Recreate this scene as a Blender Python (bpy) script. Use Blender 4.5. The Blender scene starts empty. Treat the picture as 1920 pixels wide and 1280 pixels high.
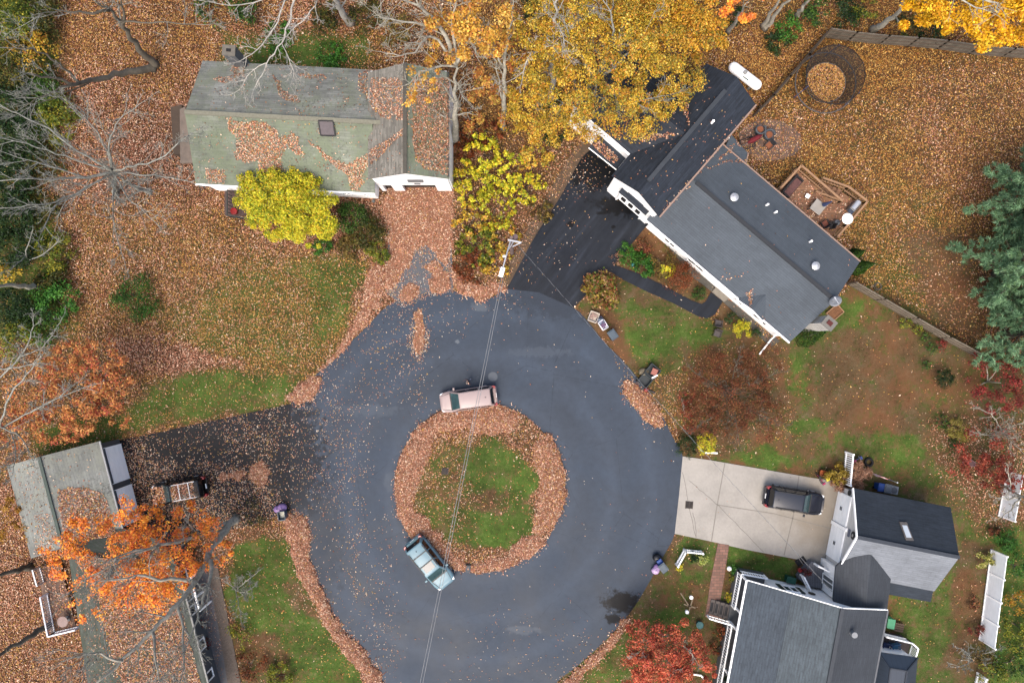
import bpy, math, random
import numpy as np
from mathutils import Vector, Matrix
from mathutils.bvhtree import BVHTree
R = math.radians
SC = bpy.context.scene
COL = SC.collection
random.seed(7)
RNG = np.random.default_rng(7)

# ------------------------------------------------------------------ camera, sky, sun, exposure
H = 60.0                      # drone height over the cul-de-sac, looking straight down
F = 1280.0                    # 24 mm on 36 mm, in photo pixels
cam_d = bpy.data.cameras.new('drone_camera')
cam_d.lens = 24.0; cam_d.sensor_width = 36.0; cam_d.clip_end = 3000; cam_d.clip_start = 0.5
cam = bpy.data.objects.new('drone_camera', cam_d); COL.objects.link(cam)
cam.location = (0, 0, H); cam.rotation_euler = (0, 0, 0)
SC.camera = cam
w = bpy.data.worlds.new('World'); SC.world = w; w.use_nodes = True
nt = w.node_tree; bg = nt.nodes['Background']
sky = nt.nodes.new('ShaderNodeTexSky'); sky.sky_type = 'NISHITA'; sky.sun_disc = False
SUN_EL, SUN_AZ = R(60), R(198)
sky.sun_elevation = SUN_EL; sky.sun_rotation = SUN_AZ
sky.air_density = 1.0; sky.dust_density = 6.0; sky.ozone_density = 0.6
nt.links.new(sky.outputs[0], bg.inputs[0]); bg.inputs[1].default_value = 0.15
sun_d = bpy.data.lights.new('sun', 'SUN'); sun_d.energy = 0.8; sun_d.angle = R(40); sun_d.color = (1, 0.95, 0.88)
sun = bpy.data.objects.new('sun', sun_d); COL.objects.link(sun)
# sky rotation is measured clockwise from +Y
sdir = Vector((math.sin(SUN_AZ) * math.cos(SUN_EL), math.cos(SUN_AZ) * math.cos(SUN_EL), math.sin(SUN_EL)))
sun.rotation_euler = sdir.to_track_quat('Z', 'Y').to_euler()
SC.view_settings.view_transform = 'Standard'; SC.view_settings.look = 'None'
SC.view_settings.exposure = 1.22; SC.view_settings.gamma = 1.0
SC.render.engine = 'CYCLES'
SC.cycles.max_bounces = 6; SC.cycles.diffuse_bounces = 3; SC.cycles.glossy_bounces = 2
SC.cycles.transparent_max_bounces = 6; SC.cycles.transmission_bounces = 2

# ------------------------------------------------------------------ helpers
def W(px, py, z=0.0):
    """world point at height z seen at photo pixel (px,py) by the straight-down survey camera"""
    s = (H - z) / F
    return Vector(((px - 960) * s, (640 - py) * s, z))
def lin(c):
    out = []
    for x in c[:3]:
        x = x / 255.0
        out.append(x / 12.92 if x <= 0.04045 else ((x + 0.055) / 1.055) ** 2.4)
    return tuple(out)
def lin4(c): return lin(c) + (1.0,)
def alb(c):
    """real-world albedo of a surface from its colour as read off the bright photograph: mid and dark tones sit lower, whites stay white"""
    l = lin(c); y = .3 * l[0] + .6 * l[1] + .1 * l[2]
    k = .37 + .65 * min(1, max(0, (y - .5) / .25)); return tuple(min(.92, x * k) for x in l)

ROOTM = {}
def thing(name, label, cat, loc=(0, 0, 0), rz=0.0, group=None):
    o = bpy.data.objects.new(name, None); COL.objects.link(o)
    o.empty_display_size = 0.3
    o.location = loc; o.rotation_euler = (0, 0, rz)
    o['label'] = label; o['category'] = cat
    if group: o['group'] = group
    ROOTM[o] = (Matrix.Translation(Vector(loc)) @ Matrix.Rotation(rz, 4, 'Z')).inverted()
    return o
def tag(o, label, cat, group=None):
    o['label'] = label; o['category'] = cat
    if group: o['group'] = group
    return o
def kids(o): return [c for c in bpy.data.objects if c.parent == o]
def copy_tree(o, parent=None):
    c = o.copy(); COL.objects.link(c)
    if parent: c.parent = parent
    for k in KIDS.get(o, []):
        n = copy_tree(k, c); KIDS.setdefault(c, []).append(n)
    return c
KIDS = {}

def autouv(me):
    uvl = me.uv_layers.new(name='UVMap')
    nl = len(me.loops)
    buf = np.zeros(nl * 2, dtype=np.float32)
    vs = me.vertices
    Z = Vector((0, 0, 1))
    for p in me.polygons:
        n = p.normal
        if abs(n.z) > 0.985: u = Vector((1, 0, 0))
        else: u = Z.cross(n); u.normalize()
        v = n.cross(u)
        for li in p.loop_indices:
            co = vs[me.loops[li].vertex_index].co
            buf[2 * li] = co.dot(u); buf[2 * li + 1] = co.dot(v)
    uvl.data.foreach_set('uv', buf)

class MB:
    def __init__(s): s.v = []; s.f = []
    def add(s, vs, fs):
        o = len(s.v); s.v += [tuple(p) for p in vs]; s.f += [tuple(i + o for i in f) for f in fs]; return s
    def box(s, c, size, rz=0.0, ry=0.0, rx=0.0):
        hx, hy, hz = size[0] / 2, size[1] / 2, size[2] / 2
        M = Matrix.Translation(Vector(c)) @ Matrix.Rotation(rz, 4, 'Z') @ Matrix.Rotation(ry, 4, 'Y') @ Matrix.Rotation(rx, 4, 'X')
        vs = [M @ Vector((x, y, z)) for z in (-hz, hz) for x, y in ((-hx, -hy), (hx, -hy), (hx, hy), (-hx, hy))]
        return s.add(vs, [(3, 2, 1, 0), (4, 5, 6, 7), (0, 1, 5, 4), (1, 2, 6, 5), (2, 3, 7, 6), (3, 0, 4, 7)])
    def bar(s, a, b, wd, ht):
        """upright rectangular bar from a to b (points on its centre line)"""
        a, b = Vector(a), Vector(b); d = (b - a)
        if d.length < 1e-5: return s
        d.normalize()
        up = Vector((0, 0, 1))
        if abs(d.z) > 0.95: up = Vector((0, 1, 0))
        sd = d.cross(up).normalized(); up = sd.cross(d).normalized()
        vs = []
        for p in (a, b):
            for i, j in ((-1, -1), (1, -1), (1, 1), (-1, 1)):
                vs.append(p + sd * (i * wd / 2) + up * (j * ht / 2))
        return s.add(vs, [(0, 1, 2, 3), (7, 6, 5, 4), (1, 0, 4, 5), (2, 1, 5, 6), (3, 2, 6, 7), (0, 3, 7, 4)])
    def wall(s, a, b, z0, z1, t=0.15):
        a = Vector((a[0], a[1], 0)); b = Vector((b[0], b[1], 0)); m = (a + b) / 2; d = b - a
        return s.box((m.x, m.y, (z0 + z1) / 2), (d.length, t, z1 - z0), math.atan2(d.y, d.x))
    def tube(s, pts, rads, n=6, cap=True):
        pts = [Vector(p) for p in pts]
        if not hasattr(rads, '__len__'): rads = [rads] * len(pts)
        o = len(s.v); prev = None
        for i, p in enumerate(pts):
            t = (pts[min(i + 1, len(pts) - 1)] - pts[max(i - 1, 0)])
            if t.length < 1e-6: t = Vector((0, 0, 1))
            t.normalize()
            if prev is None:
                a = Vector((1, 0, 0)) if abs(t.x) < 0.8 else Vector((0, 1, 0))
                u = t.cross(a).normalized()
            else:
                u = (prev - t * prev.dot(t))
                if u.length < 1e-6: u = t.orthogonal()
                u.normalize()
            prev = u; v = t.cross(u)
            for k in range(n):
                an = 2 * math.pi * k / n
                s.v.append(tuple(p + (u * math.cos(an) + v * math.sin(an)) * rads[i]))
        for i in range(len(pts) - 1):
            for k in range(n):
                k2 = (k + 1) % n
                s.f.append((o + i * n + k, o + i * n + k2, o + (i + 1) * n + k2, o + (i + 1) * n + k))
        if cap:
            s.f.append(tuple(o + k for k in reversed(range(n))))
            s.f.append(tuple(o + (len(pts) - 1) * n + k for k in range(n)))
        return s
    def prism(s, poly, z0, z1):
        pts = [(p[0], p[1]) for p in poly]
        if sum(pts[i][0] * pts[(i + 1) % len(pts)][1] - pts[(i + 1) % len(pts)][0] * pts[i][1] for i in range(len(pts))) < 0: pts.reverse()
        n = len(pts)
        vs = [(x, y, z0) for x, y in pts] + [(x, y, z1) for x, y in pts]
        fs = [tuple(range(n, 2 * n)), tuple(reversed(range(n)))]
        fs += [(i, (i + 1) % n, n + (i + 1) % n, n + i) for i in range(n)]
        return s.add(vs, fs)
    def slab(s, pts, t):
        """sloping slab: polygon of 3-D points (top), thickened straight down by t"""
        pts = [Vector(p) for p in pts]
        a = sum(pts[i].x * pts[(i + 1) % len(pts)].y - pts[(i + 1) % len(pts)].x * pts[i].y for i in range(len(pts)))
        if a < 0: pts.reverse()
        n = len(pts)
        vs = pts + [p - Vector((0, 0, t)) for p in pts]
        fs = [tuple(range(n)), tuple(reversed(range(n, 2 * n)))]
        fs += [(i, n + i, n + (i + 1) % n, (i + 1) % n) for i in range(n)]
        return s.add(vs, fs)
    def lathe(s, prof, c=(0, 0, 0), n=16, sx=1, sy=1):
        c = Vector(c); o = len(s.v)
        for r, z in prof:
            for k in range(n):
                a = 2 * math.pi * k / n
                s.v.append((c.x + r * sx * math.cos(a), c.y + r * sy * math.sin(a), c.z + z))
        for i in range(len(prof) - 1):
            for k in range(n):
                k2 = (k + 1) % n
                s.f.append((o + i * n + k, o + i * n + k2, o + (i + 1) * n + k2, o + (i + 1) * n + k))
        s.f.append(tuple(o + k for k in reversed(range(n))))
        s.f.append(tuple(o + (len(prof) - 1) * n + k for k in range(n)))
        return s
    def ball(s, c, r, sx=1, sy=1, sz=1, n=10, m=6, wob=0.0):
        c = Vector(c); o = len(s.v)
        for i in range(m + 1):
            th = math.pi * i / m
            for k in range(n):
                a = 2 * math.pi * k / n
                q = r * (1 + (random.uniform(-wob, wob) if 0 < i < m else 0))
                s.v.append((c.x + q * sx * math.sin(th) * math.cos(a), c.y + q * sy * math.sin(th) * math.sin(a), c.z + q * sz * math.cos(th)))
        for i in range(m):
            for k in range(n):
                k2 = (k + 1) % n
                s.f.append((o + i * n + k, o + (i + 1) * n + k, o + (i + 1) * n + k2, o + i * n + k2))
        return s
    def build(s, name, mat, parent=None, smooth=False, local=False, label=None, bevel=0.0, sub=0, uv=True):
        vs = s.v
        if parent is not None and not local:
            M = ROOTM[parent]; vs = [tuple(M @ Vector(p)) for p in vs]
        me = bpy.data.meshes.new(name); me.from_pydata(vs, [], s.f); me.update()
        if uv: autouv(me)
        if smooth:
            me.polygons.foreach_set('use_smooth', [True] * len(me.polygons))
        me.materials.append(mat)
        o = bpy.data.objects.new(name, me); COL.objects.link(o)
        if parent is not None:
            o.parent = parent; KIDS.setdefault(parent, []).append(o)
            ROOTM[o] = ROOTM.get(parent, Matrix())
        else: ROOTM[o] = Matrix()
        if label: o['label'] = label
        if bevel:
            b = o.modifiers.new('bevel', 'BEVEL'); b.width = bevel; b.segments = 2; b.limit_method = 'ANGLE'
        if sub:
            b = o.modifiers.new('sub', 'SUBSURF'); b.levels = sub; b.render_levels = sub
        return o

def smooth_poly(pts, n=5, closed=True):
    P = [Vector((p[0], p[1], 0)) for p in pts]; out = []
    L = len(P); rng = range(L if closed else L - 1)
    for i in rng:
        if closed: p0, p1, p2, p3 = P[(i - 1) % L], P[i], P[(i + 1) % L], P[(i + 2) % L]
        else: p0, p1, p2, p3 = P[max(i - 1, 0)], P[i], P[i + 1], P[min(i + 2, L - 1)]
        for k in range(n):
            t = k / n
            out.append(0.5 * ((2 * p1) + (p2 - p0) * t + (2 * p0 - 5 * p1 + 4 * p2 - p3) * t * t + (3 * p1 - p0 - 3 * p2 + p3) * t ** 3))
    if not closed: out.append(P[-1])
    return [(q.x, q.y) for q in out]

def in_poly(X, Y, poly):
    ins = np.zeros(X.shape, bool); n = len(poly)
    for i in range(n):
        x1, y1 = poly[i]; x2, y2 = poly[(i + 1) % n]
        if y1 == y2: continue
        c = ((y1 > Y) != (y2 > Y)) & (X < (x2 - x1) * (Y - y1) / (y2 - y1) + x1)
        ins ^= c
    return ins
def poly_dist(X, Y, poly):
    d = np.full(X.shape, 1e9); n = len(poly)
    for i in range(n):
        x1, y1 = poly[i]; x2, y2 = poly[(i + 1) % n]
        dx, dy = x2 - x1, y2 - y1; L = dx * dx + dy * dy + 1e-9
        t = np.clip(((X - x1) * dx + (Y - y1) * dy) / L, 0, 1)
        d = np.minimum(d, np.hypot(X - x1 - t * dx, Y - y1 - t * dy))
    return np.where(in_poly(X, Y, poly), d, -d)
def vnoise(X, Y, scale, seed):
    """smooth value noise in -1..1"""
    r = np.random.default_rng(seed).uniform(-1, 1, (128, 128))
    x = X / scale + 1000.0; y = Y / scale + 1000.0
    xi = np.floor(x).astype(int); yi = np.floor(y).astype(int); fx = x - xi; fy = y - yi
    fx = fx * fx * (3 - 2 * fx); fy = fy * fy * (3 - 2 * fy)
    g = lambda a, b: r[a % 128, b % 128]
    return (g(xi, yi) * (1 - fx) + g(xi + 1, yi) * fx) * (1 - fy) + (g(xi, yi + 1) * (1 - fx) + g(xi + 1, yi + 1) * fx) * fy

# ------------------------------------------------------------------ materials
def newmat(name):
    m = bpy.data.materials.new(name); m.use_nodes = True
    t = m.node_tree; b = t.nodes['Principled BSDF']
    return m, t, b
def nd(t, typ, **kw):
    n = t.nodes.new(typ)
    for k, v in kw.items(): setattr(n, k, v)
    return n
def coord(t, which='Object', scale=(1, 1, 1)):
    c = nd(t, 'ShaderNodeTexCoord'); mp = nd(t, 'ShaderNodeMapping'); mp.inputs['Scale'].default_value = scale
    t.links.new(c.outputs[which], mp.inputs[0]); return mp.outputs[0]
def noise(t, vec, scale, detail=4, rough=0.6, dist=0.0):
    n = nd(t, 'ShaderNodeTexNoise'); n.inputs['Scale'].default_value = scale; n.inputs['Detail'].default_value = detail
    n.inputs['Roughness'].default_value = rough; n.inputs['Distortion'].default_value = dist
    t.links.new(vec, n.inputs['Vector']); return n.outputs['Fac']
def ramp(t, fac, stops, interp='LINEAR'):
    r = nd(t, 'ShaderNodeValToRGB'); r.color_ramp.interpolation = interp
    els = r.color_ramp.elements
    while len(els) < len(stops): els.new(0.5)
    for e, (p, c) in zip(els, stops):
        e.position = p; e.color = c if len(c) == 4 else tuple(c) + (1,)
    t.links.new(fac, r.inputs[0]); return r.outputs[0]
def setin(t, sock, v):
    if hasattr(v, 'is_linked') or isinstance(v, bpy.types.NodeSocket): t.links.new(v, sock)
    elif isinstance(v, (tuple, list)) and len(v) == 3 and sock.type == 'RGBA': sock.default_value = tuple(v) + (1,)
    else: sock.default_value = v
def mix(t, fac, a, b, mode='MIX'):
    m = nd(t, 'ShaderNodeMix', data_type='RGBA', blend_type=mode)
    setin(t, m.inputs[0], fac); setin(t, m.inputs[6], a); setin(t, m.inputs[7], b); return m.outputs[2]
def mth(t, op, a, b=0.0, c=None, clamp=False):
    m = nd(t, 'ShaderNodeMath', operation=op); m.use_clamp = clamp
    setin(t, m.inputs[0], a); setin(t, m.inputs[1], b)
    if c is not None: setin(t, m.inputs[2], c)
    return m.outputs[0]
def sstep(t, x, a, b):
    m = nd(t, 'ShaderNodeMapRange', interpolation_type='SMOOTHSTEP')
    setin(t, m.inputs[0], x); m.inputs[1].default_value = a; m.inputs[2].default_value = b; return m.outputs[0]
def bump(t, b, h, strength=0.3, dist=0.05):
    n = nd(t, 'ShaderNodeBump'); n.inputs['Strength'].default_value = strength; n.inputs['Distance'].default_value = dist
    t.links.new(h, n.inputs['Height']); t.links.new(n.outputs[0], b.inputs['Normal'])
_mc = {}
def plain(name, c, rough=0.6, var=0.18, scale=3.0, metal=0.0, spec=0.4, coat=0.0):
    if name in _mc: return _mc[name]
    m, t, b = newmat(name); v = coord(t)
    l = alb(c); n1 = noise(t, v, scale, 5, 0.65)
    col = ramp(t, n1, [(0.25, tuple(x * (1 - var) for x in l)), (0.75, tuple(min(1, x * (1 + var)) for x in l))])
    t.links.new(col, b.inputs['Base Color']); b.inputs['Roughness'].default_value = rough
    b.inputs['Metallic'].default_value = metal; b.inputs['Specular IOR Level'].default_value = spec
    b.inputs['Coat Weight'].default_value = coat; b.inputs['Coat Roughness'].default_value = 0.08
    _mc[name] = m; return m
def shingle(name, c, var=0.25, moss=None, mossamt=0.5, row=0.28, streak=0.5, rough=0.75, blotch=0.3):
    """UV in metres: u along the eave, v up the slope"""
    m, t, b = newmat(name); v = coord(t, 'UV'); l = alb(c)
    br = nd(t, 'ShaderNodeTexBrick'); br.inputs['Scale'].default_value = 1.0
    br.inputs['Brick Width'].default_value = 0.95; br.inputs['Row Height'].default_value = row * .72
    br.inputs['Mortar Size'].default_value = 0.022; br.inputs['Mortar Smooth'].default_value = 0.4; br.inputs['Bias'].default_value = -0.1
    br.inputs['Color1'].default_value = tuple(x * (1 + var) for x in l) + (1,)
    br.inputs['Color2'].default_value = tuple(x * (1 - var) for x in l) + (1,)
    br.inputs['Mortar'].default_value = tuple(x * 0.8 for x in l) + (1,)
    t.links.new(v, br.inputs['Vector'])
    col = br.outputs['Color']
    v2 = coord(t, 'UV', (0.45, 2.2, 1)); n2 = noise(t, v2, 2.2, 6, 0.75)
    g = ramp(t, n2, [(0.3, (1 - streak * 0.6,) * 3), (0.7, (1 + streak * 0.45,) * 3)])
    col = mix(t, 1.0, col, g, 'MULTIPLY')
    n3 = noise(t, coord(t, 'UV'), 0.3, 5, 0.65)
    g = ramp(t, n3, [(0.3, (1 - blotch,) * 3), (0.7, (1 + blotch,) * 3)])
    col = mix(t, 1.0, col, g, 'MULTIPLY')
    if moss:
        nm = noise(t, coord(t, 'UV'), 0.45, 7, 0.72); nf = noise(t, coord(t, 'UV'), 6, 3, 0.7)
        f = mth(t, 'ADD', nm, mth(t, 'MULTIPLY', mth(t, 'SUBTRACT', nf, 0.5), 0.5))
        f = sstep(t, f, 0.62 - mossamt * 0.35, 0.8 - mossamt * 0.3)
        col = mix(t, mth(t, 'MULTIPLY', f, 0.75), col, alb(moss))
        sp = noise(t, coord(t, 'UV'), 5, 5, 0.85); sq = noise(t, coord(t, 'UV'), .35, 3, 0.6)
        col = mix(t, sstep(t, mth(t, 'ADD', mth(t, 'MULTIPLY', sp, .7), mth(t, 'MULTIPLY', sq, .3)), 0.53, 0.62), col, tuple(x * 0.5 for x in l))
        col = mix(t, sstep(t, sp, 0.36, 0.28), col, tuple(min(.6, x * 1.7) for x in l))
    t.links.new(col, b.inputs['Base Color']); b.inputs['Roughness'].default_value = rough; b.inputs['Specular IOR Level'].default_value = 0.2
    bump(t, b, br.outputs['Fac'], -0.35, 0.03)
    return m
def siding(name, c, pitch=0.18, vertical=False, dark=0.8, rough=0.55):
    m, t, b = newmat(name); v = coord(t, 'UV'); l = alb(c)
    sx = nd(t, 'ShaderNodeSeparateXYZ'); t.links.new(v, sx.inputs[0])
    fr = mth(t, 'FRACT', mth(t, 'DIVIDE', sx.outputs[0 if vertical else 1], pitch))
    g = ramp(t, fr, [(0.0, (dark,) * 3), (0.12, (1,) * 3), (1.0, (0.97,) * 3)])
    n = noise(t, coord(t, 'UV', (0.5, 1, 1)), 1.1, 5, 0.7)
    g2 = ramp(t, n, [(0.3, (0.9,) * 3), (0.7, (1.04,) * 3)])
    col = mix(t, 1.0, mix(t, 1.0, l, g, 'MULTIPLY'), g2, 'MULTIPLY')
    t.links.new(col, b.inputs['Base Color']); b.inputs['Roughness'].default_value = rough
    bump(t, b, fr, 0.2, 0.02)
    return m
def planks(name, c, pitch=0.14, var=0.25, rough=0.75, vertical=True):
    m, t, b = newmat(name); v = coord(t, 'UV'); l = alb(c)
    br = nd(t, 'ShaderNodeTexBrick'); br.inputs['Scale'].default_value = 1.0
    if vertical:
        mp = nd(t, 'ShaderNodeMapping'); mp.inputs['Rotation'].default_value = (0, 0, R(90)); t.links.new(v, mp.inputs[0]); v = mp.outputs[0]
    br.inputs['Brick Width'].default_value = 3.2; br.inputs['Row Height'].default_value = pitch; br.inputs['Mortar Size'].default_value = 0.012
    br.inputs['Color1'].default_value = tuple(x * (1 + var) for x in l) + (1,); br.inputs['Color2'].default_value = tuple(x * (1 - var) for x in l) + (1,)
    br.inputs['Mortar'].default_value = tuple(x * 0.4 for x in l) + (1,)
    t.links.new(v, br.inputs['Vector'])
    n = noise(t, coord(t, 'Object'), 1.3, 6, 0.7)
    g = ramp(t, n, [(0.3, (0.75,) * 3), (0.7, (1.2,) * 3)])
    t.links.new(mix(t, 1.0, br.outputs['Color'], g, 'MULTIPLY'), b.inputs['Base Color']); b.inputs['Roughness'].default_value = rough
    return m
def brickmat(name, c, mortar, bw=0.4, rh=0.2, var=0.2):
    m, t, b = newmat(name); l = alb(c)
    br = nd(t, 'ShaderNodeTexBrick'); br.inputs['Scale'].default_value = 1.0
    br.inputs['Brick Width'].default_value = bw; br.inputs['Row Height'].default_value = rh; br.inputs['Mortar Size'].default_value = 0.02
    br.inputs['Color1'].default_value = tuple(x * (1 + var) for x in l) + (1,); br.inputs['Color2'].default_value = tuple(x * (1 - var) for x in l) + (1,)
    br.inputs['Mortar'].default_value = alb(mortar) + (1,)
    t.links.new(coord(t, 'UV'), br.inputs['Vector'])
    n = noise(t, coord(t, 'UV'), 1.5, 5, 0.7)
    g = ramp(t, n, [(0.3, (0.78,) * 3), (0.7, (1.15,) * 3)])
    t.links.new(mix(t, 1.0, br.outputs['Color'], g, 'MULTIPLY'), b.inputs['Base Color']); b.inputs['Roughness'].default_value = 0.8
    return m
def leafmat(name, trans=0.3, rough=0.55):
    m, t, b = newmat(name)
    a = nd(t, 'ShaderNodeAttribute'); a.attribute_name = 'tint'
    t.links.new(a.outputs['Color'], b.inputs['Base Color']); b.inputs['Roughness'].default_value = rough; b.inputs['Specular IOR Level'].default_value = 0.25
    if trans:
        tr = nd(t, 'ShaderNodeBsdfTranslucent'); t.links.new(a.outputs['Color'], tr.inputs[0])
        ms = nd(t, 'ShaderNodeMixShader'); ms.inputs[0].default_value = trans
        t.links.new(b.outputs[0], ms.inputs[1]); t.links.new(tr.outputs[0], ms.inputs[2])
        t.links.new(ms.outputs[0], t.nodes['Material Output'].inputs[0])
    return m
M_LEAF = leafmat('foliage', 0.3)
M_FALLEN = leafmat('fallen_leaf', 0.0, 0.7)
def glassm(name, c, rough=0.08):
    m, t, b = newmat(name); v = coord(t, 'Object')
    n = noise(t, v, 1.2, 3, 0.5); l = alb(c)
    t.links.new(ramp(t, n, [(0.35, tuple(x * 0.7 for x in l)), (0.65, tuple(x * 1.25 for x in l))]), b.inputs['Base Color'])
    b.inputs['Roughness'].default_value = rough; b.inputs['Specular IOR Level'].default_value = 0.6
    return m
WHITE = siding('white_siding', (242, 242, 240), dark=.9)
TRIM = plain('white_trim', (244, 244, 242), 0.45, 0.04)
WINGLASS = glassm('window_glass', (58, 66, 74))
DARK = plain('dark_void', (28, 28, 30), 0.8, 0.2)
BLACKP = plain('black_plastic', (34, 35, 38), 0.45, 0.15)
RUBBER = plain('tyre_rubber', (26, 26, 27), 0.85, 0.2)
STEEL = plain('dull_steel', (150, 154, 158), 0.4, 0.12, metal=0.6)
CHROME = plain('pale_metal', (205, 207, 210), 0.3, 0.08, metal=0.5)
CONC = plain('concrete_grey', (150, 147, 140), 0.85, 0.18)
GREYP = plain('grey_paint', (120, 124, 130), 0.6, 0.15)
WOODW = planks('weathered_cedar', (148, 138, 122), 0.16, 0.28)
DECKW = planks('deck_wood', (176, 128, 92), 0.14, 0.22, vertical=False)
RAILW = plain('rail_wood', (205, 160, 120), 0.7, 0.2)
BARK = plain('grey_bark', (198, 193, 176), 0.9, 0.5, 3.5)
BARKP = plain('pale_lichen_bark', (184, 185, 174), 0.9, 0.65, 5.0)
BARKD = plain('dark_bark', (132, 124, 108), 0.9, 0.35, 2.5)
BARKW = plain('white_bark', (200, 196, 186), 0.85, 0.4, 2.0)
# ------------------------------------------------------------------ lawn, litter and thatch zones (in photo pixels on the ground plane)
# (kind, shape, soft px, leaf cover 0-1, thatch/soil 0-1, hue 0 pink-tan .. 1 gold)
E_, P_ = 'e', 'p'
ZONES = [
 (P_, [(-400,-400),(900,-400),(900,620),(-400,620)], 40, .9, .75, .40),
 (P_, [(60,-100),(420,-100),(420,330),(60,330)], 60, .95, .9, .50),
 (P_, [(120,150),(760,250),(760,460),(640,520),(120,620)], 50, .97, .9, .12),
 (P_, [(130,380),(420,380),(640,520),(560,700),(140,640)], 80, .84, .5, .42),
 (P_, [(470,480),(720,470),(700,560),(640,640),(560,700),(380,680),(300,600)], 70, .6, .15, .55),
 (P_, [(560,490),(700,480),(690,570),(600,640)], 40, .40, .08, .6),
 (P_, [(215,640),(330,640),(470,690),(465,715),(330,705),(200,670)], 25, .98, .9, .0),
 (P_, [(250,760),(300,705),(420,690),(560,700),(545,755),(250,805)], 40, .24, .2, .4),
 (P_, [(60,800),(250,770),(330,780),(220,830),(60,860)], 25, .35, .15, .5),
 (P_, [(410,60),(700,60),(700,130),(410,120)], 30, .42, .05, .45),
 (P_, [(480,85),(640,85),(640,125),(480,125)], 20, .2, .0, .45),
 (P_, [(-100,-100),(90,-100),(120,200),(70,330),(120,460),(140,640),(-100,640)], 60, .22, .35, .6),
 (P_, [(700,360),(860,360),(860,560),(640,640),(690,500)], 30, .8, .8, .10),
 (P_, [(860,230),(1080,270),(1000,440),(950,550),(850,555)], 30, .6, 1., .35),
 (P_, [(900,-200),(2200,-200),(2200,90),(1320,240),(900,260)], 30, .8, .9, .8),
 (P_, [(1300,60),(1560,60),(1440,200),(1320,160)], 30, .95, 1., .78),
 (P_, [(1440,185),(1550,70),(2200,100),(2200,480),(1640,480),(1420,300)], 20, .8, .7, .8),
 (P_, [(1540,80),(1780,100),(1760,200),(1600,150)], 45, .98, .9, 1.),
 (P_, [(1700,130),(2000,130),(2000,420),(1720,420)], 70, .76, .9, .6),
 (P_, [(1560,360),(1780,340),(1780,500),(1610,520)], 50, .68, .55, .72),
 (P_, [(1590,480),(1720,480),(1760,610),(1640,545)], 30, .6, .35, .75),
 (P_, [(1690,430),(1830,430),(1840,650),(1740,600)], 40, .3, 1., .35),
 (P_, [(1400,240),(1510,220),(1500,290),(1400,300)], 30, .66, 1., .3),
 # lawns of the right-hand houses
 (P_, [(1080,570),(1180,500),(1330,600),(1450,640),(1600,530),(1660,550),(1830,660),(2200,660),(2200,1400),(1000,1400),(1260,1000),(1280,820),(1160,660)], 14, .05, .7, .5),
 (P_, [(1120,570),(1230,570),(1330,600),(1360,640),(1330,720),(1240,720),(1180,660)], 40, .07, .42, .6),
 (E_, (1240,640,70,30), 30, .05, .22, .6),
 (E_, (1300,630,60,25), 30, .05, .25, .6),
 (E_, (1230,700,60,30), 30, .12, .45, .6),
 (P_, [(1090,590),(1140,560),(1160,600),(1210,700),(1190,700),(1140,640)], 14, .06, .95, .3),
 (P_, [(1195,690),(1290,690),(1300,800),(1260,800)], 30, .42, .7, .55),
 (P_, [(1280,650),(1480,640),(1500,830),(1290,850)], 30, .25, .85, .3),
 (E_, (1515,690,34,70), 34, .06, .32, .5),
 (P_, [(1470,600),(1570,560),(1640,560),(1560,640),(1480,650)], 26, .04, .3, .5),
 (P_, [(1530,640),(1680,600),(1740,700),(1740,820),(1600,850),(1520,760)], 60, .07, .95, .4),
 (E_, (1690,840,44,32), 30, .04, .15, .5), (E_, (1620,830,70,20), 30, .04, .4, .5), (E_, (1430,855,50,18), 14, .06, .1, .5), (E_, (1510,800,40,12), 14, .08, .15, .5),
 (P_, [(1740,620),(1830,660),(1840,860),(1750,860)], 30, .12, .8, .2),
 (P_, [(1660,880),(1850,860),(1860,1000),(1800,1100),(1790,1300),(1680,1300),(1680,1110),(1800,1060),(1790,930)], 35, .05, .36, .5),
 (P_, [(1740,790),(2100,760),(2100,1010),(1840,990),(1780,930)], 60, .46, .7, .1),
 (P_, [(1810,1000),(1850,1020),(1830,1260),(1770,1260)], 18, .1, .95, .2),
 (P_, [(1870,990),(2200,990),(2200,1400),(1850,1400),(1860,1200)], 20, .15, .2, .6),
 (P_, [(1265,1000),(1345,1018),(1340,1060),(1250,1040)], 14, .12, .3, .2),
 (P_, [(1250,1000),(1275,1005),(1250,1050),(1230,1045)], 10, .25, 1., .1),
 (P_, [(1240,1060),(1340,1060),(1330,1170),(1200,1200),(1180,1160)], 25, .07, .7, .3),
 (E_, (1255,1165,40,20), 12, .06, .15, .3), (E_, (1300,1085,20,12), 10, .06, .2, .3),
 (P_, [(1060,1260),(1170,1160),(1200,1170),(1180,1300),(1040,1300)], 16, .2, .4, .15),
 (P_, [(1366,1020),(1490,1045),(1480,1080),(1400,1070),(1368,1080)], 10, .05, .2, .3),
 (P_, [(1360,1075),(1395,1065),(1385,1140),(1355,1140)], 6, .06, 1., .2),
 (P_, [(1140,505),(1160,440),(1215,425),(1345,520),(1330,560),(1310,572),(1200,520)], 8, .10, 1., .3),
 (P_, [(1355,560),(1375,560),(1440,630),(1400,650),(1340,600)], 8, .08, 1., .3),
 # south-west
 (P_, [(-300,840),(340,990),(340,1400),(-300,1400)], 20, .96, 1., .22),
 (P_, [(330,985),(530,980),(540,1030),(460,1010),(420,1080),(400,1300),(330,1300)], 14, .6, .9, .2),
 (P_, [(440,1010),(540,1000),(600,1150),(720,1290),(540,1320),(470,1200),(420,1120)], 16, .14, .22, .6),
 (P_, [(520,1090),(560,1080),(610,1160),(560,1150)], 20, .25, .75, .1),
 (P_, [(430,1190),(520,1190),(560,1300),(400,1300)], 16, .2, .85, .3),
]
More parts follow.
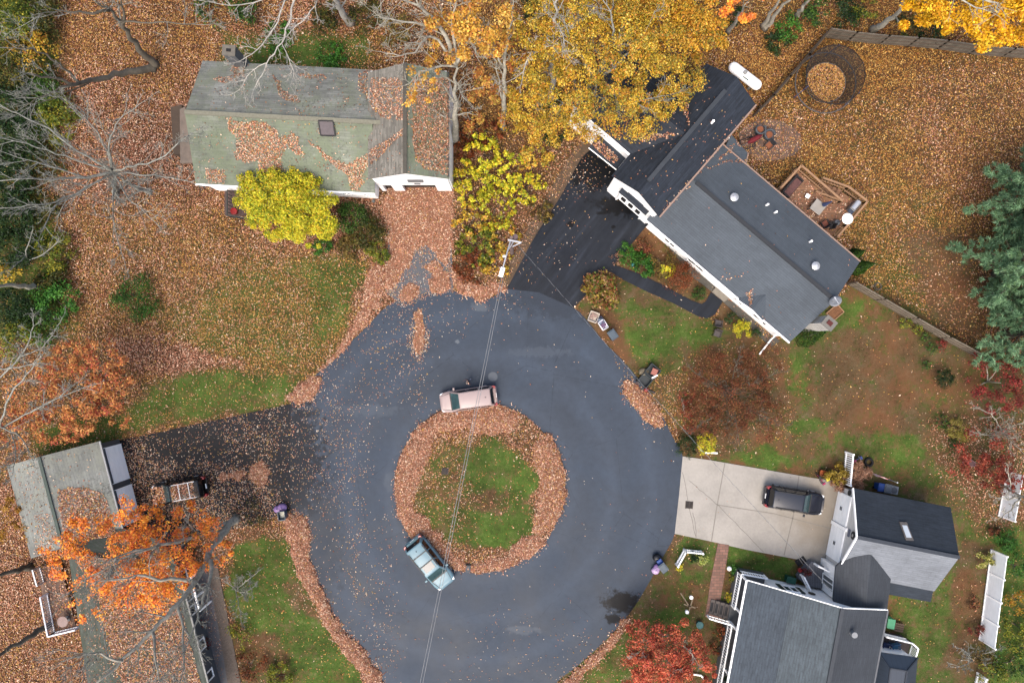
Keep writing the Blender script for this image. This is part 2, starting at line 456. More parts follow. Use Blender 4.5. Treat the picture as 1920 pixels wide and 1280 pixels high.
def warp(X, Y):
    return (X + 9 * vnoise(X, Y, 40, 1) + 6 * vnoise(X, Y, 13, 2), Y + 9 * vnoise(X, Y, 40, 3) + 6 * vnoise(X, Y, 13, 4))
def zone_maps(X, Y, zones, base):
    Xw, Yw = warp(X, Y)
    ch = [np.full(X.shape, b, float) for b in base]
    for kind, shp, soft, *vals in zones:
        if kind == 'p': d = poly_dist(Xw, Yw, shp)
        else:
            cx, cy, rx, ry = shp; q = np.hypot((Xw - cx) / rx, (Yw - cy) / ry); d = (1 - q) * min(rx, ry)
        m = np.clip((d + soft / 2) / soft, 0, 1); m = m * m * (3 - 2 * m)
        for c, v in zip(ch, vals): c += (v - c) * m
    return ch
def px_of(x, y): return 960 + x * F / H, 640 - y * F / H

# paved shapes (pixels)
ROAD = [(735,1420),(722,1290),(690,1240),(640,1180),(600,1115),(572,1045),(556,985),(545,957),(543,860),(545,757),(562,735),(590,705),(612,685),(650,648),(690,610),(718,580),(745,563),(800,549),(845,546),(880,553),(908,562),(930,553),(945,541),(1010,548),(1075,577),(1100,600),(1132,640),(1168,676),(1198,712),(1220,745),(1245,785),(1262,820),(1280,855),(1273,930),(1265,1000),(1245,1040),(1215,1095),(1180,1150),(1130,1205),(1080,1250),(1035,1290),(960,1420)]
DRIVE_A = [(725,330),(850,330),(846,430),(850,545),(800,549),(745,566),(722,548),(728,450)]
DRIVE_B = [(1092,270),(1175,300),(1215,420),(1140,512),(1075,577),(1010,548),(945,541),(975,490),(1004,436),(1045,372),(1080,305)]
DRIVE_D = [(222,826),(545,757),(543,860),(545,957),(525,965),(470,985),(390,1000),(250,1010)]
DRIVE_C = [(1280,855),(1330,862),(1440,881),(1520,895),(1580,903),(1574,915),(1545,1060),(1515,1066),(1495,1048),(1400,1030),(1365,1022),(1345,1017),(1265,1000),(1273,930)]
PATH_B = [(1138,505),(1146,494),(1195,512),(1249,537),(1296,563),(1316,570),(1324,564),(1333,548),(1356,564),(1340,590),(1326,597),(1309,593),(1262,568),(1212,546),(1168,524)]
PATH_C = [(1346,1018),(1367,1021),(1358,1080),(1348,1140),(1358,1142),(1352,1162),(1322,1156),(1332,1090)]
ISLC = (899, 913, 161)
def PV(poly, n=0, z=0.0):
    pts = smooth_poly(poly, n) if n else poly
    return [W(x, y, 0) + Vector((0, 0, z)) for x, y in pts]

# ---- ground sheet
gx = np.concatenate([[-1500, -600, -250, -120, -70], np.arange(-52, 52.01, 0.3), [70, 120, 250, 600, 1500]])
gy = np.concatenate([[-1500, -600, -250, -120, -60], np.arange(-38, 38.01, 0.3), [60, 120, 250, 600, 1500]])
GX, GY = np.meshgrid(gx, gy); PXg, PYg = px_of(GX, GY)
GL, GS, GH = zone_maps(PXg, PYg, ZONES, (.7, .8, .4))
GZ = 0.03 * vnoise(GX, GY, 3.0, 11) - 0.05
def grid_mesh(name, X, Y, Z, mat, attrs):
    ny, nx = X.shape
    co = np.stack([X, Y, Z], -1).reshape(-1, 3).astype(np.float32)
    idx = np.arange(nx * ny).reshape(ny, nx)
    q = np.stack([idx[:-1, :-1], idx[:-1, 1:], idx[1:, 1:], idx[1:, :-1]], -1).reshape(-1, 4)
    me = bpy.data.meshes.new(name)
    me.vertices.add(len(co)); me.vertices.foreach_set('co', co.ravel())
    me.loops.add(q.size); me.loops.foreach_set('vertex_index', q.ravel().astype(np.int32))
    me.polygons.add(len(q)); me.polygons.foreach_set('loop_start', np.arange(0, q.size, 4, dtype=np.int32))
    me.update(calc_edges=True)
    if attrs is not None:
        a = me.color_attributes.new('zone', 'FLOAT_COLOR', 'POINT')
        c = np.stack([attrs[0], attrs[1], attrs[2], np.ones_like(attrs[0])], -1).reshape(-1).astype(np.float32)
        a.data.foreach_set('color', c)
    me.materials.append(mat)
    o = bpy.data.objects.new(name, me); COL.objects.link(o); return o

def ground_material(name):
    m, t, b = newmat(name); v = coord(t)
    G = lambda c: tuple(x * .40 for x in lin(c)); Lf = lambda c: tuple(x * .52 for x in lin(c))
    at = nd(t, 'ShaderNodeAttribute'); at.attribute_name = 'zone'
    sp = nd(t, 'ShaderNodeSeparateColor'); t.links.new(at.outputs['Color'], sp.inputs[0])
    leaf, soil, hue = sp.outputs
    nA = noise(t, v, 0.55, 6, 0.65); nB = noise(t, v, 3.5, 6, 0.75); nC = noise(t, v, 14, 3, 0.7)
    gsum = mth(t, 'ADD', mth(t, 'MULTIPLY', nA, 0.45), mth(t, 'ADD', mth(t, 'MULTIPLY', nB, 0.4), mth(t, 'MULTIPLY', nC, 0.3)))
    grass = ramp(t, gsum, [(0.38, G((52, 66, 26))), (0.50, G((84, 103, 45))), (0.60, G((94, 127, 49))), (0.72, G((140, 158, 84)))])
    soilc = ramp(t, gsum, [(0.38, G((74, 52, 34))), (0.48, G((104, 78, 54))), (0.56, G((128, 100, 70))), (0.64, G((124, 106, 76))), (0.76, G((170, 146, 118)))])
    nD = noise(t, v, 0.9, 6, 0.7); nE = noise(t, v, 0.17, 3, 0.55)
    rust = mix(t, 0.55, soilc, G((134, 88, 58))); soilc = mix(t, sstep(t, nE, .46, .62), soilc, rust)
    f = mth(t, 'ADD', soil, mth(t, 'ADD', mth(t, 'MULTIPLY', mth(t, 'SUBTRACT', nD, 0.5), 2.6), mth(t, 'MULTIPLY', mth(t, 'SUBTRACT', nB, 0.5), 2.0)))
    base = mix(t, sstep(t, f, 0.05, 1.0), grass, soilc)
    litter = ramp(t, nC, [(0.3, G((66, 44, 30))), (0.7, G((122, 88, 64)))])
    base = mix(t, mth(t, 'MULTIPLY', mth(t, 'POWER', leaf, 2.0), 0.9), base, litter)
    # flattened old leaves: one voronoi cell each
    vo = nd(t, 'ShaderNodeTexVoronoi'); vo.inputs['Scale'].default_value = 9.0; t.links.new(v, vo.inputs['Vector'])
    sc = nd(t, 'ShaderNodeSeparateColor'); t.links.new(vo.outputs['Color'], sc.inputs[0])
    pres = mth(t, 'LESS_THAN', sc.outputs[0], mth(t, 'MULTIPLY', leaf, mth(t, 'ADD', 0.25, mth(t, 'MULTIPLY', leaf, 0.65))))
    shape = mth(t, 'LESS_THAN', vo.outputs['Distance'], 0.48)
    pres = mth(t, 'MULTIPLY', pres, shape)
    pink = ramp(t, sc.outputs[1], [(0.0, Lf((92, 56, 38))), (0.4, Lf((152, 98, 72))), (0.75, Lf((190, 134, 104))), (1.0, Lf((222, 178, 146)))])
    gold = ramp(t, sc.outputs[1], [(0.0, Lf((92, 58, 22))), (0.4, Lf((150, 98, 36))), (0.75, Lf((192, 138, 54))), (1.0, Lf((226, 184, 100)))])
    lc = mix(t, hue, pink, gold)
    damp = ramp(t, mth(t, 'ADD', mth(t, 'MULTIPLY', nE, .6), mth(t, 'MULTIPLY', nD, .4)), [(0.36, (0.68,) * 3), (0.62, (1.12,) * 3)])
    t.links.new(mix(t, 1.0, mix(t, pres, base, lc), damp, 'MULTIPLY'), b.inputs['Base Color'])
    b.inputs['Roughness'].default_value = 0.95; b.inputs['Specular IOR Level'].default_value = 0.15
    bump(t, b, mth(t, 'ADD', nC, mth(t, 'MULTIPLY', pres, 0.6)), 0.6, 0.06)
    return m
M_GROUND = ground_material('lawn_and_litter')
g = grid_mesh('ground', GX, GY, GZ, M_GROUND, (GL, GS, GH)); g['kind'] = 'structure'

# ---- paving
def asphalt(name, c, wetamt=0.3, marks=True, rough=0.5, stains=(), streak=None):
    m, t, b = newmat(name); v = coord(t); l = alb(c)
    n1 = noise(t, v, 0.22, 5, 0.6, 0.6); n2 = noise(t, v, 1.6, 5, 0.7); n3 = noise(t, v, 30, 2, 0.7)
    col = ramp(t, n1, [(0.25, tuple(x * 0.76 for x in l)), (0.5, l), (0.78, tuple(x * 1.2 for x in l))])
    col = mix(t, 1.0, col, ramp(t, n2, [(0.3, (0.9,) * 3), (0.7, (1.1,) * 3)]), 'MULTIPLY')
    col = mix(t, 1.0, col, ramp(t, n3, [(0.25, (0.86,) * 3), (0.75, (1.14,) * 3)]), 'MULTIPLY')
    if streak:  # pale sweeping wear running down the drive
        mp = nd(t, 'ShaderNodeMapping'); mp.vector_type = 'TEXTURE'; mp.inputs['Rotation'].default_value = (0, 0, R(streak[0])); mp.inputs['Scale'].default_value = (6.0, .7, 1)
        t.links.new(v, mp.inputs[0]); s5 = noise(t, mp.outputs[0], 1.0, 4, .6)
        col = mix(t, 1.0, col, ramp(t, s5, [(0.35, (.72,) * 3), (0.55, (1.0,) * 3), (0.72, (streak[1] + .2,) * 3)]), 'MULTIPLY')
    if marks:   # worn wheel lanes running round the island
        c0 = W(ISLC[0], ISLC[1])
        vd = nd(t, 'ShaderNodeVectorMath', operation='DISTANCE'); t.links.new(v, vd.inputs[0]); vd.inputs[1].default_value = (c0.x, c0.y, 0)
        d = mth(t, 'ADD', vd.outputs['Value'], mth(t, 'MULTIPLY', mth(t, 'SUBTRACT', n1, 0.5), 1.6))
        s = mth(t, 'SINE', mth(t, 'MULTIPLY', d, 1.75))
        col = mix(t, 1.0, col, ramp(t, mth(t, 'MULTIPLY_ADD', s, 0.5, 0.5), [(0.0, (0.94,) * 3), (0.8, (1.02,) * 3), (1.0, (1.12,) * 3)]), 'MULTIPLY')
        # thin crack sealing and hairline cracks
        vo = nd(t, 'ShaderNodeTexVoronoi', feature='DISTANCE_TO_EDGE'); vo.inputs['Scale'].default_value = 0.16
        nv = nd(t, 'ShaderNodeMix', data_type='VECTOR'); 
        t.links.new(v, vo.inputs['Vector'])
        col = mix(t, mth(t, 'MULTIPLY', mth(t, 'LESS_THAN', mth(t, 'ADD', vo.outputs['Distance'], mth(t, 'MULTIPLY', n2, 0.02)), 0.0125), 0.35), col, tuple(x * 0.45 for x in l))
    for (px, py, r, cc, amt, ax) in stains:
        p = W(px, py)
        mp = nd(t, 'ShaderNodeMapping'); mp.vector_type = 'POINT'
        tc = nd(t, 'ShaderNodeVectorMath', operation='SUBTRACT'); t.links.new(v, tc.inputs[0]); tc.inputs[1].default_value = (p.x, p.y, 0)
        t.links.new(tc.outputs[0], mp.inputs[0]); mp.inputs['Rotation'].default_value = (0, 0, R(ax[0])); mp.inputs['Scale'].default_value = (1 / ax[1], 1 / ax[2], 1)
        ln = nd(t, 'ShaderNodeVectorMath', operation='LENGTH'); t.links.new(mp.outputs[0], ln.inputs[0])
        dd = mth(t, 'ADD', ln.outputs['Value'], mth(t, 'MULTIPLY', mth(t, 'SUBTRACT', noise(t, v, 1.5, 6, 0.75), 0.5), 2.6 * r))
        f = mth(t, 'SUBTRACT', 1.0, sstep(t, dd, r * 0.55, r))
        col = mix(t, mth(t, 'MULTIPLY', f, amt), col, alb(cc))
    t.links.new(col, b.inputs['Base Color'])
    ro = ramp(t, n1, [(0.3, (rough - 0.12,) * 3), (0.7, (rough + 0.15,) * 3)])
    t.links.new(ro, b.inputs['Roughness']); b.inputs['Specular IOR Level'].default_value = 0.14
    bump(t, b, n3, 0.25, 0.01)
    return m
def sheet(name, pts, z0, z1, mat, kind='structure'):
    mb = MB(); mb.prism([(p.x, p.y) for p in pts], z0, z1)
    o = mb.build(name, mat); o['kind'] = kind; return o
M_ROAD = asphalt('road_asphalt', (80, 92, 108), stains=[
    (1166, 1128, 1.0, (20, 20, 22), 0.95, (62, 2.0, 1.2)), (1150, 1160, 0.7, (20, 20, 22), 0.9, (40, 1.2, .8)),
    (545, 860, 1.0, (34, 37, 44), 0.85, (0, 3.6, 7.0)), (600, 1020, 1.0, (58, 66, 78), 0.6, (0, 2.4, 7.0)),
    (1060, 560, 1.0, (62, 70, 82), 0.6, (30, 6.0, 2.0)), (900, 575, .6, (130, 138, 146), 0.5, (0, 1.4, .9)), (857, 640, .3, (150, 158, 166), 0.6, (0, .8, .8)),
    (730, 905, .5, (110, 120, 132), .4, (0, 1, 2)), (980, 1180, .6, (118, 127, 138), .5, (25, 3.0, .8)), (690, 770, .8, (110, 121, 134), .4, (30, 4.0, .8)), (1010, 660, .8, (108, 119, 133), .4, (-25, 4.0, .7))])
M_DARKD = asphalt('sealed_black_asphalt', (34, 37, 44), marks=False, rough=0.5, stains=[(330, 830, 1.0, (22, 24, 28), .8, (10, 6, 2.2)), (480, 855, 1, (24, 26, 30), .7, (5, 2.5, 3)), (300, 930, 1, (22, 22, 24), .7, (5, 3.5, 2.5)), (490, 850, .4, (10, 10, 12), .9, (0, 1.4, .7))])
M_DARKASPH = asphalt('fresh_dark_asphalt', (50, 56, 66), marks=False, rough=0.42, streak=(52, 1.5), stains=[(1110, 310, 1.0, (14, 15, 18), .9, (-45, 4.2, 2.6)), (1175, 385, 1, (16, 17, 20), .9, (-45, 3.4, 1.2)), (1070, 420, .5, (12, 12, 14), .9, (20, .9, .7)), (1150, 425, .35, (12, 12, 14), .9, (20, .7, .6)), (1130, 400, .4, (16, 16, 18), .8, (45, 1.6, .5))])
M_OLDASPH = asphalt('old_pale_asphalt', (118, 122, 128), marks=False, rough=0.7)
road = sheet('road', PV(ROAD, 4), -0.3, 0.0, M_ROAD)
dA = sheet('driveway', PV(DRIVE_A), -0.3, -0.004, M_OLDASPH)
dB = sheet('driveway', PV(DRIVE_B), -0.3, 0.004, M_DARKASPH)
dD = sheet('driveway', PV(DRIVE_D), -0.3, 0.004, M_DARKD)
pB = sheet('footpath', PV(PATH_B), -0.3, 0.008, M_DARKASPH)
def concrete_mat():
    m, t, b = newmat('driveway_concrete'); v = coord(t); l = alb((200, 194, 184)); l = tuple(min(x, y) for x, y in zip(l, (.245, .23, .205)))
    n1 = noise(t, v, 0.35, 6, 0.65); n2 = noise(t, v, 5, 5, 0.7); n3 = noise(t, v, 0.9, 3, .5)
    col = ramp(t, n1, [(0.28, tuple(x * 0.78 for x in l)), (0.55, l), (0.8, tuple(x * 1.12 for x in l))])
    col = mix(t, 1.0, col, ramp(t, n2, [(0.3, (0.9,) * 3), (0.7, (1.06,) * 3)]), 'MULTIPLY')
    # tan staining spreading from the garage doors
    p = W(1565, 975); vd = nd(t, 'ShaderNodeVectorMath', operation='DISTANCE'); t.links.new(v, vd.inputs[0]); vd.inputs[1].default_value = (p.x, p.y, 0)
    dd = mth(t, 'ADD', vd.outputs['Value'], mth(t, 'MULTIPLY', mth(t, 'SUBTRACT', n3, 0.5), 5))
    f = mth(t, 'SUBTRACT', 1.0, sstep(t, dd, 1.0, 6.0))
    col = mix(t, mth(t, 'MULTIPLY', f, 0.6), col, alb((168, 150, 124)))
    t.links.new(col, b.inputs['Base Color']); b.inputs['Roughness'].default_value = 0.85
    bump(t, b, n2, 0.15, 0.01); return m
M_CONCRETE = concrete_mat()
dC = sheet('driveway', PV(DRIVE_C), -0.3, 0.006, M_CONCRETE)
mb = MB()
JL = [((1359, 868), (1344, 950)), ((1345, 946), (1450, 962)), ((1450, 962), (1558, 990)), ((1498, 892), (1487, 968)), ((1344, 950), (1334, 1014)), ((1487, 968), (1470, 1040))]
for a, b_ in JL:
    mb.bar(W(*a) + Vector((0, 0, 0.009)), W(*b_) + Vector((0, 0, 0.009)), 0.09, 0.004)
jo = mb.build('expansion_joint', plain('joint_mortar', (172, 166, 156), 0.9, .12)); jo.parent = dC
mb = MB()
for a, b_ in [((1280, 884), (1305, 1008)), ((1292, 900), (1345, 945)), ((1345, 945), (1432, 1035)), ((1300, 960), (1306, 1008))]:
    pts = []
    for i in range(9):
        p = W(*a).lerp(W(*b_), i / 8); pts.append(p + Vector((random.uniform(-.06, .06), random.uniform(-.06, .06), 0.009)))
    for i in range(8): mb.bar(pts[i], pts[i + 1], 0.035, 0.004)
ck = mb.build('crack', plain('crack_dark', (138, 132, 122), 0.9, .15)); ck.parent = dC
pC = sheet('footpath', PV(PATH_C), -0.3, 0.03, brickmat('brick_pavers', (168, 122, 104), (120, 100, 88), 0.5, 0.25, 0.22))
# patio paving behind house B
sheet('patio', PV([(1385, 250), (1440, 222), (1500, 250), (1490, 290), (1420, 300)], 3), -0.3, 0.0, brickmat('patio_pavers', (132, 104, 88), (100, 80, 66), .6, .3, .3))
# strip of grey stone along house B's front
sheet('gravel', PV([(1222, 425), (1240, 418), (1330, 505), (1350, 520), (1335, 547), (1300, 520)]), -0.3, 0.012, plain('grey_gravel', (112, 108, 100), .95, .4, 14))
sheet('gravel', PV([(1356, 566), (1372, 545), (1462, 640), (1445, 650)]), -0.3, 0.012, plain('grey_gravel', (112, 108, 100), .95, .4, 14))
# concrete stoop
sheet('doorstep', PV([(1334, 547), (1346, 534), (1372, 556), (1357, 566)]), -0.3, 0.12, plain('stoop_concrete', (168, 160, 146), .85, .15))
# mulch strip in front of D + walk
sheet('footpath', PV([(356, 1075), (388, 1065), (408, 1160), (440, 1330), (398, 1330), (372, 1150)]), -0.3, 0.03, plain('painted_walk', (128, 128, 132), .7, .18, 1.5))
sheet('mulch', PV([(388, 1060), (408, 1060), (432, 1180), (462, 1330), (436, 1330), (408, 1165)]), -0.3, 0.05, plain('grey_mulch', (128, 116, 106), .95, .5, 9))
# dark bed edge of driveway B
sheet('dirt_bank', PV([(1070, 290), (1100, 262), (1112, 275), (1088, 300), (1050, 370), (1005, 440), (975, 495), (950, 540), (938, 536), (962, 480), (995, 420), (1035, 350)], 3), -0.3, 0.03, plain('bank_soil', (112, 92, 72), .95, .35, 2.0))

# ---- grass island
iz = 0.09
ic = W(ISLC[0], ISLC[1]); ir = ISLC[2] * H / F
def isl_r(a): return ir * (1 + 0.012 * math.sin(3 * a + 1) + 0.008 * math.sin(7 * a))
rs = np.linspace(0, 1, 44); an = np.linspace(0, 2 * math.pi, 181)
RR, AA = np.meshgrid(rs, an)
rad = ir * (1 + 0.012 * np.sin(3 * AA + 1) + 0.008 * np.sin(7 * AA)) * RR
IX = ic.x + rad * np.cos(AA); IY = ic.y + rad * np.sin(AA)
IZ = iz + 0.16 * (1 - RR ** 2) + 0.03 * vnoise(IX, IY, 2.0, 21); IZ[:, -1] = -0.1; IZ[:, -2] = iz
IPX, IPY = px_of(IX, IY)
IZONES = [(E_, (880, 925, 110, 105), 60, .30, .35, .35), (E_, (930, 880, 60, 50), 30, .15, .18, .5), (E_, (945, 985, 60, 50), 30, .12, .12, .5), (E_, (830, 900, 50, 60), 40, .4, .55, .3), (E_, (910, 940, 40, 25), 20, .3, .8, .25),
          (P_, [(960, 755), (1010, 790), (1050, 850), (1030, 900), (990, 850), (950, 800)], 20, .55, .9, .15), (E_, (900, 1052, 130, 22), 16, .7, .95, .1), (E_, (985, 905, 24, 30), 14, .1, .05, .5), (E_, (935, 1000, 30, 22), 14, .08, .0, .6)]
IL, IS, IH = zone_maps(IPX, IPY, IZONES, (.9, .95, .1))
io = grid_mesh('island', IX, IY, IZ, M_GROUND, (IL, IS, IH)); io['kind'] = 'structure'
def isl_z(x, y): 
    r = np.hypot(x - ic.x, y - ic.y) / ir
    return iz + 0.16 * np.clip(1 - r ** 2, 0, 1)

# ------------------------------------------------------------------ loose leaves
def pal(*cs, k=.56): return np.array([lin(c) for c in cs]) * k
PINK = pal((236, 190, 158), (216, 160, 128), (192, 130, 102), (158, 100, 74), (242, 212, 184), (206, 142, 114), (132, 82, 60))
GOLD = pal((218, 170, 88), (188, 134, 64), (156, 104, 48), (228, 190, 116), (120, 78, 38), (196, 146, 70), (172, 108, 60), k=.54)
ROADL = pal((226, 204, 180), (214, 170, 136), (236, 222, 204), (190, 130, 98), (200, 160, 90))
def leaf_obj(name, C, L, Wd, COLS, mat, tilt=0.35, up=None, parent=None, rng=RNG, fold=0.18, dirs=None):
    N = len(C)
    nrm = np.zeros((N, 3)); nrm[:, 2] = 1
    if up is not None: nrm = up.copy()
    nrm = nrm + rng.normal(0, tilt, (N, 3)); nrm /= np.linalg.norm(nrm, axis=1, keepdims=True) + 1e-9
    if dirs is None: dirs = rng.normal(0, 1, (N, 3))
    d = dirs - nrm * np.sum(dirs * nrm, 1, keepdims=True); d /= np.linalg.norm(d, axis=1, keepdims=True) + 1e-9
    s = np.cross(nrm, d)
    L = np.broadcast_to(L, (N,))[:, None]; Wd = np.broadcast_to(Wd, (N,))[:, None]
    a = C - d * L / 2; c_ = C + d * L / 2
    b_ = C + s * Wd / 2 + nrm * (L * fold) + d * L * 0.08; e = C - s * Wd / 2 + nrm * (L * fold) + d * L * 0.08
    V = np.stack([a, b_, c_, e], 1).reshape(-1, 3).astype(np.float32)
    if parent is not None:
        M = np.array(ROOTM[parent]); V = (V @ M[:3, :3].T + M[:3, 3]).astype(np.float32)
    me = bpy.data.meshes.new(name)
    me.vertices.add(4 * N); me.vertices.foreach_set('co', V.ravel())
    me.loops.add(4 * N); me.loops.foreach_set('vertex_index', np.arange(4 * N, dtype=np.int32))
    me.polygons.add(N); me.polygons.foreach_set('loop_start', np.arange(0, 4 * N, 4, dtype=np.int32))
    me.update(calc_edges=True)
    at = me.color_attributes.new('tint', 'FLOAT_COLOR', 'POINT')
    cc = np.ones((N, 4, 4), np.float32); cc[:, :, :3] = np.clip(COLS, 0, 1)[:, None, :]
    at.data.foreach_set('color', cc.ravel())
    me.materials.append(mat)
    o = bpy.data.objects.new(name, me); COL.objects.link(o)
    if parent is not None:
        o.parent = parent; KIDS.setdefault(parent, []).append(o); ROOTM[o] = ROOTM[parent]
    return o
def pick(P1, P2, t, rng=RNG, jit=0.26):
    N = len(t); use2 = rng.random(N) < t
    c = np.where(use2[:, None], P2[rng.integers(0, len(P2), N)], P1[rng.integers(0, len(P1), N)])
    return c * np.clip(1 + rng.normal(0, jit, (N, 1)), 0.4, 1.6)
PAVED = [ROAD, DRIVE_A, DRIVE_B, DRIVE_D, DRIVE_C, PATH_B, PATH_C]
PZ = [ # leaf density on paving
 (P_, [(520,540),(800,540),(800,760),(520,760)], 60, .10),
 (P_, [(760,560),(1000,540),(960,620),(800,640)], 40, .035),
 (P_, [(775,585),(795,580),(797,640),(790,690),(778,690),(772,640)], 12, .9),
 (P_, [(520,740),(700,740),(680,960),(520,960)], 50, .16),
 (P_, [(560,940),(740,960),(760,1300),(660,1300)], 50, .07),
 (P_, [(640,1000),(660,1000),(690,1120),(665,1120)], 14, .22),
 (P_, [(900,1140),(1130,1180),(1050,1300),(800,1300)], 50, .035),
 (P_, [(200,740),(550,740),(545,975),(200,1020)], 20, .30),
 (P_, [(225,830),(330,830),(340,960),(240,1010)], 30, .50),
 (P_, [(240,860),(420,870),(540,950),(530,1000),(240,1010)], 24, .60),
 (P_, [(520,770),(560,770),(560,960),(520,960)], 24, .22),
 (P_, [(270,800),(420,780),(400,860),(270,850)], 20, .16),
 (P_, [(700,320),(860,320),(860,480),(720,490)], 24, 1.0),
 (P_, [(720,470),(860,470),(850,545),(740,570),(715,550)], 20, .55),
 (P_, [(750,480),(840,490),(835,540),(760,555)], 18, .22),
 (P_, [(1040,260),(1180,290),(1160,350),(1060,370)], 30, .16),
 (P_, [(960,380),(1100,360),(1100,480),(960,540)], 30, .03),
 (P_, [(1175,690),(1250,790),(1230,800),(1170,740)], 20, .5),
 (P_, [(1150,680),(1180,680),(1190,730),(1160,720)], 12, .25),
]
NC = 900000
x = RNG.uniform(-47, 47, NC); y = RNG.uniform(-32, 32, NC)
px, py = px_of(x, y)
DL, DS, DH = zone_maps(px, py, ZONES, (.7, .8, .4))
paved = np.zeros(NC, bool)
for p in PAVED: paved |= in_poly(px, py, p)
isl = np.hypot(px - ISLC[0], py - ISLC[1]) < ISLC[2] * 0.99
PD, = zone_maps(px, py, PZ, (.0028,)); PD = PD * np.where(PD < .3, .75, 1.0)
IL2, _, IH2 = zone_maps(px, py, IZONES, (.9, .95, .1))
dens = np.where(DL > .5, DL * 0.9 - .05, DL * DL * 1.5 + 0.01)
dens = np.where(paved, PD, dens); dens = np.where(isl, np.where(IL2 > .5, IL2, IL2 * IL2 * 1.6), dens)
dens = np.where(~paved & (True), dens * (1 + 0.35 * vnoise(px, py, 22, 31)), dens * (1 + 0.6 * vnoise(px, py, 26, 32)))
keep = RNG.random(NC) < dens
x, y, px, py, paved, isl, DH, IH2 = [q[keep] for q in (x, y, px, py, paved, isl, DH, IH2)]
z = np.where(isl, isl_z(x, y) + 0.02, np.where(paved, 0.02, 0.01)) + RNG.uniform(0, .025, len(x))
hue = np.clip(np.where(isl, IH2, DH) + .24 * vnoise(px, py, 70, 61) + .16 * vnoise(px, py, 24, 62) + .06, 0, 1)
cols = pick(PINK, GOLD, np.where(paved & ~isl, 0.15, hue))
rl = paved & ~isl & (RNG.random(len(x)) < 0.6)
cols[rl] = ROADL[RNG.integers(0, len(ROADL), rl.sum())] * np.clip(1 + RNG.normal(0, .12, (rl.sum(), 1)), .6, 1.4)
big = RNG.uniform(.08, .15, len(x)) * np.where(RNG.random(len(x)) < .12, 1.5, 1); big = np.where(paved & ~isl, big * 0.88, big)
lo = leaf_obj('fallen_leaves', np.stack([x, y, z], 1), big, big * RNG.uniform(.42, .6, len(x)), cols, M_FALLEN, 0.3)
lo['kind'] = 'stuff'; lo['label'] = 'fallen autumn leaves scattered over lawns, island and paving'; lo['category'] = 'fallen leaves'

# ------------------------------------------------------------------ raked and drifted leaf piles with real height
def litter_base(name, c):
    return plain(name, c, 0.95, 0.4, 8)
M_PILE = litter_base('pile_litter', (176, 126, 98))
def pile(poly, label, h=0.28, hue=.08, dens=190, zfun=None, name='leaf_pile', size=1.0, P2=None, wdt=22):
    xs = [p[0] for p in poly]; ys = [p[1] for p in poly]
    poly = smooth_poly(poly, 4)
    c = W(sum(xs) / len(xs), sum(ys) / len(ys))
    root = thing(name, label, 'leaf pile', (c.x, c.y, 0), 0, 'leaf piles and drifts')
    gx_ = np.arange(min(xs) - 4, max(xs) + 5, 4.0); gy_ = np.arange(min(ys) - 4, max(ys) + 5, 4.0)
    X, Y = np.meshgrid(gx_, gy_); Xw = X + 5 * vnoise(X, Y, 14, 41); Yw = Y + 5 * vnoise(X, Y, 14, 42)
    d = poly_dist(Xw, Yw, poly)
    def hgt(d, X, Y):
        return h * np.sqrt(np.clip(d / wdt, 0, 1)) * (1 + .3 * vnoise(X, Y, 12, 43))
    Z = hgt(d, X, Y)
    WX = (X - 960) * H / F; WY = (640 - Y) * H / F
    z0 = isl_z(WX, WY) if zfun == 'isl' else 0.0
    vi = {}; mb = MB()
    ok = d > -3
    for i in range(X.shape[0] - 1):
        for j in range(X.shape[1] - 1):
            if ok[i, j] and ok[i + 1, j] and ok[i, j + 1] and ok[i + 1, j + 1]:
                f = []
                for a, b_ in ((i, j), (i + 1, j), (i + 1, j + 1), (i, j + 1)):
                    if (a, b_) not in vi:
                        vi[(a, b_)] = len(mb.v)
                        zz = Z[a, b_] + (z0[a, b_] if zfun == 'isl' else 0.0) + (0.012 if d[a, b_] > 0 else -0.04)
                        mb.v.append((WX[a, b_], WY[a, b_], zz))
                    f.append(vi[(a, b_)])
                mb.f.append(tuple(f))
    if mb.f: mb.build('leaf_mound', M_PILE, root, smooth=True, uv=False)
    A = (max(xs) - min(xs) + 16) * (max(ys) - min(ys) + 16) * (H / F) ** 2
    N = int(A * dens)
    X = RNG.uniform(min(xs) - 8, max(xs) + 8, N); Y = RNG.uniform(min(ys) - 8, max(ys) + 8, N)
    d = poly_dist(X + 5 * vnoise(X, Y, 14, 41), Y + 5 * vnoise(X, Y, 14, 42), poly)
    k = (d > 0) | (RNG.random(N) < np.exp(np.clip(d, -50, 0) / 3.0) * .5)
    X, Y, d = X[k], Y[k], d[k]
    wx = (X - 960) * H / F; wy = (640 - Y) * H / F
    z = hgt(d, X, Y) + (isl_z(wx, wy) if zfun == 'isl' else 0) + RNG.uniform(.01, .05, len(X))
    L = RNG.uniform(.1, .18, len(X)) * size
    lo = leaf_obj('loose_leaves', np.stack([wx, wy, z], 1), L, L * RNG.uniform(.42, .6, len(X)), pick(PINK, GOLD if P2 is None else P2, np.full(len(X), hue)), M_FALLEN, .45, parent=root)
    lo['kind'] = 'stuff'
    return root
pile([(525,962),(548,960),(575,968),(580,985),(580,1030),(592,1075),(612,1120),(640,1170),(680,1215),(715,1262),(722,1300),(700,1300),(672,1255),(620,1190),(592,1130),(558,1070),(540,1010)], 'long raked leaf row along the left road edge of the lower lawn', .35)
pile([(545,735),(572,712),(600,704),(598,722),(585,750),(560,757),(540,750)], 'leaf heap where the left driveway meets the circle', .3)
pile([(715,492),(722,540),(700,585),(655,640),(612,682),(600,690),(640,640),(672,590),(682,545),(695,505)], 'curved leaf drift along the lawn edge left of the upper road', .18)
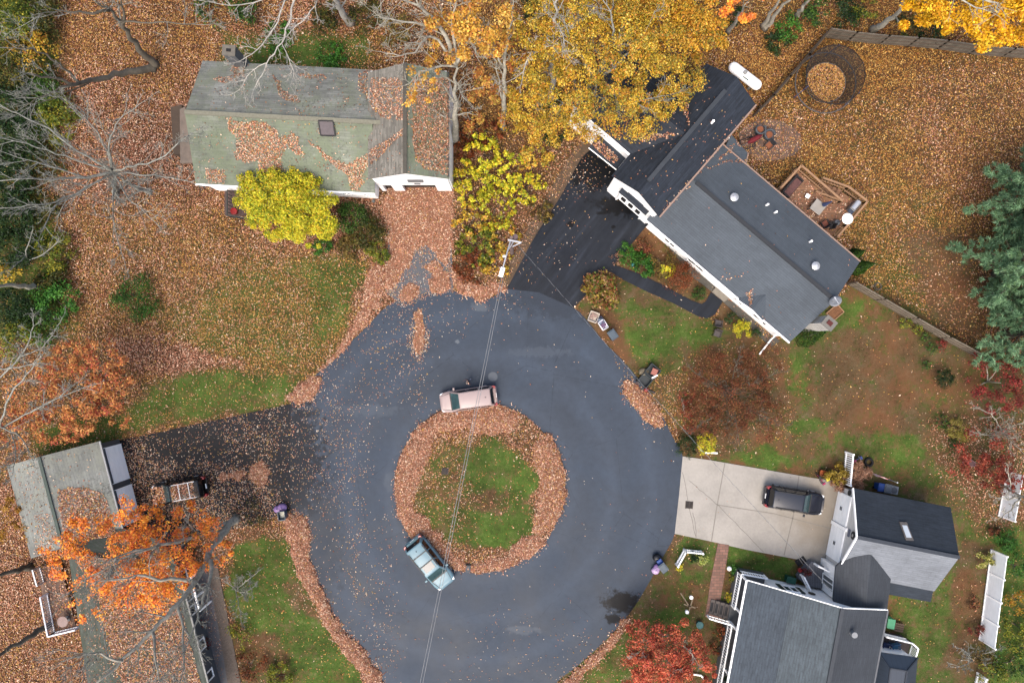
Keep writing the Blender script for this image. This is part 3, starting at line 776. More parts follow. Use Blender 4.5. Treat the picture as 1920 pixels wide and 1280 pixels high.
pile([(848,500),(856,545),(880,556),(905,562),(935,552),(948,535),(930,528),(895,536),(866,520)], 'leaf bank at the foot of the yellow weeds', .2)
pile([(1172,712),(1195,718),(1225,752),(1246,792),(1228,797),(1205,782),(1178,752),(1166,735)], 'orange leaf heap on the right kerb by the trash cart', .35, hue=.22)
pile([(1175,1158),(1130,1207),(1085,1250),(1040,1290),(1060,1300),(1110,1250),(1150,1205),(1182,1170)], 'thin leaf row along the lower right road edge', .15, wdt=10)
pile([(432,886),(452,882),(460,890),(446,900),(430,896)], 'smallest leaf clump on the dark driveway', .12, wdt=8)
pile([(466,884),(490,866),(503,880),(498,905),(478,908)], 'largest leaf clump near the mouth of the dark driveway', .18, wdt=10)
pile([(412,888),(424,880),(430,892),(420,902)], 'leaf clump beside the parked black car tail', .12, wdt=8)
pile([(776,590),(786,580),(796,590),(795,630),(790,662),(780,662),(775,630)], 'narrow leaf streak lying on the open road at the top', .06, hue=.2, dens=80, wdt=10)
def ring_pts(r0, r1, a0, a1, n=14):
    P = []
    for i in range(n + 1):
        a = R(a0 + (a1 - a0) * i / n); P.append((ISLC[0] + r1 * math.cos(a), ISLC[1] + r1 * math.sin(a)))
    for i in range(n, -1, -1):
        a = R(a0 + (a1 - a0) * i / n); q = r0 + 8 * math.sin(5 * a) + 6 * math.sin(11 * a + 1); P.append((ISLC[0] + q * math.cos(a), ISLC[1] + q * math.sin(a)))
    return P
pile(ring_pts(118, 158, 128, 262, 20), 'wide leaf drift round the left side of the island', .2, zfun='isl')
pile(ring_pts(108, 156, 262, 300, 8), 'leaf drift on the top of the island behind the pink car', .18, zfun='isl', hue=.15)
pile([(1000,830),(1030,815),(1052,860),(1061,905),(1056,950),(1040,980),(1008,1000),(1000,975),(1010,930),(1006,880)], 'dense leaf heap on the right side of the island', .28, zfun='isl', hue=.2)
pile(ring_pts(134, 158, 40, 128, 14), 'leaf drift along the lower rim of the island', .16, zfun='isl', wdt=14)

pile([(728,352),(846,352),(848,400),(846,470),(838,500),(815,478),(800,462),(776,470),(764,500),(748,530),(728,545),(722,520),(728,450)], 'deep leaf cover on the upper half of the pale drive by the garage', .07, dens=130, wdt=20)
pile([(795,500),(815,492),(838,508),(845,545),(812,549),(800,530),(812,515)], 'curled leaf patch at the foot of the pale drive', .06, dens=110, wdt=14)
pile([(748,548),(770,530),(790,545),(780,560),(752,566)], 'small leaf patch on the pale drive where it meets the road', .05, dens=100, wdt=10)
# ------------------------------------------------------------------ houses
ROOFS = []       # (verts, faces) of every roof for leaves to settle on
def roof_part(name, planes, mat, parent, t=0.16, label=None):
    mb = MB()
    for p in planes: mb.slab(p, t)
    o = mb.build(name, mat, parent, label=label); ROOFS.append((list(mb.v), list(mb.f))); return o
def on_plane(p, A, B, C):
    """set p's z so that it lies on plane ABC"""
    n = (B - A).cross(C - A); return Vector((p[0], p[1], A.z - (n.x * (p[0] - A.x) + n.y * (p[1] - A.y)) / n.z))
def window(parent, a, b, z0, z1, out, fw=0.07, lites=1, name='window', mframe=None, mglass=None):
    """window on the wall line a-b (xy), out = outward normal; frame part with a pane below it"""
    a = Vector((a[0], a[1], 0)); b = Vector((b[0], b[1], 0)); o = Vector((out[0], out[1], 0)).normalized() * 0.03
    up = Vector((0, 0, 1)); d = (b - a).normalized(); h = fw / 2
    mb = MB(); A, B = a + o, b + o
    mb.bar(A + up * (z0 + h), B + up * (z0 + h), 0.07, fw); mb.bar(A + up * (z1 - h), B + up * (z1 - h), 0.07, fw)
    for i in range(lites + 1):
        p = A.lerp(B, i / lites)
        if i == 0: p = p + d * h
        if i == lites: p = p - d * h
        mb.bar(p + up * (z0 + fw), p + up * (z1 - fw), fw, 0.07)
    f = mb.build(name, mframe or TRIM, parent)
    m2 = MB(); q = o * 0.6
    m2.add([a + q + up * z0, b + q + up * z0, b + q + up * z1, a + q + up * z1], [(0, 1, 2, 3)])
    m2.build('pane', mglass or WINGLASS, f)
    return f
def gutter(parent, a, b, mat=None, r=0.07):
    mb = MB(); mb.bar(a, b, 0.13, 0.12); return mb.build('gutter', mat or TRIM, parent)
def V2(p): return Vector((p[0], p[1], 0))

# ---- A: mossy grey ranch with a tall garage wing (upper left)
MOSSY = shingle('mossy_shingle', (154, 160, 146), .16, moss=(150, 164, 132), mossamt=.7, row=.3, streak=.35, blotch=.45)
MOSSY2 = shingle('worn_shingle', (160, 156, 146), .3, moss=(138, 130, 112), mossamt=.2, row=.2, streak=.6)
NW, SW = W(380, 114, 3.2), W(367, 345, 3.2); SE = W(703, 363, 3.2); NE = NW + (SE - SW)
hA = thing('house', 'long grey house with a mossy leaf strewn roof and white garage wing', 'house', tuple(V2((NW + SE) / 2)))
mW = (NW + SW) / 2 + Vector((0, 0, 2.5)); mE = (NE + SE) / 2 + Vector((0, 0, 2.5))
ex = (SE - SW).normalized()
mE2 = mE + ex * 3.0
roof_part('roof', [[SW, SE, mE, mW]], MOSSY, hA); roof_part('roof', [[mW, mE2, NE + ex * 3.0, NW]], shingle('grey_moss_shingle', (172, 174, 166), .2, moss=(166, 174, 148), mossamt=.55, row=.3, streak=.35, blotch=.45), hA)
rc = MB(); rc.bar(mW + Vector((0, 0, .06)), mE2 + Vector((0, 0, .06)), .34, .1); rc.build('ridge_cap', plain('ridge_moss', (164, 162, 142), .9, .25, 5), hA)
def inset(c, k=0.35):
    m = sum(c, Vector()) / len(c); return [p + (m - p).normalized() * k for p in c]
mb = MB(); body = inset([NW, SW, SE, NE], .4); mb.prism([(p.x, p.y) for p in body], 0, 3.1)
mb.add([body[0] + Vector((0, 0, -.1)), body[1] + Vector((0, 0, -.1)), Vector((mW.x + .4, mW.y, 5.55))], [(0, 1, 2)])
mb.add([body[2] + Vector((0, 0, -.1)), body[3] + Vector((0, 0, -.1)), Vector((mE.x - .4, mE.y, 5.55))], [(0, 1, 2)])
mb.build('wall', WHITE, hA)
# low shed on the west end
mb = MB(); mb.slab([W(337, 205, 2.0), W(347, 200, 2.3), W(362, 305, 2.3), W(338, 306, 2.0)], .12); mb.build('lean_to_roof', plain('brown_felt', (158, 142, 128), .85, .25, 2), hA)
mb = MB(); mb.prism([(p.x, p.y) for p in (W(340, 215), W(360, 210), W(366, 300), W(345, 300))], 0, 1.9); mb.build('lean_to_wall', plain('brown_board', (104, 86, 70), .85, .2), hA)
mb = MB(); a, b_ = W(337, 303, .9), W(365, 303, .9); mb.slab([W(337, 307, .5), W(366, 307, .5), W(366, 288, 1.3), W(344, 288, 1.3)], .08); mb.build('bulkhead_hatch', plain('tan_hatch', (150, 124, 108), .8, .12), hA)
# south wall windows
sd = (SE - SW).normalized(); so = Vector((sd.y, -sd.x, 0)); base0 = V2(body[1]); base1 = V2(body[2])
for f0, f1 in ((.80, .86), (.93, .97), (.55, .62), (.30, .38)):
    window(hA, base0.lerp(base1, f0), base0.lerp(base1, f1), 1.1, 2.4, so, lites=2)
gutter(hA, SW + so * .05, SE + so * .05)
# garage wing: ridge N-S, taller
fx0, fx1, fxm, fy, by = -11.45, -5.25, -8.3, 13.3, 21.6
ze, zr = 5.2, 7.0
g0, g1 = Vector((fx0 - .1, fy - .25, ze)), Vector((fx1 + .2, fy - .25, ze)); gr = Vector((fxm, fy - .25, zr)); gb = Vector((fxm, by, zr))
roof_part('garage_roof', [[gr, gb, Vector((fx1 + .2, by, ze)), g1]], MOSSY, hA, .14)
roof_part('garage_roof', [[g0, Vector((fx0 - .1, by, ze)), gb, gr]], MOSSY2, hA, .14)
mb = MB(); mb.bar(gr + Vector((0, .0, .05)), gb + Vector((0, 0, .05)), .3, .12); mb.build('ridge_cap', plain('dark_ridge', (104, 100, 90), .9, .3, 4), hA)
mb = MB(); mb.bar(g1 + Vector((-.12, .1, .06)), Vector((fx1 + .08, by, ze + .06)), .22, .05); mb.build('roof_edge_strip', plain('grey_roof_edge', (92, 92, 86), .9, .3, 4), hA)
DO0, DO1 = -9.35, -6.5
mb = MB()
for a, b_, z0, z1 in ((fx0 + .1, -11.0, 0, ze), (-11.0, -10.25, 2.25, ze), (-10.25, DO0, 0, ze), (DO0, DO1, 2.3, ze), (DO1, fx1, 0, ze)):
    mb.wall((a, fy), (b_, fy), z0, z1, .2)
mb.add([(fx0 + .1, fy - .1, ze), (fx1, fy - .1, ze), (fxm, fy - .1, zr - .1)], [(0, 1, 2)])
mb.wall((fx1, fy + .1), (fx1, by), 0, ze, .2); mb.wall((fx0 + .1, by), (fx1, by), 0, ze, .2); mb.wall((fx0 + .1, fy + .1), (fx0 + .1, by), 0, ze, .2)
mb.build('garage_wall', WHITE, hA)
mb = MB(); mb.wall((DO0, fy + .25), (DO1, fy + .25), 0, 2.35, .06)
for i in range(1, 4): mb.box(((DO0 + DO1) / 2, fy + .20, 2.3 * i / 4), (DO1 - DO0, .05, .05))
mb.build('garage_door', plain('brown_garage_door', (74, 60, 54), .7, .2), hA)
mb = MB(); mb.wall((-11.0, fy + .2), (-10.25, fy + .2), 0, 2.25, .06); mb.build('side_door', plain('dark_door', (64, 60, 58), .6, .2), hA)
window(hA, (-8.55, fy - .12), (-7.3, fy - .12), 3.6, 4.3, (0, -1), lites=1, mframe=GREYP, mglass=plain('louvre', (170, 170, 168), .6, .1, 12))
mb = MB(); mb.box((-7.9, fy - .16, 3.0), (.5, .05, .18)); mb.build('house_number', GREYP, hA)
mb = MB(); mb.ball((-11.75, 11.9, 2.1), .16, n=8, m=5); mb.build('wall_lamp', plain('grey_lamp', (120, 124, 120), .5), hA)
# porch hood at the left end
mb = MB(); mb.slab([W(392, 345, 3.0), W(430, 348, 3.0), W(424, 357, 2.2), W(410, 357, 2.2)], .1); mb.build('porch_hood', TRIM, hA)
# deck with a dark rail, mostly under the yellow maple
mb = MB(); mb.prism([(p.x, p.y) for p in (W(424, 348), W(500, 352), W(500, 405), W(424, 405))], 0, .35); mb.build('porch_deck', planks('dark_deck', (110, 84, 78), .14), hA)
mb = MB(); P = [W(426, 350, 1.3), W(426, 404, 1.3), W(470, 410, 1.3)]
for a, b_ in zip(P, P[1:]):
    mb.bar(a, b_, .1, .08)
    for i in range(9):
        q = a.lerp(b_, i / 8); mb.bar(q, Vector((q.x, q.y, .3)), .05, .05)
mb.build('porch_rail', plain('dark_rail', (74, 78, 74), .8, .2), hA)
# grey block chimney on the north side
mb = MB(); c = W(452, 124, 3.4); mb.box((c.x, c.y + .25, 2.9), (.95, .75, 5.8), R(-4)); ch = mb.build('chimney', brickmat('grey_block', (126, 130, 134), (108, 110, 112), .5, .22, .1), hA)
mb = MB(); mb.box((c.x, c.y + .25, 5.84), (1.05, .85, .1), R(-4)); mb.build('chimney_cap', plain('cap_grey', (140, 134, 122), .8), ch)
mb = MB(); mb.box((c.x, c.y + .25, 5.9), (.36, .24, .06), R(-4)); mb.build('flue', DARK, ch)
# roof hatch
RA = [SW, SE, mE]
q = [on_plane(W(*p, 5.2), *RA) for p in ((601, 231), (628, 232), (629, 256), (602, 255))]
mb = MB(); mb.slab([p + Vector((0, 0, .16)) for p in q], .16); mb.build('roof_hatch', plain('hatch_purple', (118, 108, 112), .7, .2, 4), hA)
mb = MB()
for i in range(4): mb.bar(q[i] + Vector((0, 0, .18)), q[(i + 1) % 4] + Vector((0, 0, .18)), .09, .08)
mb.build('hatch_frame', plain('hatch_edge', (52, 50, 52), .7), hA)
mb = MB(); p = W(447, 396, .5); mb.lathe([(.22, 0), (.28, .4), (.3, .45), (.2, .46)], (p.x - .3, p.y - .05, .35), 12)
tag(mb.build('bucket', plain('red_plastic', (196, 30, 28), .4, .1)), 'bright red bucket on the dark porch corner by the yellow maple', 'bucket')

# ---- B: charcoal ranch with two-storey garage (upper right)
SLATE = shingle('slate_blue_shingle', (104, 114, 124), .06, row=.25, streak=.18, blotch=.16)
BLACKSH = shingle('black_shingle', (58, 66, 78), .22, row=.26, streak=.55, blotch=.2)
hB = thing('house', 'white house with slate roof and taller black roofed garage by the dark driveway', 'house', tuple(W(1380, 420, 0)))
# ranch wing
s0, s1 = W(1212, 412, 3.1), W(1481, 641, 3.1); n1 = W(1612, 491, 3.1); n0 = n1 + (s0 - s1)
r1 = (s1 + n1) / 2 + Vector((0, 0, 1.75)); r0 = (s0 + n0) / 2 + Vector((0, 0, 1.75))
roof_part('roof', [[s0, s1, r1, r0], [r0, r1, n1, n0]], SLATE, hB)
dN = (n1 - s1).normalized(); dE = (s1 - s0).normalized()
mb = MB(); mb.bar(r0 + Vector((0, 0, .07)) + dE * 1.0, r1 + Vector((0, 0, .07)), .3, .09); mb.build('ridge_vent', plain('dark_ridge_vent', (56, 60, 66), .7, .15), hB)
bodyB = inset([s0, s1, n1, n0], .55)
mb = MB(); mb.prism([(p.x, p.y) for p in bodyB], 0, 3.0)
mb.add([bodyB[1] + Vector((0, 0, -.1)), bodyB[2] + Vector((0, 0, -.1)), Vector((r1.x, r1.y, 4.65)) - dE * .4], [(0, 1, 2)])
mb.build('wall', WHITE, hB)
gutter(hB, s0 - dN * .08, s1 - dN * .08); 
mb = MB(); mb.bar(n0 + dN * .05, n1 + dN * .05, .1, .12); mb.build('gutter', plain('copper_edge', (196, 164, 146), .6, .1), hB)
for f0, f1 in ((.12, .2), (.3, .42), (.66, .72), (.8, .9)):
    window(hB, V2(bodyB[0]).lerp(V2(bodyB[1]), f0), V2(bodyB[0]).lerp(V2(bodyB[1]), f1), .9, 2.3, -dN, lites=2)
# shed dormer-like leaf trap behind the garage: little north porch roof
p0, p1, p2, p3 = W(1335, 318, 3.0), W(1372, 253, 2.7), W(1402, 287, 2.7), W(1397, 309, 3.0)
roof_part('back_porch_roof', [[p0, p1, p2, p3]], SLATE, hB, .14)
mb = MB(); mb.bar(p2 + Vector((.03, 0, 0)), p3 + Vector((.03, 0, 0)), .1, .12); mb.build('porch_fascia', plain('copper_edge', (196, 164, 146), .6, .1), hB)
for q in (p1, p2):
    mb = MB(); mb.bar(Vector((q.x - .2, q.y - .2, 0)), Vector((q.x - .2, q.y - .2, 2.6)), .12, .12); mb.build('porch_post', TRIM, hB)
# entry gable over the front door on the south eave
a0 = s0.lerp(s1, .64); a1 = s0.lerp(s1, .82); am = (a0 + a1) / 2 - dN * .15 + Vector((0, 0, .62)); apex = (a0 + a1) / 2 + dN * 2.2 + Vector((0, 0, .62))
roof_part('entry_gable_roof', [[a0 - dN * .15 + Vector((0, 0, .03)), am, apex], [am, a1 - dN * .15 + Vector((0, 0, .03)), apex]], SLATE, hB, .08)
mb = MB(); mb.bar(a0 - dN * .2 + Vector((0, 0, .05)), am - dN * .05, .1, .12); mb.bar(am - dN * .05, a1 - dN * .2 + Vector((0, 0, .05)), .1, .12); mb.build('gable_trim', TRIM, hB)
# downspout extension
mb = MB(); mb.tube([W(1455, 628, 1.6), W(1446, 636, .5), W(1424, 664, .08)], .07, 6); mb.build('downspout', TRIM, hB)
# garage wing
e0, e1 = W(1147, 329, 5.55), W(1236, 406, 5.55); f1_ = W(1417, 196, 5.55); f0_ = W(1324, 119, 5.55)
gp = (e0 + e1) / 2 + Vector((0, 0, 1.45)); gq = (f0_ + f1_) / 2 + Vector((0, 0, 1.45))
roof_part('garage_roof', [[e0, gp, gq, f0_], [gp, e1, f1_, gq]], BLACKSH, hB)
gd = (gq - gp).normalized(); gx_ = (e1 - e0).normalized()
mb = MB(); mb.bar(gp + gd * 1.1 + Vector((0, 0, .08)), gq - gd * 1.4 + Vector((0, 0, .08)), .34, .12); mb.build('ridge_vent', plain('black_ridge_vent', (66, 74, 84), .7, .2, 2), hB)
gutter(hB, e1 + gx_ * .05, f1_ + gx_ * .05, plain('copper_edge', (196, 164, 146), .6, .1))
bg_ = [e0 + gx_ * .3 + gd * .35, e1 - gx_ * .3 + gd * .35, f1_ - gx_ * .3 - gd * .35, f0_ + gx_ * .3 - gd * .35]
xy = [V2(p) for p in bg_]
mb = MB(); w0, w1 = xy[0], xy[1]; L = (w1 - w0).length
mb.wall(w1, xy[2], 0, 5.5, .2); mb.wall(xy[2], xy[3], 0, 5.5, .2); mb.wall(xy[3], w0, 0, 5.5, .2)
da, db = w0.lerp(w1, .25), w0.lerp(w1, .84)
mb.wall(w0, da, 0, 5.5, .2); mb.wall(db, w1, 0, 5.5, .2); mb.wall(da, db, 1.72, 5.5, .2)
mid = (w0 + w1) / 2; ou = -gd * .1
mb.add([w0 + ou + Vector((0, 0, 5.5)), w1 + ou + Vector((0, 0, 5.5)), mid + ou + Vector((0, 0, 6.8))], [(0, 1, 2)])
mid2 = (xy[2] + xy[3]) / 2; mb.add([xy[2] + gd * .1 + Vector((0, 0, 5.5)), xy[3] + gd * .1 + Vector((0, 0, 5.5)), mid2 + gd * .1 + Vector((0, 0, 6.8))], [(0, 1, 2)])
mb.build('garage_wall', WHITE, hB)
mb = MB(); mb.wall(da + gd * .2, db + gd * .2, 0, 1.75, .06); mb.build('garage_door', plain('shaded_garage_opening', (46, 48, 46), .7, .2), hB)  # dark panel paints the shade inside the garage opening under the bay
# bay over the garage opening: white box, three windows, small black roof
o = -gd; ba, bb = da + o * .42, db + o * .42
mb = MB(); mb.prism([(p.x, p.y) for p in (da, db, bb, ba)], 1.7, 3.7); bay = mb.build('bay_window', WHITE, hB)
for i in range(3):
    window(bay, ba.lerp(bb, .08 + .3 * i), ba.lerp(bb, .32 + .3 * i), 2.0, 3.45, o, name='window', mglass=DARK)
ea, eb = da + o * .5 - gx_ * .18, db + o * .5 + gx_ * .18
rA, rB = da - gx_ * .18 + Vector((0, 0, 4.0)), db + gx_ * .18 + Vector((0, 0, 4.0))
mb = MB(); mb.slab([ea + Vector((0, 0, 3.74)), eb + Vector((0, 0, 3.74)), rB, rA], .1)
u0 = rA.lerp(rB, .22) + Vector((0, 0, .25)); u1 = rA.lerp(rB, .78) + Vector((0, 0, .25))
mb.slab([rA.lerp(rB, .22) + o * .28, rA.lerp(rB, .78) + o * .28, u1, u0], .1); mb.build('bay_roof', BLACKSH, bay)
for q in (da, db):
    mb = MB(); mb.bar(q + o * .14 + Vector((0, 0, 0.1)), q + o * .14 + Vector((0, 0, 2.3)), .16, .12); mb.build('corner_trim', TRIM, hB)
# north-west cross gable and its pent roof
wS = -gx_   # pointing away from the ridge, north-west
j0 = e0.lerp(f0_, .19); j1 = e0.lerp(f0_, .80)
k0 = j0 + wS * 6.0; k1 = j1 + wS * 6.0
jm = (j0 + j1) / 2 + Vector((0, 0, 1.35)); jr = jm + gx_ * (e1 - e0).length * .46; kr = jm + wS * 6.0
roof_part('cross_gable_roof', [[k0, j0, jr, kr], [kr, jr, j1, k1]], BLACKSH, hB, .14)
mb = MB(); q0, q1 = V2(j0 + gd * .3), V2(k0 + gd * .3); mb.wall(q0, q1, 0, 5.4, .18); q2, q3 = V2(k1 - gd * .3), V2(j1 - gd * .3); mb.wall(q1, q2, 0, 5.4, .18); mb.wall(q2, q3, 0, 5.4, .18); mb.build('cross_gable_wall', WHITE, hB)
gutter(hB, j0 - gd * .05, k0 - gd * .05)
pa, pb = W(1156, 318, 2.9), W(1104, 277, 2.9); pin = gd * 1.55 + Vector((0, 0, .75))
roof_part('pent_roof', [[pb, pa, pa + pin, pb + pin]], BLACKSH, hB, .12)
mb = MB(); mb.bar(pa - gd * .03, pb - gd * .03, .06, .1); mb.build('drip_edge', TRIM, hB)
# white masonry chimney on the east end
mb = MB(); c0 = W(1522, 606, 2.6); mb.box((c0.x + .25, c0.y - .05, 2.6), (.95, .8, 5.2), math.atan2(dE.y, dE.x)); ch = mb.build('chimney', brickmat('white_brick', (206, 204, 198), (176, 172, 166), .4, .16, .08), hB)
mb = MB(); mb.box((c0.x + .25, c0.y - .05, 5.24), (1.05, .9, .12), math.atan2(dE.y, dE.x)); mb.build('chimney_cap', CONC, ch)
mb = MB(); mb.box((c0.x + .25, c0.y - .05, 5.33), (.45, .35, .06), math.atan2(dE.y, dE.x)); mb.build('flue', plain('rust_flue', (110, 40, 30), .7), ch)
# roof vents
RN = [r0, r1, n1]; RS = [s0, s1, r1]
def roof_vent(px, py, plane, z=4.4, s=1.0):
    p = on_plane(W(px, py, z), *plane)
    mb = MB(); mb.lathe([(.2 * s, -.1), (.2 * s, .2), (.34 * s, .24), (.34 * s, .32), (.1 * s, .46)], p, 14); return p, mb
for px, py in ((1375, 371), (1527, 499)):
    p, mb = roof_vent(px, py, RN); vt = mb.build('roof_vent', CHROME, hB, smooth=False)
    m2 = MB(); m2.slab([p + dE * a_ + dN * b_ + Vector((0, 0, .0)) - Vector((0, 0, (b_) * .36)) for a_, b_ in ((-.35, -.4), (.35, -.4), (.35, .4), (-.35, .4))], .02); m2.build('flashing', STEEL, vt)
for px, py in ((1440, 383), (1456, 397), (1522, 452)):
    p = on_plane(W(px, py, 4.2), *RN); mb = MB(); mb.tube([p - Vector((0, 0, .1)), p + Vector((0, 0, .45))], .09, 8); mb.build('vent_pipe', TRIM, hB)
p = on_plane(W(1332, 233, 6.2), gp, e1, f1_); mb = MB(); mb.tube([p - Vector((0, 0, .1)), p + Vector((0, 0, .5))], .1, 8); mb.build('vent_pipe', TRIM, hB)
# satellite dish on the east gable
p = on_plane(W(1553, 566, 4.6), *RS) + Vector((0, 0, .1))
ds = thing('satellite_dish', 'pale satellite dish on the east end of the slate roof', 'satellite dish', tuple(p))
mb = MB(); ax = Vector((-.45, .45, .75)).normalized(); uu = ax.orthogonal().normalized(); vv = ax.cross(uu); c = p + Vector((.22, 0, .55))
for r_, z_ in ((.0, -.1), (.22, -.07), (.42, .02)):
    pass
prof = [(.001, -.1), (.22, -.07), (.44, .02), (.44, .05), (.22, -.03), (.001, -.06)]
o_ = 0
vs = []; n = 18
for r_, z_ in prof:
    for k in range(n):
        a_ = 2 * math.pi * k / n; vs.append(c + uu * r_ * math.cos(a_) * 1.15 + vv * r_ * math.sin(a_) + ax * z_)
mb.add(vs, [(i * n + k, i * n + (k + 1) % n, (i + 1) * n + (k + 1) % n, (i + 1) * n + k) for i in range(len(prof) - 1) for k in range(n)])
mb.build('reflector', plain('dish_grey', (186, 190, 196), .5, .06), ds, smooth=True)
mb = MB(); mb.tube([p - Vector((0, 0, .15)), p + Vector((0, 0, .4)), c - ax * .1], .05, 6); mb.build('mast', STEEL, ds)
mb = MB(); mb.tube([c - ax * .06 - vv * .3, c + ax * .55], .03, 5); mb.box(c + ax * .6, (.16, .1, .1)); mb.build('feed_arm', CHROME, ds)

# ---- C: two buildings with white gables (lower right)
DKSH = shingle('navy_shingle', (64, 74, 86), .06, row=.28, streak=.6, blotch=.18)
GLARESH = shingle('sky_glare_shingle', (160, 167, 176), .06, row=.3, streak=.35, blotch=.2)  # garage south slope: same shingles, sky glare painted into the base colour
BLUESH = shingle('blue_grey_shingle', (106, 118, 126), .06, row=.3, streak=.6, blotch=.22)
BROWNSH = shingle('brown_grey_shingle', (86, 92, 100), .06, row=.3, streak=.3, blotch=.15)
PORCHSH = shingle('porch_shingle', (94, 106, 118), .06, row=.3, streak=.6, blotch=.18)
hC = thing('house', 'white gabled house with porch, joined to a two door garage on the concrete drive', 'house', tuple(W(1600, 1120, 0)))
gN, gS = W(1600, 915, 2.8), W(1569, 1072, 2.8)
dG = (gS - gN).normalized(); dX = Vector((-dG.y, dG.x, 0)); 
if dX.x < 0: dX = -dX
gLen = (W(1783, 950, 2.8) - gN).length
gM = (gN + gS) / 2 + Vector((0, 0, 2.0))
gN2, gS2, gM2 = gN + dX * gLen, gS + dX * gLen, gM + dX * (gLen + .1)
roof_part('garage_roof', [[gM, gN, gN2, gM2]], DKSH, hC); roof_part('garage_roof', [[gS, gM, gM2, gS2]], GLARESH, hC)
mb = MB(); mb.bar(gM + Vector((0, 0, .04)), gM2 + Vector((0, 0, .04)), .3, .07); mb.build('ridge_cap', plain('navy_cap', (70, 78, 90), .8, .2), hC)
fr = [V2(p) for p in (gN + dG * .35 + dX * .3, gS - dG * .35 + dX * .3, gS2 - dG * .35 - dX * .3, gN2 + dG * .35 - dX * .3)]
mb = MB(); mb.prism([(p.x, p.y) for p in fr], 0, 2.75)
m_ = (fr[0] + fr[1]) / 2; mb.add([fr[0] + Vector((0, 0, 2.7)), fr[1] + Vector((0, 0, 2.7)), m_ + Vector((0, 0, 4.55))], [(0, 1, 2)])
m_ = (fr[2] + fr[3]) / 2; mb.add([fr[2] + Vector((0, 0, 2.7)), fr[3] + Vector((0, 0, 2.7)), m_ + Vector((0, 0, 4.55))], [(0, 1, 2)])
mb.build('garage_wall', siding('grey_white_siding', (214, 212, 208), .16), hC)
oW = -dX
mb = MB(); mb.bar(gN - dX * .04, gM - dX * .04, .08, .2); mb.bar(gM - dX * .04, gS - dX * .04, .08, .2); mb.build('rake_trim', TRIM, hC)
for f0, f1 in ((.07, .47), (.53, .95)):
    a, b_ = fr[0].lerp(fr[1], f0), fr[0].lerp(fr[1], f1)
    mb = MB()
    for i in range(4): mb.wall(a + oW * .06, b_ + oW * .06, .05 + .55 * i, .58 + .55 * i, .06)
    d_ = mb.build('garage_door', siding('door_white', (236, 238, 238), .53, dark=.88), hC)
    mb = MB(); c = a.lerp(b_, .5) + oW * .11
    mb.box((c.x, c.y, 1.0), (.06, .3, .05), math.atan2(dX.y, dX.x)); mb.box((c.x, c.y, 1.2), (.06, .3, .05), math.atan2(dX.y, dX.x)); mb.build('handle', DARK, d_)
    mb = MB(); mb.wall(a + oW * .07, b_ + oW * .07, 2.27, 2.42, .1); mb.build('door_header', TRIM, hC)
mb = MB(); c = fr[0].lerp(fr[1], .5) + oW * .08
mb.box((c.x, c.y, 1.3), (.16, .3, 2.6), math.atan2(dX.y, dX.x)); mb.build('door_post', TRIM, hC)
def disc(parent, name, c, r, ax, mat, t=.05, n=16):
    ax = Vector(ax).normalized(); u = ax.orthogonal().normalized(); v = ax.cross(u); mb = MB()
    vs = [Vector(c) + (u * math.cos(2 * math.pi * k / n) + v * math.sin(2 * math.pi * k / n)) * r + ax * z for z in (0, t) for k in range(n)]
    mb.add(vs, [tuple(range(n, 2 * n)), tuple(reversed(range(n)))] + [(k, (k + 1) % n, n + (k + 1) % n, n + k) for k in range(n)])
    return mb.build(name, mat, parent)
c = fr[0].lerp(fr[1], .52) + oW * .05
dc = disc(hC, 'gable_ornament', c + Vector((0, 0, 3.75)), .34, oW, plain('ornament_dark', (62, 66, 70), .6, .3, 9)); disc(dc, 'ornament_star', c + oW * .06 + Vector((0, 0, 3.75)), .14, oW, CHROME, .03, 5)
mb = MB(); mb.box((c.x, c.y, 3.0), (.06, .62, .3), math.atan2(dX.y, dX.x)); mb.build('name_plate', plain('blue_grey_plate', (132, 140, 164), .5, .25, 8), hC)
c = fr[0].lerp(fr[1], .03) + oW * .05; disc(hC, 'wall_ornament', c + Vector((0, 0, 1.9)), .25, oW, plain('ornament_dark', (62, 66, 70), .6, .3, 9))
# skylight
RG = [gM, gN, gN2]
q = [on_plane(W(*p, 3.8), *RG) for p in ((1685, 977), (1699, 978), (1703, 1008), (1688, 1007))]
mb = MB(); mb.slab([p + Vector((0, 0, .12)) for p in q], .12); sk = mb.build('skylight', plain('skylight_frame', (132, 126, 122), .6), hC)
cq = sum(q, Vector()) / 4
mb = MB(); mb.slab([cq + (p - cq) * .66 + Vector((0, 0, .15)) for p in q], .03); mb.build('pane', plain('skylight_acrylic', (198, 208, 216), .25, .05), sk)
# lower lean-to roof behind the garage
l0, l1, l2, l3 = W(1640, 1085, 2.7), W(1757, 1104, 2.7), W(1745, 1128, 2.0), W(1650, 1111, 2.0)
l0 = gS.lerp(gS2, .36) + Vector((0, 0, -.12)); l1 = gS2 + Vector((0, 0, -.12)); 
roof_part('lean_to_roof', [[l3, l2, l1, l0]], DKSH, hC, .12)
mb = MB(); mb.prism([(p.x, p.y) for p in (l0 + dX * .2, l1 - dX * .3, l2 - dX * .2 - dG * .2, l3 + dX * .2 - dG * .2)], 0, 1.85); mb.build('lean_to_wall', WHITE, hC)
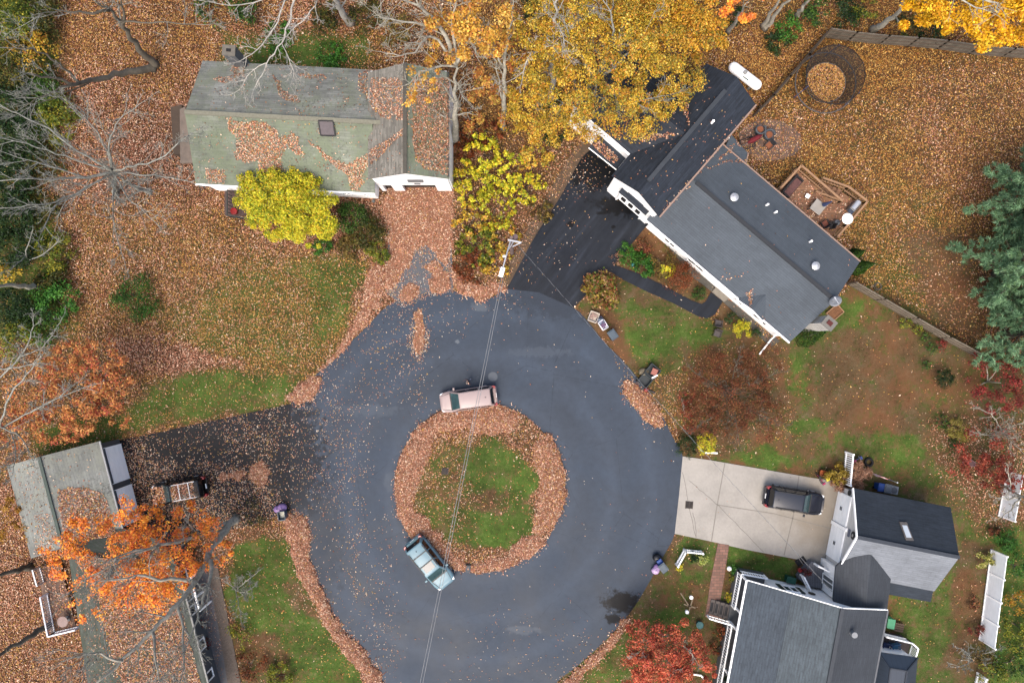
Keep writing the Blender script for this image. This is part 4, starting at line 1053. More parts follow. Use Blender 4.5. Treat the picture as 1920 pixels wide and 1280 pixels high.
# breezeway roof between the two
b0, b1, b2, b3 = W(1567, 1062, 3.2), W(1562, 1122, 3.2), W(1612, 1143, 3.2), W(1663, 1146, 3.0)
kr0, kr1 = W(1634, 1040, 4.1), W(1622, 1150, 4.1)
b4 = W(1671, 1080, 3.0)
roof_part('breezeway_roof', [[b0, b1, W(1563, 1128, 3.2), kr1, kr0, W(1600, 1030, 3.75)], [kr0, kr1, b3, b4]], BROWNSH, hC, .14)
mb = MB(); mb.prism([(p.x, p.y) for p in (W(1570, 1066, 3), W(1565, 1124, 3), W(1655, 1140, 3), W(1663, 1084, 3))], 0, 3.0); mb.build('breezeway_wall', WHITE, hC)
# main house
qW = W(1401, 1088, 3.0); dA_ = dX.copy(); base = qW
ac = Vector((.9830, -.184, 0))
along = Vector((-.184, -.983, 0))
LEN = 15.5
def hp(u, v, z): return Vector((base.x, base.y, 0)) + ac * u + along * v + Vector((0, 0, z))
roof_part('porch_roof', [[hp(0, 0, 3.0), hp(0, LEN, 3.0), hp(3.25, LEN, 4.3), hp(3.25, 0, 4.3)]], PORCHSH, hC)
roof_part('roof', [[hp(3.25, 0, 4.33), hp(3.25, LEN, 4.33), hp(6.7, LEN, 5.8), hp(6.7, 0, 5.8)]], BLUESH, hC)
roof_part('roof', [[hp(6.7, 0, 5.8), hp(6.7, LEN, 5.8), hp(11.35, LEN, 4.0), hp(11.35, 0, 4.0)]], BROWNSH, hC)
mb = MB(); mb.bar(hp(6.7, 0, 5.84), hp(6.7, LEN, 5.84), .3, .07); mb.build('ridge_cap', plain('bluegrey_cap', (78, 84, 92), .8, .2), hC)
mb = MB()
for a, b_ in ((hp(0, -.04, 3.0), hp(3.25, -.04, 4.3)), (hp(3.25, -.04, 4.3), hp(6.7, -.04, 5.8)), (hp(6.7, -.04, 5.8), hp(11.35, -.04, 4.0))): mb.bar(a - Vector((0, 0, .08)), b_ - Vector((0, 0, .08)), .06, .2)
mb.build('rake_trim', TRIM, hC); gutter(hC, hp(-.05, 0, 2.96), hp(-.05, LEN, 2.96)); gutter(hC, hp(11.4, 0, 3.95), hp(11.4, LEN, 3.95), GREYP)
mb = MB(); mb.prism([tuple(hp(u, v, 0).xy) for u, v in ((2.4, .35), (11.0, .35), (11.0, LEN), (2.4, LEN))], 0, 3.9)
nb = .33
mb.add([hp(2.4, nb, 3.8), hp(11.0, nb, 3.8), hp(11.0, nb, 4.0), hp(6.7, nb, 5.65), hp(2.4, nb, 3.85)], [(0, 1, 2, 3, 4)])
mb.build('wall', WHITE, hC)
# north windows with dark green shutters and a wreath
SHUT = plain('green_shutter', (38, 66, 58), .6, .12)
for u in (3.55,):
    window(hC, hp(u, .33, 0), hp(u + 1.25, .33, 0), 1.3, 2.6, -along, lites=2)
    for du in (-.42, 1.3):
        mb = MB(); mb.wall(hp(u + du, .28, 0), hp(u + du + .36, .28, 0), 1.25, 2.65, .05); mb.build('shutter', SHUT, hC)
disc(hC, 'wreath', hp(5.9, .3, 2.2), .3, -along, plain('wreath_brown', (92, 84, 72), .9, .4, 9))
# front porch floor, posts, rails
PF = plain('porch_floor', (120, 122, 124), .7, .15)
mb = MB(); mb.prism([tuple(hp(u, v, 0).xy) for u, v in ((-.12, -.15), (2.4, -.15), (2.4, LEN), (-.12, LEN))], 0, .75); mb.build('porch_floor', PF, hC)
for v in (.1, 2.9, 4.4, 8.2, 11.5): mb = MB(); mb.bar(hp(.1, v, .75), hp(.1, v, 2.9), .14, .14); mb.build('porch_post', TRIM, hC)
def rail(parent, pts, z0, z1, n, mat=TRIM, name='railing', th=.07, bal=.045):
    mb = MB()
    for a, b_, k in zip(pts, pts[1:], n):
        a, b_ = Vector(a), Vector(b_)
        za, zb = a.z, b_.z
        A = lambda t, z: Vector((a.x + (b_.x - a.x) * t, a.y + (b_.y - a.y) * t, za + (zb - za) * t + z))
        mb.bar(A(0, z1), A(1, z1), th * 1.6, th); mb.bar(A(0, z0 + .08), A(1, z0 + .08), th, th * .8)
        for i in range(k + 1):
            w_ = .12 if i in (0, k) else bal
            mb.bar(A(i / k, z0), A(i / k, z1), w_, w_)
    return mb.build(name, mat, parent)
rail(hC, [hp(2.2, -.1, 0), hp(-.05, -.1, 0), hp(-.05, 2.95, 0)], .78, 1.7, (10, 14))
rail(hC, [hp(-.05, 4.35, 0), hp(-.05, LEN, 0)], .78, 1.7, (48,))
# front steps
STEP = plain('step_grey', (120, 112, 108), .8, .15); TREAD = plain('dark_tread', (52, 52, 56), .8, .15)
st = MB(); tr = MB()
for i in range(4):
    u0 = -.12 - .38 * (i + 1); z1_ = .75 - .16 * (i + 1) + .0
    st.prism([tuple(hp(u, v, 0).xy) for u, v in ((u0, 3.0), (u0 + .38, 3.0), (u0 + .38, 4.3), (u0, 4.3))], 0, z1_)
    tr.prism([tuple(hp(u, v, 0).xy) for u, v in ((u0 + .05, 3.25), (u0 + .28, 3.25), (u0 + .28, 4.05), (u0 + .05, 4.05))], z1_ - .02, z1_ + .015)
so_ = st.build('front_steps', STEP, hC); tr.build('stair_tread', TREAD, so_)
rail(hC, [hp(-.05, 4.4, .55), hp(-1.75, 4.4, 0)], .2, 1.0, (6,), name='stair_railing')
mb = MB(); mb.tube([hp(-.1, 10.9, 1.1), hp(-.5, 10.2, .5), hp(-1.3, 9.7, .15), hp(-2.6, 9.75, .12)], .08, 6); mb.build('downspout', TRIM, hC)
p = on_plane(W(1593, 1182, 5.0), hp(6.7, 0, 5.8), hp(6.7, LEN, 5.8), hp(11.35, 0, 4.0)); mb = MB(); mb.tube([p - Vector((0, 0, .2)), p + Vector((0, 0, .45))], .2, 12); mb.tube([p + Vector((0, 0, .45)), p + Vector((0, 0, .56))], .24, 12); mb.build('roof_vent', plain('vent_pale', (176, 180, 184), .5, .1), hC)
# small entry deck between house and garage
dk = [W(1497, 1082, .7), W(1522, 1052, .7), W(1546, 1062, .7), W(1552, 1105, .7), W(1512, 1098, .7)]
mb = MB(); mb.prism([(p.x, p.y) for p in dk], 0, .7); mb.build('entry_deck', planks('grey_deck', (138, 140, 148), .15, .1), hC)
mb = MB(); a, b_ = W(1490, 1064, .35), W(1519, 1046, .35)
mb.prism([(p.x, p.y) for p in (W(1492, 1082), W(1519, 1049), W(1524, 1052), W(1498, 1085))], 0, .45); mb.build('entry_step', plain('step_bluegrey', (104, 112, 124), .7, .15), hC)
rail(hC, [W(1526, 1055, .7), W(1549, 1066, .7)], .05, .95, (5,)); rail(hC, [W(1500, 1076, .7), W(1511, 1098, .7)], .05, .95, (5,))
wa, wb = V2(W(1568, 1076, 3.0)), V2(W(1564, 1122, 3.0))
window(hC, wa.lerp(wb, .30), wa.lerp(wb, .75), .75, 2.7, oW, lites=2, name='entry_door', mglass=plain('door_pale', (150, 158, 160), .4, .15))
# back deck with white rail
bd = [W(1655, 1187, .6), W(1698, 1196, .6), W(1708, 1206, .6), W(1702, 1228, .6), W(1645, 1222, .6)]
mb = MB(); mb.prism([(p.x, p.y) for p in bd], 0, .6); mb.build('back_deck', planks('dark_brown_deck', (84, 72, 70), .14), hC)  # back deck boards in a dark brown tone
rail(hC, [W(1652, 1185, .6), W(1698, 1196, .6), W(1709, 1206, .6), W(1703, 1226, .6)], .05, 1.0, (14, 4, 8))
# standing seam hip roof at the back
MET = siding('standing_seam', (66, 78, 94), .42, True, .6, .35)
h0, h1, h2, h3 = W(1648, 1222, 2.9), W(1721, 1232, 2.9), W(1712, 1330, 2.9), W(1634, 1320, 2.9)
hr0, hr1 = W(1669, 1252, 3.7), W(1700, 1257, 3.7)
hr2, hr3 = W(1662, 1310, 3.7), W(1692, 1314, 3.7)
mb = MB()
for pl in ([h0, h1, hr1, hr0], [h1, h2, hr3, hr1], [h3, h0, hr0, hr2], [hr0, hr1, hr3, hr2], [h2, h3, hr2, hr3]): mb.slab(pl, .1)
sr = mb.build('sunroom_roof', MET, hC)
mb = MB()
for a, b_ in ((h0, hr0), (h1, hr1), (hr0, hr1), (hr0, hr2), (hr1, hr3)): mb.bar(a + Vector((0, 0, .04)), b_ + Vector((0, 0, .04)), .1, .06)
mb.build('hip_cap', plain('metal_cap', (50, 60, 74), .4, .1), sr)
mb = MB(); mb.prism([(p.x, p.y) for p in inset([h0, h1, h2, h3], .3)], 0, 2.8); mb.build('sunroom_wall', WHITE, hC)

# ---- D: leaf covered house with a white double garage (lower left)
MOSSD = shingle('lichen_shingle', (170, 174, 168), .1, moss=(184, 188, 172), mossamt=.5, row=.3, streak=.35)
MOSSG = shingle('green_shingle', (116, 122, 114), .1, moss=(92, 104, 86), mossamt=.6, row=.3, streak=.4)
hD = thing('house', 'leaf buried grey roofed house with white double garage under the orange maple', 'house', tuple(W(220, 1000, 0)))
eN = W(186, 827, 2.95); eS = W(229, 990, 2.95); dv = (eS - eN).normalized(); du = Vector((dv.y, -dv.x, 0))
if du.x > 0: du = -du
Lg = (eS - eN).length
rN = eN + du * 4.0 + Vector((0, 0, 1.65)); rS = rN + dv * Lg; wN = eN + du * 8.0; wS_ = wN + dv * (Lg + .5)
roof_part('garage_roof', [[eN, rN, rS, eS]], MOSSD, hD); roof_part('garage_roof', [[rN, wN, wS_, rS]], MOSSD, hD)
mb = MB(); mb.bar(rN + Vector((0, 0, .05)), rS + Vector((0, 0, .05)), .25, .08); mb.build('ridge_cap', plain('green_cap', (98, 112, 104), .9, .25), hD)
gutter(hD, eN - du * .05, eS - du * .05, plain('white_gutter', (184, 188, 190), .5, .1))
bx = [V2(p) for p in (eN + du * .1 + dv * .2, eS + du * .1, wS_ - du * .3, wN - du * .3 + dv * .35)]
GW = siding('grey_cedar', (106, 110, 116), .2)
mb = MB(); mb.prism([(p.x, p.y) for p in bx], 0, 2.8); mb.add([bx[0] + Vector((0, 0, 2.7)), bx[3] + Vector((0, 0, 2.7)), V2(rN) + dv * .35 + Vector((0, 0, 4.4))], [(0, 1, 2)]); mb.build('garage_wall', GW, hD)
ed = -du
for f0, f1 in ((.06, .49), (.56, .99)):
    a, b_ = bx[0].lerp(bx[1], f0), bx[0].lerp(bx[1], f1); mb = MB()
    for i in range(4): mb.wall(a + ed * .06, b_ + ed * .06, .04 + .58 * i, .61 + .58 * i, .06)
    d_ = mb.build('garage_door', siding('pale_door', (246, 248, 250), .58, dark=.86), hD)
    for u_, v_ in ((a, a.lerp(b_, .015)), (b_.lerp(a, .015), b_)):
        mb = MB(); mb.wall(u_ + ed * .05, v_ + ed * .05, 0, 2.6, .14); mb.build('door_trim', TRIM, d_)
# main house: saltbox, roof covered in leaves
E0, E1 = W(333, 1062, 3.0), W(402, 1330, 3.0); R0, R1 = W(150, 1040, 5.0), W(222, 1330, 5.0); W0, W1 = W(128, 1040, 3.0), W(172, 1330, 3.0)
X0 = W(232, 992, 3.0)
roof_part('roof', [[E0, E1, R1, R0]], MOSSG, hD); roof_part('roof', [[R0, R1, W1, W0]], MOSSG, hD)
link = [W(118, 1012, 4.55), W(229, 990, 3.1), W(335, 1062, 3.02), R0]
roof_part('link_roof', [[W(118, 1010, 4.5), W(230, 990, 2.98), W(300, 1010, 3.0), W(334, 1064, 3.02), W(150, 1042, 4.98)]], MOSSG, hD, .14)
gutter(hD, E0 + Vector((.06, 0, 0)), E1 + Vector((.06, 0, 0)), plain('worn_gutter', (176, 176, 172), .7, .3, 4))
ins = Vector((-.55, 0, 0))
mb = MB(); mb.prism([(p.x, p.y) for p in (E0 + ins + Vector((0, -.3, 0)), E1 + ins, W1 + Vector((.4, 0, 0)), W0 + Vector((.4, -.3, 0)))], 0, 2.85)
mb.prism([(p.x, p.y) for p in (W(236, 996, 3), W(296, 1012, 3), W(328, 1064, 3), W(150, 1044, 3))], 0, 2.7); mb.build('wall', GW, hD)
ea, eb = V2(E0 + ins + Vector((0, -.3, 0))), V2(E1 + ins); en = Vector(((eb - ea).y, -(eb - ea).x, 0)).normalized() * (1)
if en.x < 0: en = -en
for f0, f1 in ((.04, .12), (.2, .27), (.30, .37), (.55, .63), (.78, .85)): window(hD, ea.lerp(eb, f0), ea.lerp(eb, f1), .8, 2.4, en, lites=1, fw=.14)
mb = MB()
for f in (.1, .24, .34): p = ea.lerp(eb, f) + en * 1.0; mb.bar(p, p + Vector((0, 0, 2.2)), .14, .14)
mb.bar(ea.lerp(eb, .1) + en * 1.0 + Vector((0, 0, 2.2)), ea.lerp(eb, .34) + en * 1.0 + Vector((0, 0, 2.2)), .14, .14); mb.build('porch_frame', TRIM, hD)
# side deck with white railing
dkD = [W(76, 1062), W(118, 1050), W(150, 1172), W(104, 1186)]
mb = MB(); mb.prism([(p.x, p.y) for p in dkD], 0, .5); mb.build('side_deck', planks('leafy_deck', (140, 104, 82), .14), hD)
rail(hD, [W(76, 1062, .5), W(84, 1090, .5)], .05, 1.0, (7,), CHROME); rail(hD, [W(90, 1112, .5), W(104, 1184, .5), W(153, 1172, .5)], .05, 1.0, (18, 10), plain('white_rail', (214, 216, 222), .5, .08))
N = 900; X = RNG.uniform(76, 150, N); Y = RNG.uniform(1050, 1186, N); k = in_poly(X, Y, [(76,1062),(118,1050),(150,1172),(104,1186)])
P_ = np.array([tuple(W(a_, b_, .53)) for a_, b_ in zip(X[k], Y[k])]); lo = leaf_obj('deck_leaves', P_, .17, .09, pick(PINK, GOLD, np.full(len(P_), .2)), M_FALLEN, .3); lo['kind'] = 'stuff'; lo['label'] = 'leaves covering the white railed side deck'; lo['category'] = 'fallen leaves'
p = W(127, 1159, .5); rt = thing('patio_table', 'small round table on the white railed side deck', 'table', tuple(p)); mb = MB(); mb.tube([p, p + Vector((0, 0, .66))], .06, 8); mb.tube([p, p + Vector((0, 0, .04))], .26, 12); mb.build('pedestal', STEEL, rt)
mb = MB(); mb.tube([p + Vector((0, 0, .66)), p + Vector((0, 0, .7))], .46, 20); mb.build('tabletop', plain('pinkish_glass', (176, 146, 138), .3, .25, 3), rt)

# ---- leaves drifted on the roofs
allv, allf = [], []
for v_, f_ in ROOFS:
    o_ = len(allv); allv += [Vector(p) for p in v_]; allf += [tuple(i + o_ for i in f) for f in f_]
BV = BVHTree.FromPolygons(allv, allf)
def roof_leaves(specs, label, hue=.06):
    C, U = [], []
    for poly, dens in specs:
        xs = [p[0] for p in poly]; ys = [p[1] for p in poly]
        A = (max(xs) - min(xs)) * (max(ys) - min(ys)) * (56 / F) ** 2; N = int(A * dens)
        X = RNG.uniform(min(xs) - 3, max(xs) + 3, N); Y = RNG.uniform(min(ys) - 3, max(ys) + 3, N)
        k = in_poly(X + 4 * vnoise(X, Y, 9, 51), Y + 4 * vnoise(X, Y, 9, 52), poly)
        for a, b_ in zip(X[k], Y[k]):
            g = W(a, b_, 4.0)      # point above the roof, then dropped straight down
            for _ in range(3):
                hit = BV.ray_cast(Vector((g.x, g.y, 30)), Vector((0, 0, -1)))
                if hit[0] is None: break
                g = W(a, b_, hit[0].z)
            if hit[0] is not None and hit[1].z > .3:
                C.append(tuple(hit[0] + hit[1] * random.uniform(.01, .06))); U.append(tuple(hit[1]))
    C = np.array(C); U = np.array(U); L = RNG.uniform(.1, .17, len(C))
    o = leaf_obj('roof_leaves', C, L, L * RNG.uniform(.42, .6, len(C)), pick(PINK, GOLD, np.full(len(C), hue + .12)), M_FALLEN, .3, up=U)
    o['kind'] = 'stuff'; o['label'] = label; o['category'] = 'fallen leaves'; return o
Dn = 200
roof_leaves([([(422,222),(445,226),(500,228),(522,245),(525,262),(545,248),(556,255),(570,292),(556,288),(540,272),(530,290),(528,320),(488,332),(482,305),(440,300),(440,290),(446,262),(432,244)], Dn),
    ([(576,260),(592,272),(622,296),(652,310),(690,288),(740,252),(760,240),(762,250),(735,270),(690,312),(678,330),(684,345),(668,362),(655,355),(652,330),(625,308),(600,290)], Dn),
    ([(398,150),(420,146),(438,140),(430,122),(456,122),(462,135),(448,150),(420,158),(402,156)], Dn), ([(398,164),(418,168),(412,175),(398,172)], 60), ([(450,168),(466,170),(462,178),(450,176)], 60),
    ([(560,138),(612,142),(610,150),(565,148)], Dn), ([(510,140),(526,150),(530,172),(560,186),(565,194),(535,190),(520,170)], Dn), ([(550,166),(566,168),(562,178),(548,176)], 50), ([(640,178),(652,180),(650,204),(642,204)], 70), ([(548,205),(572,207),(570,210),(550,210)], 60), ([(596,150),(604,152),(600,170),(592,168)], 60),
    ([(676,135),(760,100),(764,228),(745,222),(716,222),(690,190),(672,165)], Dn * .8),
    ([(772,60),(848,60),(845,330),(800,318),(778,300),(772,240)], Dn),
    ([(385,318),(422,320),(424,345),(386,343)], Dn), ([(450,330),(480,328),(480,345),(455,345)], Dn),
    ([(360,115),(845,115),(845,355),(360,340)], 4)], 'drifts of brown leaves lying on the mossy roof and its garage wing', .06)
roof_leaves([([(1198,258),(1225,250),(1262,250),(1264,255),(1235,260),(1202,266)], Dn), ([(1278,160),(1286,168),(1292,235),(1287,238),(1280,205)], Dn), ([(1108,268),(1128,255),(1160,300),(1155,310),(1140,305)], Dn),
    ([(1345,300),(1380,262),(1398,272),(1370,285),(1352,300)], Dn), ([(1318,318),(1352,305),(1398,298),(1396,306),(1360,308),(1330,316)], Dn),
    ([(1400,548),(1412,538),(1413,560),(1408,575),(1404,570)], Dn), ([(1350,522),(1392,514),(1390,518),(1362,527)], 60),
    ([(1236,402),(1412,200),(1416,203),(1240,407)], 50), ([(1215,412),(1483,638),(1480,642),(1212,416)], 40),
    ([(1150,330),(1325,120),(1415,195),(1236,404)], 2.2), ([(1225,410),(1395,315),(1610,490),(1485,638)], .35), ([(1130,250),(1270,180),(1290,250),(1200,300)], 3.0)], 'drifts of brown leaves in the valleys and gutters of the black and slate roofs', .06)
roof_leaves([([(108,918),(128,912),(190,922),(215,945),(230,990),(245,1010),(120,1010),(112,960)], Dn), ([(65,965),(85,962),(112,1005),(118,1060),(60,1060),(70,1000)], 60),
    ([(60,865),(185,832),(225,985),(110,1010)], 4), ([(15,880),(70,860),(115,1010),(30,1040)], 14),
    ([(125,1010),(235,995),(300,1020),(345,1085),(390,1290),(235,1290),(200,1200),(180,1100),(150,1060)], Dn), ([(140,1050),(200,1060),(240,1290),(170,1290)], 40)], 'blanket of brown leaves lying on the house roof under the orange maple', .16)
# ------------------------------------------------------------------ trees and shrubs
def rdir(rng=random):
    while True:
        v = Vector((rng.uniform(-1, 1), rng.uniform(-1, 1), rng.uniform(-1, 1)))
        if .1 < v.length < 1: return v.normalized()
def grow(mb, p, d, L, r, depth, up=.12, spread=.75, kidsn=(3, 5), tips=None, wob=.22, minr=.012):
    """a wandering tapered branch with side branches"""
    n = 4 if depth > 0 else 3
    pts = [p.copy()]; q = p.copy(); dd = d.copy()
    for i in range(n):
        dd = (dd + rdir() * wob + Vector((0, 0, up)) * .5).normalized()
        q = q + dd * (L / n); pts.append(q.copy())
    rads = [max(minr, r * (1 - .75 * i / n)) for i in range(n + 1)]
    mb.tube(pts, rads, 5 if r > .08 else (4 if depth > 0 else 3), cap=False)
    if tips is not None: tips.append(q.copy())
    if depth > 0:
        for k in range(random.randint(*kidsn)):
            t = random.uniform(.25, .95); i = min(n - 1, int(t * n)); s = pts[i].lerp(pts[i + 1], t * n - i)
            a = (pts[i + 1] - pts[i]).normalized(); side = a.cross(rdir())
            if side.length < .05: continue
            nd_ = (a * random.uniform(.4, .9) + side.normalized() * spread * random.uniform(.6, 1.2) + Vector((0, 0, up))).normalized()
            grow(mb, s, nd_, L * random.uniform(.4, .65) * (1 - .35 * t), rads[i] * .55, depth - 1, up, spread, kidsn, tips, wob, minr)
def limb_tube(mb, pts, r0, r1, n=8):
    P = [Vector(p) for p in pts]; out = []
    L = len(P)
    for i in range(L - 1):
        p0, p1, p2, p3 = P[max(i - 1, 0)], P[i], P[i + 1], P[min(i + 2, L - 1)]
        for k in range(4):
            t = k / 4
            out.append(0.5 * ((2 * p1) + (p2 - p0) * t + (2 * p0 - 5 * p1 + 4 * p2 - p3) * t * t + (3 * p1 - p0 - 3 * p2 + p3) * t ** 3) + rdir() * min(.13, r0 * 1.0) * (i + k > 0))
    out.append(P[-1]); m = len(out)
    rads = [r0 + (r1 - r0) * (i / (m - 1)) ** .8 for i in range(m)]
    if P[0].z < .3: rads[0] *= 1.35
    mb.tube(out, rads, n); return out, rads
def crown_arrays(blobs, palette, rng):
    """blobs: (centre, rx, rz, leaves, subclumps, sub radius) -> leaf centres, outward normals, colours"""
    C, U, K = [], [], []
    for c, rx, rz, n, ns, rs in blobs:
        c = np.array(c); v = rng.normal(0, 1, (ns, 3)); v /= np.linalg.norm(v, axis=1, keepdims=True)
        v *= rng.uniform(.35, 1.0, (ns, 1)) ** .5
        v[:, 2] = np.where(v[:, 2] < -.35, -v[:, 2] * .7, v[:, 2])
        sc = c + v * np.array([rx, rx, rz]); per = max(4, n // ns)
        for s, vv in zip(sc, v):
            m = int(per * rng.uniform(.5, 1.5)); rr = rs * rng.uniform(.6, 1.3)
            o = rng.normal(0, 1, (m, 3)); o /= np.linalg.norm(o, axis=1, keepdims=True) + 1e-9
            o *= rr * rng.uniform(0, 1, (m, 1)) ** .45 * np.array([1, 1, .6])
            C.append(s + o); u = o / rr + vv * .4 + np.array([0, 0, .75]); U.append(u / (np.linalg.norm(u, axis=1, keepdims=True) + 1e-9))
            w_ = rng.dirichlet(np.full(len(palette), .7)); w_ = .65 * w_ + .35 / len(palette)
            K.append(palette[rng.choice(len(palette), m, p=w_)] * (rng.uniform(.78, 1.2) * np.clip(1 + rng.normal(0, .14, (m, 1)), .5, 1.5)))
    return np.concatenate(C), np.concatenate(U), np.concatenate(K)
YEL = pal((228, 186, 60), (212, 164, 46), (236, 204, 96), (180, 138, 42), (200, 176, 56), (156, 148, 58), (210, 142, 58), (138, 132, 60), k=.78)
LIME = pal((222, 212, 54), (202, 198, 48), (232, 220, 68), (172, 178, 42), (226, 186, 50), (140, 158, 46), k=.8)
ORA = pal((232, 146, 50), (222, 126, 46), (240, 172, 66), (196, 98, 46), (220, 128, 74), (170, 104, 56), k=1.1)
ORP = pal((224, 140, 64), (208, 112, 58), (232, 158, 80), (190, 84, 50), (214, 96, 62))
REDO = pal((206, 98, 68), (190, 82, 66), (216, 122, 84), (150, 72, 56), (166, 104, 72), k=.82)
CRIM = pal((168, 54, 52), (140, 44, 48), (186, 82, 74), (108, 40, 40), (134, 76, 60), (120, 90, 60), k=.7)
MAROON = pal((126, 70, 48), (106, 56, 40), (148, 84, 56), (96, 70, 42), (138, 104, 62), k=0.76)
RUST = pal((150, 78, 42), (128, 60, 34), (172, 100, 58), (112, 70, 40))
GRN = pal((62, 100, 36), (44, 78, 30), (84, 124, 44), (34, 60, 26), (98, 132, 50))
DGRN = pal((32, 60, 26), (26, 48, 22), (44, 74, 30), (56, 84, 34))
YGRN = pal((124, 140, 44), (98, 120, 38), (152, 158, 52), (74, 96, 32), (178, 166, 54))
BRGRN = pal((60, 120, 40), (78, 140, 46), (50, 98, 36), (100, 156, 58))
BROWNY = pal((128, 108, 60), (150, 126, 60), (104, 84, 48), (92, 96, 44), (168, 140, 70))
WOODMIX = pal((62, 76, 30), (84, 90, 34), (48, 60, 26), (120, 112, 40), (104, 84, 40))
PINEC = pal((104, 140, 104), (82, 116, 84), (130, 164, 126), (62, 90, 62), (98, 128, 86), k=0.95)
GOLDEN = pal((238, 186, 28), (226, 166, 22), (244, 204, 60), (204, 140, 24), k=0.84)
TAN = pal((204, 156, 124), (184, 132, 104), (220, 176, 144), (160, 112, 86))

def make_tree(name, label, cat, base, limbs=(), r0=.2, bark=None, blobs=(), palette=None, size=.22, aspect=.55, group=None, twigs=None, tilt=.55, seed=0, leafs_on_tips=0, tip_pal=None, branchmat=None, fold=.18):
    random.seed(1000 + seed); rng = np.random.default_rng(1000 + seed)
    b = W(base[0], base[1], 0)
    root = thing(name, label, cat, tuple(b), 0, group)
    bark = bark or BARK
    mb = MB(); tw = MB(); tips = []
    for li, limb in enumerate(limbs):
        rr = r0; L = limb
        if isinstance(limb, dict): L = limb['p']; rr = limb.get('r', r0)
        P = [W(*p) for p in L]
        out, rads = limb_tube(mb, P, rr, max(.025, rr * .16))
        if twigs:
            n, ln, dep = twigs[:3]; sp = twigs[3] if len(twigs) > 3 else .8
            lo = twigs[4] if len(twigs) > 4 else .3
            for k in range(n):
                t = lo + (1 - lo) * (k + random.random()) / n; i = min(len(out) - 2, int(t * (len(out) - 1)))
                a = (out[i + 1] - out[i]).normalized(); side = a.cross(rdir())
                if side.length < .05: continue
                d = (a * .75 + side.normalized() * sp).normalized()
                grow(tw, out[i], d, ln * random.uniform(.6, 1.2) * (1.15 - .6 * t), max(.03, rads[i] * .42), dep, tips=tips)
            grow(tw, out[-1], (out[-1] - out[-2]).normalized(), ln * .8, rads[-1], dep, tips=tips)
    if not limbs:
        top = Vector(W(blobs[0][0], blobs[0][1], blobs[0][2])) if blobs else b + Vector((0, 0, 1))
        hgt = top.z
        for k in range(4 if hgt > 1.2 else 3):
            e = b + (top - b) * .8 + rdir() * blobs[0][3] * .45; e.z = max(.2, min(e.z, top.z))
            mb.tube([b - Vector((0, 0, .05)), b.lerp(e, .5) + rdir() * .05, e], [r0, r0 * .7, r0 * .35], 6)
    if tw.v and not (branchmat and branchmat is not bark): mb.add(tw.v, tw.f)
    mb.build('trunk' if (r0 > .08) else 'stem', bark, root, smooth=True, uv=False)
    if tw.v and branchmat and branchmat is not bark: tw.build('branches', branchmat or bark, root, smooth=True, uv=False)
    BL = []
    for q in blobs:
        px, py, z, rx, rz, n = q[:6]; ns = q[6] if len(q) > 6 else max(8, int(n / 130)); rs = q[7] if len(q) > 7 else max(.3, rx * .28)
        BL.append((W(px, py, z), rx, rz, n, ns, rs))
    if BL:
        C, U, K = crown_arrays(BL, palette, rng)
        if C[:, 2].min() < .05: C[:, 2] = np.maximum(C[:, 2], .05 + rng.uniform(0, .1, len(C)))
        Ls = size * rng.uniform(.7, 1.3, len(C))
        leaf_obj('crown', C, Ls, Ls * aspect, K, M_LEAF, tilt, up=U, parent=root, rng=rng, fold=fold)
    if leafs_on_tips and tips:
        T = np.array([tuple(t) for t in tips]); idx = rng.integers(0, len(T), leafs_on_tips)
        C = T[idx] + rng.normal(0, .35, (leafs_on_tips, 3)); tp = palette if tip_pal is None else tip_pal
        K = tp[rng.integers(0, len(tp), leafs_on_tips)] * rng.uniform(.75, 1.25, (leafs_on_tips, 1))
        leaf_obj('leaves', C, size, size * aspect, K, M_LEAF, .7, parent=root, rng=rng)
    return root

WOOD = 'trees and brush at the wooded edges'
# --- bare trees on the left
make_tree('bare_tree', 'bare tree leaning apart in two dark trunks on the upper left lawn', 'tree', (290, 124), [
    [(291,122,0),(268,100,1.8),(246,72,4),(228,45,6.5),(205,20,8.5),(178,2,10)],
    [(288,128,0),(240,134,2),(190,146,4),(150,156,6.2),(105,150,8),(60,140,10)],
    {'p': [(228,45,6.5),(232,20,8),(225,-10,10)], 'r': .16}, {'p': [(205,20,8.5),(160,24,10),(115,22,11),(70,32,12)], 'r': .12}, {'p': [(222,40,6.8),(280,42,8.5),(345,44,10),(380,40,11)], 'r': .08},
    {'p': [(150,156,6.2),(110,118,8),(60,92,10),(15,90,11)], 'r': .12}, {'p': [(150,156,6.2),(100,170,8.5),(45,200,10)], 'r': .1}, {'p': [(190,146,4),(120,175,7),(60,198,8.5)], 'r': .07}], .34, BARKD, twigs=(5, 3.2, 2, .7, .55), branchmat=BARKP, seed=1)
